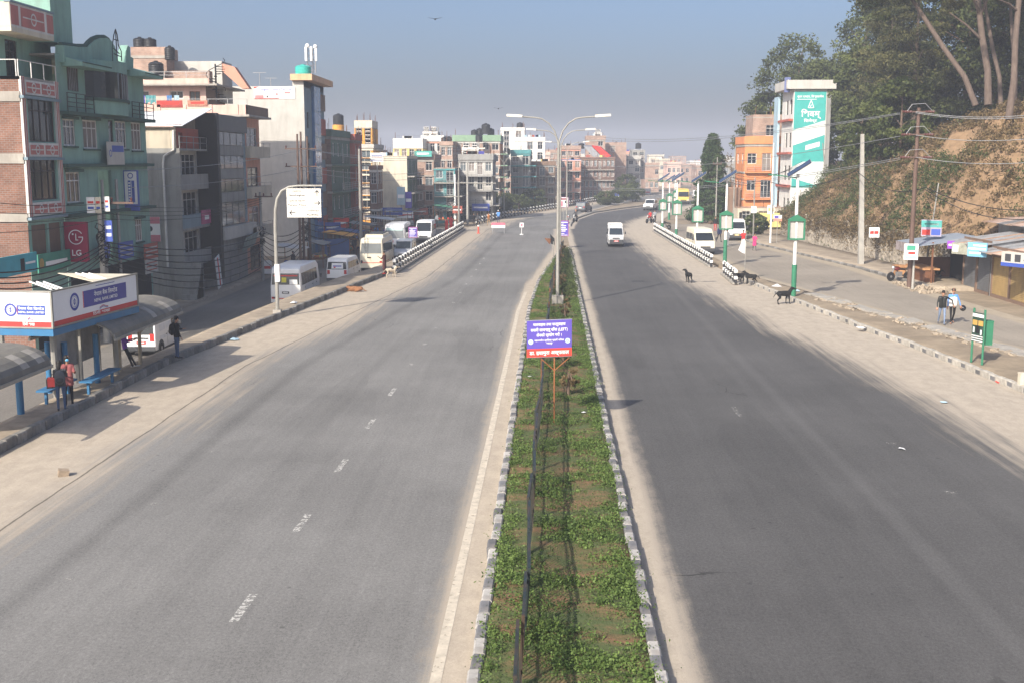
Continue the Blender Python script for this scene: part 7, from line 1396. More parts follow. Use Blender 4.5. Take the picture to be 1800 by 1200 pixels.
# --- motorcycles
def motorbike(label, p, rz, col, scale=1.0):
    t = thing('motorcycle', label, 'motorcycle', p, rz, group='motorcycles', local=True)
    for y in (-.65, .65): o = MB().lathe([(.21, -.05), (.29, -.05), (.31, 0), (.29, .05), (.21, .05)], (0, y, .31), 18, axis='X').build('wheel', m_tyre, t, True); MB().lathe([(.05, -.06), (.20, -.015), (.20, .015), (.05, .06)], (0, y, .31), 14, axis='X').build('rim', m_rim, o)
    mb = MB(); mb.tube([(0, -.65, .31), (0, -.1, .38), (0, .25, .75)], .03, 6); mb.tube([(0, -.65, .31), (0, -.45, .72), (0, .25, .78)], .025, 6); mb.build('frame', m_blk, t)
    MB().tube([(0, .65, .31), (0, .38, .95)], .035, 6).build('fork', m_rim, t); MB().tube([(-.34, .28, 1.03), (0, .38, .98), (.34, .28, 1.03)], .02, 6).build('handlebar', m_blk, t)
    MB().ball((0, .16, .82), (.14, .27, .14), 10, 8).build('fuel_tank', col, t, True); MB().obox((0, -.35, .80), (.24, .72, .1), (.06, 0, 0)).build('seat', m_blk, t); MB().box(-.14, .14, -.15, .2, .3, .62).build('engine', m_steel, t); MB().ball((0, .5, .92), (.1, .08, .1), 8, 6).build('headlamp', m_head, t, True); MB().tube([(.13, .1, .35), (.15, -.4, .34), (.15, -.8, .42)], .045, 8).build('exhaust', m_rim, t); MB().obox((0, -.8, .72), (.14, .25, .06), (.5, 0, 0)).build('tail_piece', col, t)
    return t
mc = {'m': mat('maroon_paint', (.12, .02, .02), .4), 'r': m_red, 'k': m_blk, 'b': m_bluep, 's': m_rim, 'w': m_wpt}
for i, (px, py, z, rz, c, lab) in enumerate(((1580, 494, 0, 1.9, 'm', 'dark motorcycle with red tank beside the brown power pole'), (1141, 393, 0, 2.6, 'r', 'red motorcycle on the right shoulder of the junction'), (1150, 392, 0, 2.9, 'k', 'black motorcycle beside the red one at the junction'), (1238, 391, 0, 1.2, 's', 'silver motorcycle, leftmost of the parked row before the conifer'), (1245, 390, 0, 1.0, 'w', 'white motorcycle, second of the parked row before the conifer'), (1252, 389, 0, 1.4, 'b', 'blue motorcycle, third of the parked row before the conifer'), (1259, 388, 0, 1.1, 's', 'silver motorcycle, rightmost of the parked row before the conifer'), (1011, 391, 0, 2.8, 'k', 'motorcycle waiting at the far median nose'), (999, 392, 0, 3.1, 'r', 'red motorcycle waiting beside the violet notice'), (1170, 404, 0, .6, 'k', 'black motorcycle behind the first barrier posts'), (1336, 404, .1, 1.5, 'k', 'black motorcycle parked before the yellow panel'), (654, 428, -.6, .1, 'k', 'motorcycle with two riders in the left lane'))):
    p = G(px, py, z); motorbike(lab, p, rz, mc[c])
# ================================================================== PEOPLE AND ANIMALS
def capsule(mb, p0, r0, p1, r1, n=8):
    p0, p1 = Vector(p0), Vector(p1); d = p1-p0; L_ = d.length
    if L_ < 1e-6: mb.ball(p0, max(r0, r1), n, 6); return
    d /= L_; pts, rs = [], []
    for a in (-80, -50, -20): pts.append(p0+d*(r0*math.sin(R(a)))); rs.append(r0*math.cos(R(a)))
    for a in (20, 50, 80): pts.append(p1+d*(r1*math.sin(R(a)))); rs.append(r1*math.cos(R(a)))
    mb.tube(pts, rs, n)
def fused(name, segs, mats, parent, voxel=.024, smooth=3):
    """one continuous skin grown round tapered limbs; faces take the material of the nearest limb"""
    mb = MB()
    for s in segs: capsule(mb, s[0], s[1], s[2], s[3])
    o = mb.build(name, mats[0]); md = o.modifiers.new('r', 'REMESH'); md.mode = 'VOXEL'; md.voxel_size = voxel; ms = o.modifiers.new('s', 'SMOOTH'); ms.iterations = smooth; ms.factor = .5
    me = baked(o); bpy.data.objects.remove(o); me.name = name
    me.materials.clear(); [me.materials.append(m) for m in mats]
    C_ = np.zeros(len(me.polygons)*3); me.polygons.foreach_get('center', C_); C_ = C_.reshape(-1, 3); best = np.full(len(C_), 1e9); idx = np.zeros(len(C_), int)
    for s in segs:
        a, b = np.array(s[0]), np.array(s[2]); ab = b-a; t = np.clip(((C_-a)@ab)/max(ab@ab, 1e-9), 0, 1); d = np.linalg.norm(C_-(a+t[:, None]*ab), axis=1)-(s[1]+(s[3]-s[1])*t); k = d < best; best[k] = d[k]; idx[k] = s[4]
    me.polygons.foreach_set('material_index', idx.astype(np.int32)); me.polygons.foreach_set('use_smooth', [True]*len(me.polygons)); me.update()
    return link_mesh(name, me, parent)
m_skin = mat('skin', (.36, .19, .12), .6, var=.06); m_hair = mat('black_hair', (.012, .010, .009), .6)
def cloth(name, c): return mat('cloth_'+name, c, .9, var=.15, scale=6)
def handmesh(mb, w_, d, s, curl=.5):
    """palm, four unequal bent fingers and a thumb leaving the side of the palm"""
    w_, d = Vector(w_), Vector(d).normalized(); side = d.cross(Vector((0, 1, 0))); side = side.normalized() if side.length > .2 else Vector((1, 0, 0)); nrm = side.cross(d)
    mb.obox(w_+d*.045, (.075, .03, .09), (d.to_track_quat('Z', 'Y')).to_euler())
    for i, l in enumerate((.065, .078, .072, .055)):
        a = w_+d*.088+side*(-.028+.019*i); b = a+d*l*.5+nrm*l*.1; c = b+d*l*.42-nrm*l*curl*.6; mb.tube([a, b, c], [.0095, .009, .0075], 5)
    a = w_+d*.03+side*.036*s; mb.tube([a, a+side*.03*s+d*.025, a+side*.034*s+d*.058], [.011, .010, .008], 5)
def person(label, loc, rz, h=1.68, top=None, bottom=None, shoe=None, arms=((0, 0, 12), (0, 0, 12)), legs=((0, 0), (0, 0)), lean=0.0, head=(0, 0), sit=False, skirt=None, long_hair=False, group=None, sleeve=True, hands=True, extra=None, top2=None, hat=None, voxel=.024):
    """arms: (forward swing, elbow bend, sideways) per side, legs: (hip swing, knee bend); faces +y"""
    t = thing('person', label, 'person', loc, rz, group, local=True); k = h/1.72; s_ = []; sl, cl = math.sin(R(lean)), math.cos(R(lean))
    def T(x, y, z):                                     # torso leans about the hips
        dz = z-.92; return Vector((x, y*cl+dz*sl, .92+dz*cl-y*sl))*k
    A = lambda a, ra, b, rb, m: s_.append((tuple(a), ra*k, tuple(b), rb*k, m))
    SK, TP, BT, SH = 0, 1, 2, 3
    for s in (-1, 1):
        A(T(s*.085, 0, .93), .105, T(s*.075, .0, 1.12), .10, TP); A(T(s*.075, 0, 1.12), .10, T(s*.10, -.01, 1.33), .11, TP)
    A(T(-.155, -.01, 1.40), .062, T(.155, -.01, 1.40), .062, TP); A(T(0, -.01, 1.42), .055, T(0, .01, 1.52), .05, SK)
    hp = R(head[0]); hy = R(head[1]); nk = T(0, .01, 1.52); fd = Vector((math.sin(hy)*math.cos(hp), math.cos(hy)*math.cos(hp), -math.sin(hp))); hc = nk+Vector((fd.x*.02, fd.y*.02, .10))*k+Vector((math.sin(hy)*.0, 0, 0))
    hc = nk+Vector((fd.x*.05*math.sin(hp), fd.y*(.02+.07*math.sin(hp)), .105-.03*math.sin(hp)))*k
    A(hc-Vector((0, 0, .035*k)), .078, hc+Vector((0, 0, .045*k)), .086, SK); A(hc+fd*.075*k-Vector((0, 0, .01*k)), .018, hc+fd*.098*k-Vector((0, 0, .03*k)), .016, SK)
    A(hc+fd*.04*k-Vector((0, 0, .085*k)), .045, hc+fd*.02*k-Vector((0, 0, .05*k)), .06, SK)
    right = Vector((fd.y, -fd.x, 0)).normalized()
    for s in (-1, 1): A(hc+right*s*.082*k, .02, hc+right*s*.088*k-Vector((0, 0, .03*k)), .016, SK)
    hb = MB(); low = 1e9; hands_at = []
    for i, s in enumerate((-1, 1)):
        f, e, ab = arms[i]; f0, ab = R(f), R(ab); d1 = Vector((s*math.sin(ab), math.sin(f0)*math.cos(ab), -math.cos(f0)*math.cos(ab))); f1 = f0+R(e); ab2 = ab*(.3 if e < 60 else -.5); d2 = Vector((s*math.sin(ab2), math.sin(f1)*math.cos(ab2), -math.cos(f1)*math.cos(ab2)))
        sh = T(s*.175, -.01, 1.40); el = sh+d1*.285*k; wr = el+d2*.25*k
        A(sh, .056, el, .043, TP); A(el, .042, wr, .031, TP if sleeve else SK); hands_at.append(wr)
        if hands: handmesh(hb, wr, d2, s)
        else: A(wr, .03, wr+d2*.12*k, .026, SK)
        f, kn = legs[i]; a = R(f); b = R(f-kn); hip = Vector((s*.09, 0, .92))*k; d1 = Vector((s*(.25 if sit else .03), math.sin(a), -math.cos(a))).normalized(); d2 = Vector((0, math.sin(b), -math.cos(b))); kn_ = hip+d1*.42*k; an = kn_+d2*.41*k
        A(hip, .088, kn_, .06, BT); A(kn_, .058, an, .042, BT); toe = an+Vector((s*.03, .15*math.cos(b*.6), -.04+.10*math.sin(b*.6) if b > 0 else -.045+.1*math.sin(b*.6)))*k
        A(an-Vector((0, .04*k, .03*k)), .042, toe, .034, SH); low = min(low, an.z-.075*k, toe.z-.034*k)
    if skirt:
        z0, r = skirt
        for s in (-1, 1): A(T(s*.07, 0, 1.0), .115, T(s*.08, 0, z0), r, TP)
    o = fused('body', s_, [m_skin, top or cloth('grey', (.2, .2, .2)), bottom or cloth('jeans', (.06, .085, .14)), shoe or cloth('shoe', (.03, .03, .03))], t, voxel*k)
    dz = 0 if sit else -low; o.location.z = dz; up = Vector((0, 0, dz))
    hr = MB(); hr.ball(hc+Vector((0, 0, .035*k))-fd*.018*k+up, (.094*k, .098*k, .098*k), 10, 8)
    if long_hair: capsule(hr, hc-fd*.05*k+up, .075*k, hc-fd*.085*k+up-Vector((0, 0, .2*k)), .05*k)
    hm = hr.build('hair' if not hat else 'hat', hat or m_hair, t, True)
    ey = MB(); [ey.ball(hc+fd*.078*k+right*s*.033*k+Vector((0, 0, .012*k))+up, .012*k, 6, 4) for s in (-1, 1)]; ey.build('eyes', m_blk, t)
    if hands and hb.v: hb.v = [(a, b, c+dz) for a, b, c in hb.v]; hb.build('hands', m_skin, t)
    if top2: pass
    if extra: extra(t, [w_+up for w_ in hands_at], k, dz, T)
    return t
def backpack(col, col2=None, z=1.2, d=.16):
    def f(t, hnd, k, dz, T):
        c = T(0, -.19, z)+Vector((0, 0, dz)); mb = MB(); mb.ball(c, (.17*k, .11*k, .25*k), 10, 8); b = mb.build('backpack', col, t, True); MB().ball(c+Vector((0, -.08*k, -.08*k)), (.12*k, .05*k, .1*k), 8, 6).build('pocket', col2 or col, b, True)
        for s in (-1, 1): MB().tube([T(s*.1, -.12, 1.42)+Vector((0, 0, dz)), T(s*.12, .06, 1.45)+Vector((0, 0, dz)), T(s*.13, .12, 1.25)+Vector((0, 0, dz)), T(s*.12, -.08, 1.02)+Vector((0, 0, dz))], .018, 5).build('strap', col, b)
    return f
def mask_bag(t, hnd, k, dz, T):
    MB().ball(T(0, .11, 1.585)+Vector((0, 0, dz)), (.06*k, .05*k, .05*k), 8, 6).build('face_mask', mat('blue_mask', (.12, .4, .62), .7), t, True)
c_black = cloth('black', (.014, .014, .016)); c_jean = cloth('blue_jeans', (.055, .09, .17)); c_faded = cloth('faded_jeans', (.17, .22, .32)); c_purp = cloth('purple', (.16, .05, .36)); c_rose = cloth('rose', (.27, .085, .085)); c_dgrey = cloth('dark_grey', (.06, .06, .065)); c_brown = cloth('brown', (.07, .022, .02)); c_pink = cloth('hot_pink', (.6, .05, .18)); c_red = cloth('red', (.48, .03, .03)); c_blue = cloth('bright_blue', (.10, .26, .62)); c_orng = cloth('orange', (.6, .22, .06)); c_navy = cloth('navy', (.02, .03, .08)); c_grey = cloth('pale_grey', (.25, .26, .28)); c_white = cloth('white', (.7, .68, .64)); c_tan = cloth('tan', (.42, .27, .14)); c_leather = mat('black_leather', (.014, .016, .015), .45, var=.3)
ZI = .2
p = G(109, 722, ZI); person('person in dark grey with grey backpack and jeans at the bus stop', p, R(20), 1.62, c_dgrey, c_jean, arms=((35, 70, 5), (35, 70, 5)), head=(5, 20), long_hair=True, extra=backpack(cloth('grey_pack', (.10, .105, .115)), c_dgrey))
p = G(122, 712, ZI); person('person in rose top and blue face mask at the bus stop', p, R(-150), 1.64, c_rose, c_black, arms=((25, 80, 8), (30, 80, 8)), head=(5, -55), long_hair=True, skirt=(.78, .12), extra=mask_bag)
b = G(96, 706, ZI); t = thing('hand_bag', 'red and black bag hanging beside the grey backpack at the bus stop', 'bag', b+Vector((0, 0, .55))); MB().obox(b+Vector((.05, 0, .68)), (.42, .28, .26), (.1, 0, .3)).build('bag_body', mat('dark_red_bag', (.22, .02, .02), .8), t); MB().obox(b+Vector((-.1, -.02, .64)), (.2, .29, .3), (.1, 0, .3)).build('black_side', m_blk, t); MB().tube([b+Vector((-.1, 0, .8)), b+Vector((.05, 0, 1.05)), b+Vector((.2, 0, .8))], .015, 5).build('handle', m_blk, t)
p = G(226, 647, ZI); person('person in purple top and black trousers leaning at the shelter post', p+Vector((-.1, 0, 0)), R(-70), 1.62, c_purp, c_black, cloth('white_shoe', (.6, .58, .55)), arms=((30, 75, 8), (25, 80, 8)), legs=((18, 0), (30, 4)), lean=-6, head=(30, 0))
p = G(312, 629, ZI+.02); person('person in black jacket with black backpack and jeans waiting on the kerb', p, R(-50), 1.68, c_black, c_jean, arms=((20, 75, 6), (5, 15, 6)), head=(4, -10), extra=backpack(c_black, c_dgrey))
p = G(676, 482, ZI); person('person in long brown clothes standing at the end of the bus stop kerb', p, R(70), 1.6, c_brown, c_brown, c_red, arms=((30, 90, 5), (10, 30, 5)), skirt=(.45, .13), head=(8, 0))
# pair walking on the side road
pA = G(1655, 571); pB = G(1673, 569)
def shirt_white(t, hnd, k, dz, T):   # white lower half of the two coloured pullover and a scooter helmet in the hand
    s_ = []
    for s in (-1, 1): s_.append((tuple(T(s*.085, 0, .95)), .125*k, tuple(T(s*.088, 0, 1.24)), .128*k, 0))
    o = fused('white_pullover_front', s_, [c_white], t, .03, 2); o.location.z = dz
person('person in black leather jacket and faded jeans walking arm over shoulder', pA, R(172), 1.72, c_leather, c_faded, cloth('trainer', (.1, .1, .11)), arms=((-8, 18, 62), (10, 12, 16)), legs=((12, 8), (-14, 22)), head=(35, 8))
person('person in blue and white pullover and black trousers carrying a helmet', pB, R(178), 1.78, c_blue, c_black, cloth('sandal', (.33, .17, .11)), arms=((6, 18, 24), (-4, 10, 10)), legs=((-12, 20), (14, 6)), head=(6, 15), extra=shirt_white)
hb = G(1686, 569)+Vector((.12, -.05, .78)); t = thing('helmet', 'black scooter helmet held by the person in the pullover', 'helmet', hb); MB().ball(hb, (.15, .17, .15), 14, 10).build('shell', mat('gloss_black', (.01, .01, .012), .12, spec=.7), t, True); MB().tube([hb+Vector((-.1, 0, .08)), hb+Vector((-.13, .02, .22))], .012, 5).build('strap', m_blk, t); MB().ball(hb+Vector((.02, -.08, -.02)), (.11, .1, .08), 10, 6).build('visor', m_vg, t, True)
# others, further away
FAR = dict(hands=False, voxel=.032)
p = G(623, 447, SZ(114)); person('person in dark clothes walking up the left lane', p, 0, 1.66, c_black, c_dgrey, legs=((15, 5), (-15, 15)), **FAR)
p = G(785, 407, .1); person('person in bright red sari, left of the pair at the barrier end', p, R(150), 1.5, c_red, c_red, skirt=(.2, .2), **FAR)
p = G(793, 403, .1); person('person in bright red sari, right of the pair at the barrier end', p, R(200), 1.6, c_red, c_red, skirt=(.2, .2), **FAR)
p = G(876, 392); person('traffic officer in light blue shirt at the far barrier', p, R(170), 1.66, c_blue, c_navy, arms=((20, 70, 10), (20, 70, 10)), hat=c_white, **FAR)
p = G(859, 397); person('person in orange vest beside the traffic officer', p, R(60), 1.68, c_orng, c_tan, legs=((12, 5), (-12, 12)), **FAR)
p = G(839, 398); person('person in dark clothes with tan sleeve at the junction corner', p, R(-60), 1.7, c_dgrey, c_black, **FAR)
p = G(833, 398); person('person in black left of the one with tan sleeve', p, R(40), 1.64, c_black, c_black, **FAR)
p = G(1264, 426); person('person in navy jacket walking beside the second solar lamp', p, R(200), 1.7, c_navy, c_black, legs=((18, 5), (-18, 14)), lean=5, **FAR)
p = G(1278, 434); person('person in pale grey suit standing behind the second solar lamp', p, R(20), 1.66, c_grey, c_grey, **FAR)
p = G(1326, 441); person('person in hot pink coat walking on the side road', p, R(190), 1.55, c_pink, c_dgrey, skirt=(.6, .14), arms=((30, 80, 8), (20, 60, 8)), legs=((10, 3), (-8, 10)), **FAR)
p = G(1306, 437); person('person in red jacket and white trousers behind the rag pole', p, R(170), 1.7, c_red, c_white, arms=((40, 70, 10), (30, 70, 10)), **FAR)
p = G(1257, 407); person('person in black and red standing beside the parked vans', p, R(180), 1.7, c_black, c_red, **FAR)
p = G(1230, 361); person('person in blue walking down the far dirt road', p, R(180), 1.7, c_navy, c_navy, **FAR)
p = G(727, 395, 0); person('person in red robe before the far left shops', p, R(90), 1.6, c_red, c_red, skirt=(.2, .18), **FAR)
p = G(756, 398, 0); person('person in dark red before the junction shops', p, R(60), 1.6, c_brown, c_black, **FAR)
p = G(768, 399, 0); person('person in grey before the junction shops', p, R(-30), 1.65, c_grey, c_black, **FAR)
p = G(742, 398, 0); person('person in black before the junction shops', p, R(200), 1.6, c_black, c_dgrey, **FAR)
for x, y, rz, tp, bt, lab in ((-20.2, 103, 2.0, c_navy, c_dgrey, 'person in navy buying at the orange tarpaulin stall'), (-18.4, 108.5, 1.2, c_tan, c_navy, 'person in tan shirt beside the blue tarpaulin stall'), (-18.0, 117, 2.6, c_dgrey, c_black, 'person in dark grey before the grey awning stall'), (-17.4, 119.5, .4, c_purp, c_black, 'person in purple walking between the awning stalls'), (-16.9, 126, 3.0, c_red, c_black, 'person in red walking before the white awning stall'), (-16.0, 131.5, .2, c_grey, c_navy, 'person in pale grey beside the blue awning stall'), (-15.2, 134.5, 2.2, c_orng, c_dgrey, 'person in orange near the junction corner stall'), (-21.9, 96.2, 1.0, c_black, c_faded, 'person in black and faded jeans at the dirty grey stall')):
    person(lab, (x, y, SZ(y)+.01), rz, 1.62, tp, bt, legs=((10, 4), (-9, 10)), **FAR)
for px, py, z, rz, tp, lab, ht in ((1142, 392, 0, 2.6, c_red, 'rider in red sitting on the red motorcycle at the junction', m_blk), (1150.5, 391, 0, 2.9, c_grey, 'rider in grey sitting on the black motorcycle at the junction', m_blk), (1011.5, 390, 0, 2.8, c_dgrey, 'rider with orange helmet at the far median nose', c_orng), (654, 428, -.6, .1, c_tan, 'rider in tan with red helmet in the left lane', c_red), (662, 423, -.5, .1, c_blue, 'person in bright blue walking behind the riders in the left lane', None)):
    p = G(px, py, z)
    if ht: d = Vector((-math.sin(rz), math.cos(rz), 0)); person(lab, p-d*.25-Vector((0, 0, .08)), rz, 1.66, tp, c_black, arms=((45, 25, 14), (45, 25, 14)), legs=((70, 75), (70, 75)), lean=10, sit=True, hat=ht, **FAR)
    else: person(lab, p, rz, 1.66, tp, c_navy, **FAR)
pr = AX(47, 18, -26.2); person('person in crimson seated on the roof terrace of the brick house', Vector((pr.x, pr.y, ztA(66)+.3)), R(-60), 1.6, c_pink, c_black, long_hair=True, **FAR)
# --- dogs
def dog(label, p, rz, col, s=1.0, head_up=.1, turn=0.0, lying=False, col2=None):
    t = thing('dog', label, 'dog', p, rz, local=True); S_ = []; A = lambda a, ra, b, rb, m=0: S_.append((tuple(Vector(a)*s), ra*s, tuple(Vector(b)*s), rb*s, m))
    z = .52 if not lying else .14
    A((0, .2, z), .14, (0, -.05, z+.01), .13); A((0, -.05, z+.01), .12, (0, -.3, z+.03), .105); A((0, .25, z+.03), .105, (turn*.05, .38, z+.10+head_up), .075); hx, hy, hz = turn*.1, .42, z+.13+head_up
    A((hx, hy, hz), .068, (hx+turn*.05, hy+.06, hz), .06); A((hx+turn*.05, hy+.07, hz-.015), .045, (hx+turn*.1, hy+.19, hz-.03), .03)
    for q in (-1, 1):
        A((hx+q*.05, hy-.01, hz+.05), .022, (hx+q*.075, hy-.02, hz+.095), .012)
        if lying: A((q*.09, .22, .1), .05, (q*.1, .42, .04), .03); A((q*.1, -.25, .12), .07, (q*.15, -.05, .05), .04)
        else:
            o = .05*q; A((q*.075, .22, .46), .062, (q*.075, .2+o, .27), .035); A((q*.075, .2+o, .27), .033, (q*.075, .21+o, .06), .024); A((q*.075, .21+o, .05), .025, (q*.075, .26+o, .025), .022)
            A((q*.075, -.28, .48), .075, (q*.08, -.22-o, .33), .048); A((q*.08, -.22-o, .33), .042, (q*.08, -.36-o, .21), .028); A((q*.08, -.36-o, .21), .026, (q*.08, -.33-o, .05), .022); A((q*.08, -.33-o, .04), .024, (q*.08, -.27-o, .022), .02)
    A((0, -.38, z+.05), .03, (turn*.05, -.52, z-.02 if not lying else .08), .022); A((turn*.05, -.52, z-.02 if not lying else .08), .022, (turn*.1, -.62, z-.16 if not lying else .05), .014)
    if col2: A((0, .1, z+.03), .13, (0, .02, z+.03), .125, 1); A((hx, hy, hz+.02), .069, (hx+turn*.05, hy+.04, hz+.03), .064, 1)
    fused('body', [(a, ra*1.12, b, rb*1.12, m) for a, ra, b, rb, m in S_], [col]+([col2] if col2 else []), t, .018, 1); return t
f_blk = mat('black_fur', (.012, .012, .012), .85, var=.3, scale=12); f_brn = mat('tan_fur', (.22, .10, .045), .9, var=.3, scale=10); f_wht = mat('pale_fur', (.50, .42, .32), .9, var=.3, scale=8)
dog('black dog standing on the right carriageway with its tail to the camera', G(1210, 497), R(15), f_blk, 1.05, .12, -.8)
dog('black dog standing side on at the right kerb', G(1378, 535), R(-70), f_blk, 1.15, .12, .2)
dog('black dog at the end of the short broken barrier', G(1299, 499, .05), R(-75), f_blk, 1.05, .0, .3)
dog('black dog looking left beside the thin rag pole', G(1319, 500, .15), R(65), f_blk, 1.0, .14, .2)
dog('pale dog with black patches beside the brown clad person', G(688, 488), R(-60), f_wht, 1.0, .08, .3, col2=f_blk)
dog('tan dog lying asleep along the left kerb', G(625, 513), R(75), f_brn, 1.2, -.05, .2, True)
dog('black and white dog by the wooden stall', G(1643, 491), R(85), f_blk, 1.1, -.05, 0, col2=f_wht)
# ================================================================== MARKET STALLS ON THE LEFT
def stall(label, x, y, z, w_, d, h, m, seed, cloth_=None):
    rr = random.Random(seed); t = thing('market_stall', label, 'stall', (x, y, z))
    for (a, b) in ((0, 0), (w_, 0), (0, d), (w_, d)): MB().tube([(x+a, y+b, z), (x+a, y+b, z+h+(.35 if a == 0 else 0))], .035, 6).build('post', m_brn, t)
    n = 6; mb = MB(); V = []
    for i in range(n+1):
        for j in range(n+1): u, v = i/n, j/n; V.append((x-.2+(w_+.4)*u, y-.2+(d+.4)*v, z+h+.38*(1-u)-.16*math.sin(math.pi*u)*math.sin(math.pi*v)+rr.uniform(-.04, .04)))
    mb.add(V, [(i*(n+1)+j, (i+1)*(n+1)+j, (i+1)*(n+1)+j+1, i*(n+1)+j+1) for i in range(n) for j in range(n)]); mb.build('tarpaulin', m, t, True)
    MB().box(x+.1, x+w_-.1, y+.2, y+d-.2, z+.7, z+.78).build('counter', m_brn, t)
    if cloth_: MB().box(x+.05, x+w_-.05, y+.1, y+.16, z+.1, z+1.9).build('side_cloth', cloth_, t)
    for k in range(9): a, b = x+.2+rr.random()*(w_-.4), y+.3+rr.random()*(d-.6); MB().ball((a, b, z+.88), (.14, .14, .12), 7, 5).build('goods', rr.choice([m_red, m_yel, m_grn, m_orange, m_cream, m_bluep]), t)
    return t
t_or = mat('orange_tarp', (.55, .27, .05), .7, var=.2); t_bl = mat('blue_tarp', (.03, .07, .2), .6, var=.2); t_gr = mat('dirty_tarp', (.22, .22, .21), .8, var=.3); t_wh = mat('white_tarp', (.55, .55, .54), .7, var=.15)
for i, (lab, x, y, w_, d, h, m, cl) in enumerate((('market stall with orange tarpaulin and blue side cloth', -20.9, 104.5, 2.4, 3.6, 2.1, t_or, t_bl), ('market stall with blue tarpaulin next to the orange one', -20.8, 109.2, 2.3, 3.2, 2.0, t_bl, None), ('market stall with dirty grey tarpaulin before the tall pale wall', -21.6, 97.5, 2.0, 3.2, 2.0, t_gr, None), ('market stall with white tarpaulin nearest the transformer poles', -22.4, 92.4, 2.0, 3.0, 2.0, t_wh, None), ('market stall with grey awning before the dark green house', -20.6, 115, 2.4, 4, 2.1, t_gr, None), ('market stall with white awning before the dark red house', -19.8, 122, 2.6, 4, 2.1, t_wh, None), ('market stall with blue awning before the cream house', -19.0, 131, 2.6, 4, 2.2, t_bl, None), ('market stall with green cloth at the junction corner', -14.5, 141.5, 3.0, 3.0, 2.2, mat('green_tarp', (.06, .20, .12), .7), None))): stall(lab, x, y, SZ(y)+.05, w_, d, h, m, i, cl)
for i, (px, py, y, w_, h_, m, lab) in enumerate(((690, 372, 137, 2.4, .9, m_bluep, 'blue shop board before the red house'), (712, 378, 139, 2.0, .8, m_wpt, 'white shop board below the cream house'), (735, 372, 147, 2.6, .9, m_redw, 'red shop board below the brick house'), (600, 392, 116, 1.6, 1.0, m_red, 'red shop board on the dark red house'), (585, 400, 115, 1.6, 1.0, m_bluep, 'blue shop board on the dark green house'), (705, 345, 140, 1.0, 2.2, m_ltblue, 'pale hanging sign at the cream house corner'), (718, 352, 141, .8, 2.0, vio, 'violet hanging sign at the brick house corner'), (845, 365, 157, 2.4, 1.0, m_bluep, 'dark blue signboard before the weathered corner house'), (804, 369, 141.5, 1.2, .9, m_redw, 'red and blue notice on the junction corner pole'), (1082, 346, 232, 1.9, 1.3, m_bluep, 'blue and white board by the far median trees'), (1136, 338, 290, 2.4, 1.6, m_wpt, 'white hoarding at the far bend'), (470, 470, 92, .7, 1.1, m_wpt, 'white triangular sign at the stalls'))):
    c = AY(px, py, y); t = thing('shop_board', lab, 'sign', (c.x, y, c.z)); MB().box(c.x-w_/2, c.x+w_/2, y-.04, y+.04, c.z-h_/2, c.z+h_/2).build('board', m, t); MB().box(c.x-w_*.4, c.x+w_*.4, y-.05, y-.041, c.z-h_*.12, c.z+h_*.08).build('print', m_wtxt if m != m_wpt else m_red, t); MB().box(c.x-.04, c.x+.04, y+.05, y+.1, -1.2 if y < 120 else 0, c.z+h_/2).build('post', m_galv, t)
# ================================================================== TREES AND SCRUB
m_bark = mat('bark', (.13, .09, .065), .95, var=.35, scale=5, bump=.8, bscale=14, stretch=(1, 1, .25)); m_pbark = mat('pine_bark', (.115, .085, .068), .95, var=.35, scale=5, bump=.8, bscale=12, stretch=(1, 1, .3))
def tree(label, base, h, cr, lm, nclump=60, per=110, size=.16, trunk_r=.28, shape='round', z0=.35, lean=(0, 0), seed=0, bark=None, name='tree', limbs=6, aspect=.55, flat=1.0, group=None):
    rs = np.random.default_rng(seed+100); rr = random.Random(seed); t = thing(name, label, 'tree', base, group=group); b = Vector(base); top = b+Vector((lean[0], lean[1], h)); mid = b+Vector((lean[0]*.35, lean[1]*.35, h*.5))
    tr = MB(); tr.tube([b-Vector((0, 0, .3)), b+(mid-b)*.3, mid, b+(top-b)*.8, top-Vector((0, 0, .2))], [trunk_r*1.25, trunk_r, trunk_r*.75, trunk_r*.4, .03], 8)
    C_, T_ = [], []
    for i in range(nclump):
        v = rs.uniform(z0, 1.0); a = rs.uniform(0, 2*math.pi); q = (v-z0)/(1-z0)
        rad = cr*(math.sqrt(max(.05, 1-(2*q-1)**2)) if shape == 'round' else (1-q)**.85+.04 if shape == 'cone' else (.35+.65*rs.random())*(1-.35*q))*math.sqrt(rs.uniform(.25, 1))
        ax = b+(top-b)*v if v > .5 else b+(mid-b)*(v/.5); c = np.array([ax.x+math.cos(a)*rad, ax.y+math.sin(a)*rad, ax.z]); C_.append(c)
        if i < limbs*2 and rad > .3: s = b+(mid-b)*min(1, v/.5*.8) if v < .5 else b+(top-b)*(v-.12); tr.tube([s, (s+Vector(c))/2+Vector((0, 0, .3)), Vector(c)], [trunk_r*.32, trunk_r*.2, .03], 5)
    tr.build('trunk', bark or m_bark, t, True); P, S_, TT = [], [], []
    for c in C_:
        k = int(per*rs.uniform(.6, 1.4)); g = rs.normal(size=(k, 3)); g /= (np.linalg.norm(g, axis=1)[:, None]+1e-6); g *= rs.random((k, 1))**.45; rad = cr*.30*rs.uniform(.6, 1.3) if shape != 'cone' else cr*.22
        P.append(c+g*[rad, rad, rad*.62*flat]); TT.append(np.clip(rs.uniform(.15, .75)+g[:, 2]*.25+rs.normal(size=k)*.12, 0, 1))  # upper leaves of each clump tinted lighter, imitating light from above
    leafmesh('crown', np.concatenate(P), size, lm, np.concatenate(TT), aspect, .5, t); return t
def hz(x, y): return Vector((x, y, hill_h(x, y)-.2))
def atdepth(px, y): return AY(px, 300, y).x
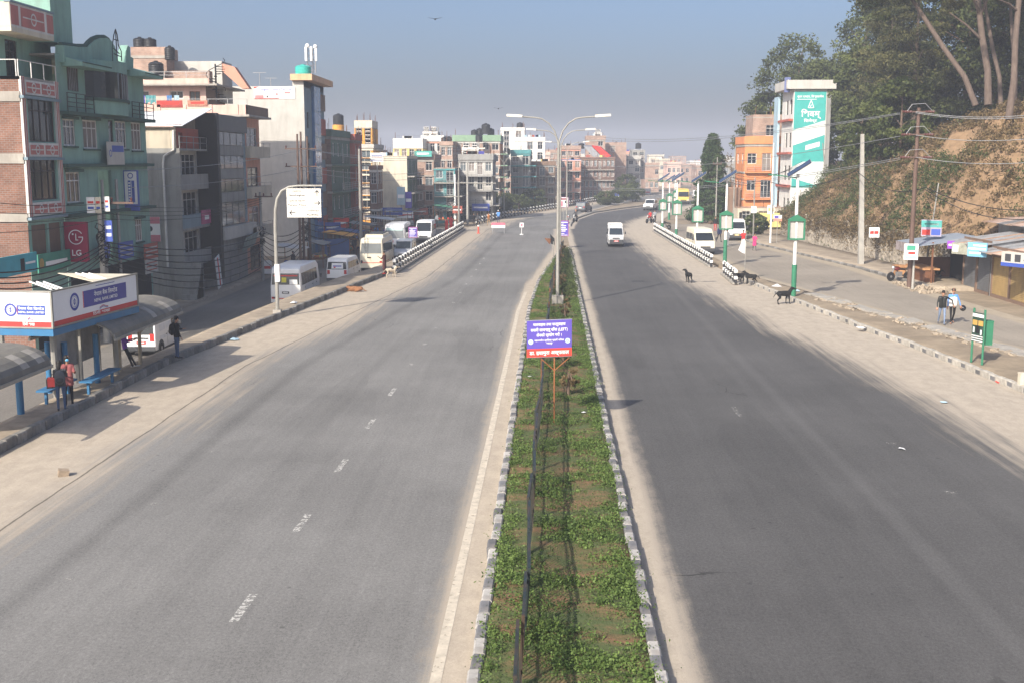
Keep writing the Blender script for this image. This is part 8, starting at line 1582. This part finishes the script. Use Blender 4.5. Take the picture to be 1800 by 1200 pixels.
TR = [  # px, depth, height, crown radius, kind
 (1332,172,13.5,3.4,'b','slim edge tree left of the orange house'), (1350,160,17,4.2,'b','tall broadleaf tree behind the orange house'), (1398,158,24,6.0,'b','tallest dark broadleaf tree behind the advert house'), (1440,150,20,5.0,'b','dark broadleaf tree above the advert house roof'), (1508,131,14,3.0,'b','leafy tree right of the advert house'), (1512,152,22,5.2,'b','dense tree rising right of the advert house'), (1556,120,16,4.4,'p','brownish pine above the slope, leftmost'), (1560,134,20,5.2,'b','dark tree behind the leftmost pine'), (1600,118,17,4.6,'p','brownish pine in the middle of the slope'), (1640,126,19,5.2,'b','dark tree behind the middle pine'), (1690,120,18,5.0,'b','dark tree behind the leaning pine'), (1740,118,18,5.0,'b','dark tree behind the pair of pine trunks'), (1790,112,18,5.2,'b','dark tree at the right edge of the frame'), (1850,108,18,5.0,'b','dark tree beyond the right edge'), (1512,116,6,2.2,'y','light green young tree below the advert wall'), (1545,108,7,2.6,'y','light green bushy tree behind the concrete pole'), (1580,104,7,2.6,'y','light green bushy tree left of the brown pole'), (1430,190,18,5,'b','far dark tree between the orange house and the slope')]
lm_y = leafmat('young_leaves', (.03, .05, .012), (.115, .13, .035), .2)
for i, (px, y, h, cr, kd, lab) in enumerate(TR):
    x = atdepth(px, y); b = hz(x, y)
    if b.z < 0: b.z = 0
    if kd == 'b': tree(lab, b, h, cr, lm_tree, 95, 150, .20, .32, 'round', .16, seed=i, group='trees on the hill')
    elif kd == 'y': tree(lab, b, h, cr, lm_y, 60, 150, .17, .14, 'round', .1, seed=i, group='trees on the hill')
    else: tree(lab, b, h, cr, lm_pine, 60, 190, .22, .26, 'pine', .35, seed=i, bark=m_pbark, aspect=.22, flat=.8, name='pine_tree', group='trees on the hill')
def pinetrunk(label, p0, p1, r, seed, y, extra=()):
    """tall bare pine on the crest whose crown leaves the frame"""
    a = AY(p0[0], p0[1], y); b = AY(p1[0], p1[1], y+2); t = thing('pine_tree', label, 'tree', a, group='bare pine trunks on the crest'); d = b-a; top = a+d*1.7; rs = np.random.default_rng(seed)
    tr = MB(); tr.tube([a-Vector((0, 0, .6)), a+d*.25+Vector((.15, 0, 0)), a+d*.6, b, a+d*1.35, top], [r*.95, r*.8, r*.74, r*.66, r*.5, .05], 10)
    for (f, px, py) in extra: s = a+d*f; e = AY(px, py, y+.5); tr.tube([s, (s+e)/2+Vector((0, 0, .15)), e], [r*.35, r*.25, .03], 6)
    tr.build('trunk', m_pbark, t, True); P, TT = [], []
    for i in range(46):
        q = rs.uniform(.75, 1.05); c = np.array(a+(top-a)*q)+rs.normal(size=3)*[2.6, 2.6, 1.0]; k = 150; g = rs.normal(size=(k, 3)); g /= np.linalg.norm(g, axis=1)[:, None]; g *= rs.random((k, 1))**.5; P.append(c+g*[1.0, 1.0, .5]); TT.append(np.clip(rs.uniform(.1, .6)+g[:, 2]*.3, 0, 1))  # tint rises with height in each clump, a painted top light
    leafmesh('crown', np.concatenate(P), .24, lm_pine, np.concatenate(TT), .2, .4, t)
pinetrunk('pine trunk leaning left on the crest of the mound', (1716, 172), (1622, 28), .26, 1, 92)
pinetrunk('straight forked pine trunk in the middle of the crest', (1738, 172), (1718, -10), .34, 2, 94, ((.55, 1668, 22), (.78, 1742, -10), (.8, 1700, -20)))
pinetrunk('slender pine trunk right of the forked one', (1760, 172), (1735, 30), .22, 3, 98, ())
pinetrunk('pine trunk nearest the right edge of the frame', (1774, 195), (1792, -10), .30, 4, 86, ((.85, 1756, 0),))
pinetrunk('dark pine trunk behind the rightmost one', (1785, 165), (1776, 10), .2, 5, 101, ())
def scrub():
    for nm, lab, n, lm, size, sel in (('scrub', 'dry brown and olive scrub covering the hillside', 3600, lm_dry, .12, 0), ('undergrowth', 'dark green undergrowth along the foot of the hillside', 1700, lm_shrub, .11, 1)):
        P, TT, k = [], [], 0; rs = np.random.default_rng(20+sel)
        while k < n:
            y = rs.uniform(56, 140); d = rs.uniform(.1, 13) if sel == 0 else rs.uniform(-.1, 7.5); x = Ex(y)+d
            patch = math.sin(x*.45+y*.21)+math.sin(y*.37-x*.3+2)+.6*math.sin(y*.9)
            if sel == 1 and (patch < (.1 if y < 100 else -1.2) or (y < 95 and d > 4.5)): continue
            if sel == 0 and (patch > 1.1 or (y < 92 and d > 6.5 and rs.random() < .45)): continue
            k += 1; r = rs.uniform(.3, .75)*(1.2 if sel else .9); m = 34; g = rs.normal(size=(m, 3))*[r*.55, r*.55, r*.4]; g[:, 2] = np.abs(g[:, 2]); P.append(g+[x, y, hill_h(x, y)]); TT.append(np.clip(rs.uniform(.1, .8)+rs.normal(size=m)*.15, 0, 1))
        tag(leafmesh(nm, np.concatenate(P), size, lm, np.concatenate(TT), .4, .6), lab, 'scrub', kind='stuff')
    P, TT = [], []; rs = np.random.default_rng(33)     # creepers over the top of the stone wall
    for k in range(420): y = rs.uniform(77, 127); z = 2.6-abs(rs.normal())*.7; m = 26; g = rs.normal(size=(m, 3))*[.12, .4, .3]; P.append(g+[Ex(y)-.25, y, max(.6, z)]); TT.append(np.clip(rs.uniform(.1, .7)+rs.normal(size=m)*.1, 0, 1))
    tag(leafmesh('creeper', np.concatenate(P), .09, lm_dry, np.concatenate(TT), .5, .3), 'dry creeper hanging over the top of the stone wall', 'creeper', kind='stuff')
scrub()
p = G(1256, 385); tree('dark green conifer standing alone right of the far road', (atdepth(1252, 150), 150, 0), AY(1254, 238, 150).z, 3.0, lm_con, 260, 120, .14, .3, 'cone', .02, seed=50, name='conifer_tree', limbs=2)
for i, (px, y, h, cr, lab) in enumerate(((1100, 236, 5.0, 2.6, 'round leafy tree on the far median'), (1113, 230, 3.4, 2.4, 'low leafy tree next to the round one on the far median'), (880, 176, 3.0, 2.2, 'bush behind the far barrier, left one'), (938, 196, 3.2, 2.4, 'bush behind the far barrier, right one'), (868, 170, 2.6, 2.0, 'small bush beside the dark blue signboard'), (912, 188, 2.4, 2.2, 'low bush between the two barrier bushes'), (1066, 212, 2.4, 2.0, 'low bush on the far median nose'), (1085, 222, 2.6, 2.2, 'bush in the middle of the far median'), (1330, 125, 2.2, 1.3, 'green bush at the left end of the stone wall'), (1285, 185, 9, 2.6, 'thin bare tree between the conifer and the orange house'))):
    tree(lab, (atdepth(px, y), y, 0), h, cr, lm_shrub if i != 9 else lm_dry, 36 if i != 9 else 24, 90 if i != 9 else 24, .16, .12, 'round', .12, seed=60+i, name='bush' if h < 4 else 'tree')
# dusty shrubs in a row on the near median
for i, (px, py, h) in enumerate(((999, 694, .95), (990, 645, .8), (993, 560, .95), (988, 530, .9), (986, 506, .9), (985, 488, .9), (986, 472, 1.0), (987, 460, 1.0), (988, 450, 1.1))):
    p = G(px, py, .2); tree(('first', 'second', 'third', 'fourth', 'fifth', 'sixth', 'seventh', 'eighth', 'ninth')[i]+' dusty shrub of the row behind the median notice, counted from the camera', p, h, .34, lm_dry if i % 2 == 0 else lm_shrub, 14, 60, .06, .05, 'round', .3, seed=80+i, name='shrub', limbs=4, aspect=.3, group='shrubs on the median')
P, TT, S_ = [], [], []; rs = np.random.default_rng(90)
for k in range(230): y = rs.uniform(66, 102); x = rs.uniform(max(MLx(y)+.5, .3), 1.6); m = 40; g = rs.normal(size=(m, 3))*[.16, .2, .16]; g[:, 2] = np.abs(g[:, 2])+.2; P.append(g+[x, y, 0]); TT.append(np.clip(rs.uniform(.1, .8)+rs.normal(size=m)*.15, 0, 1))
tag(leafmesh('hedge', np.concatenate(P), .06, lm_shrub, np.concatenate(TT), .45, .6), 'loose low hedge at the narrow end of the median', 'hedge', kind='stuff')
# crows
def bird(label, p, s=1.0):
    t = thing('bird', label, 'bird', p, local=True); S_ = [((0, -.12*s, 0), .05*s, (0, .1*s, .04*s), .06*s, 0), ((0, .1*s, .06*s), .04*s, (0, .2*s, .07*s), .03*s, 0), ((0, -.12*s, 0), .03*s, (0, -.3*s, -.04*s), .015*s, 0)]
    fused('body', S_, [m_blk], t, .02, 1); MB().prism([(-.02, .08*s, .04), (-.45*s, .0, .12*s), (-.3*s, -.12*s, .08*s), (-.02, -.1*s, .04)], (0, 0, .012)).build('wing', m_blk, t); MB().prism([(.02, .08*s, .04), (.45*s, .0, .12*s), (.3*s, -.12*s, .08*s), (.02, -.1*s, .04)], (0, 0, .012)).build('wing', m_blk, t)
bird('small dark bird flying high in the middle of the sky', AY(765, 35, 75), 1.0); bird('tiny dark bird left of the nearest median lamp', AY(876, 192, 110), 1.0)
# ================================================================== HAZE
hzm = bpy.data.materials.new('dusty_air'); hzm.use_nodes = True; hn = hzm.node_tree; hn.nodes.clear(); ho = hn.nodes.new('ShaderNodeOutputMaterial'); hv = hn.nodes.new('ShaderNodeVolumePrincipled')
hv.inputs['Color'].default_value = (.62, .67, .78, 1); hv.inputs['Density'].default_value = 0.00095; hv.inputs['Anisotropy'].default_value = 0.0; hn.links.new(hv.outputs[0], ho.inputs['Volume'])
o = MB().box(-700, 700, -60, 1400, -3, 42).build('haze', hzm); o['kind'] = 'stuff'; o['label'] = 'dusty air hanging over the street'

bpy.data.scenes.remove(TMP)
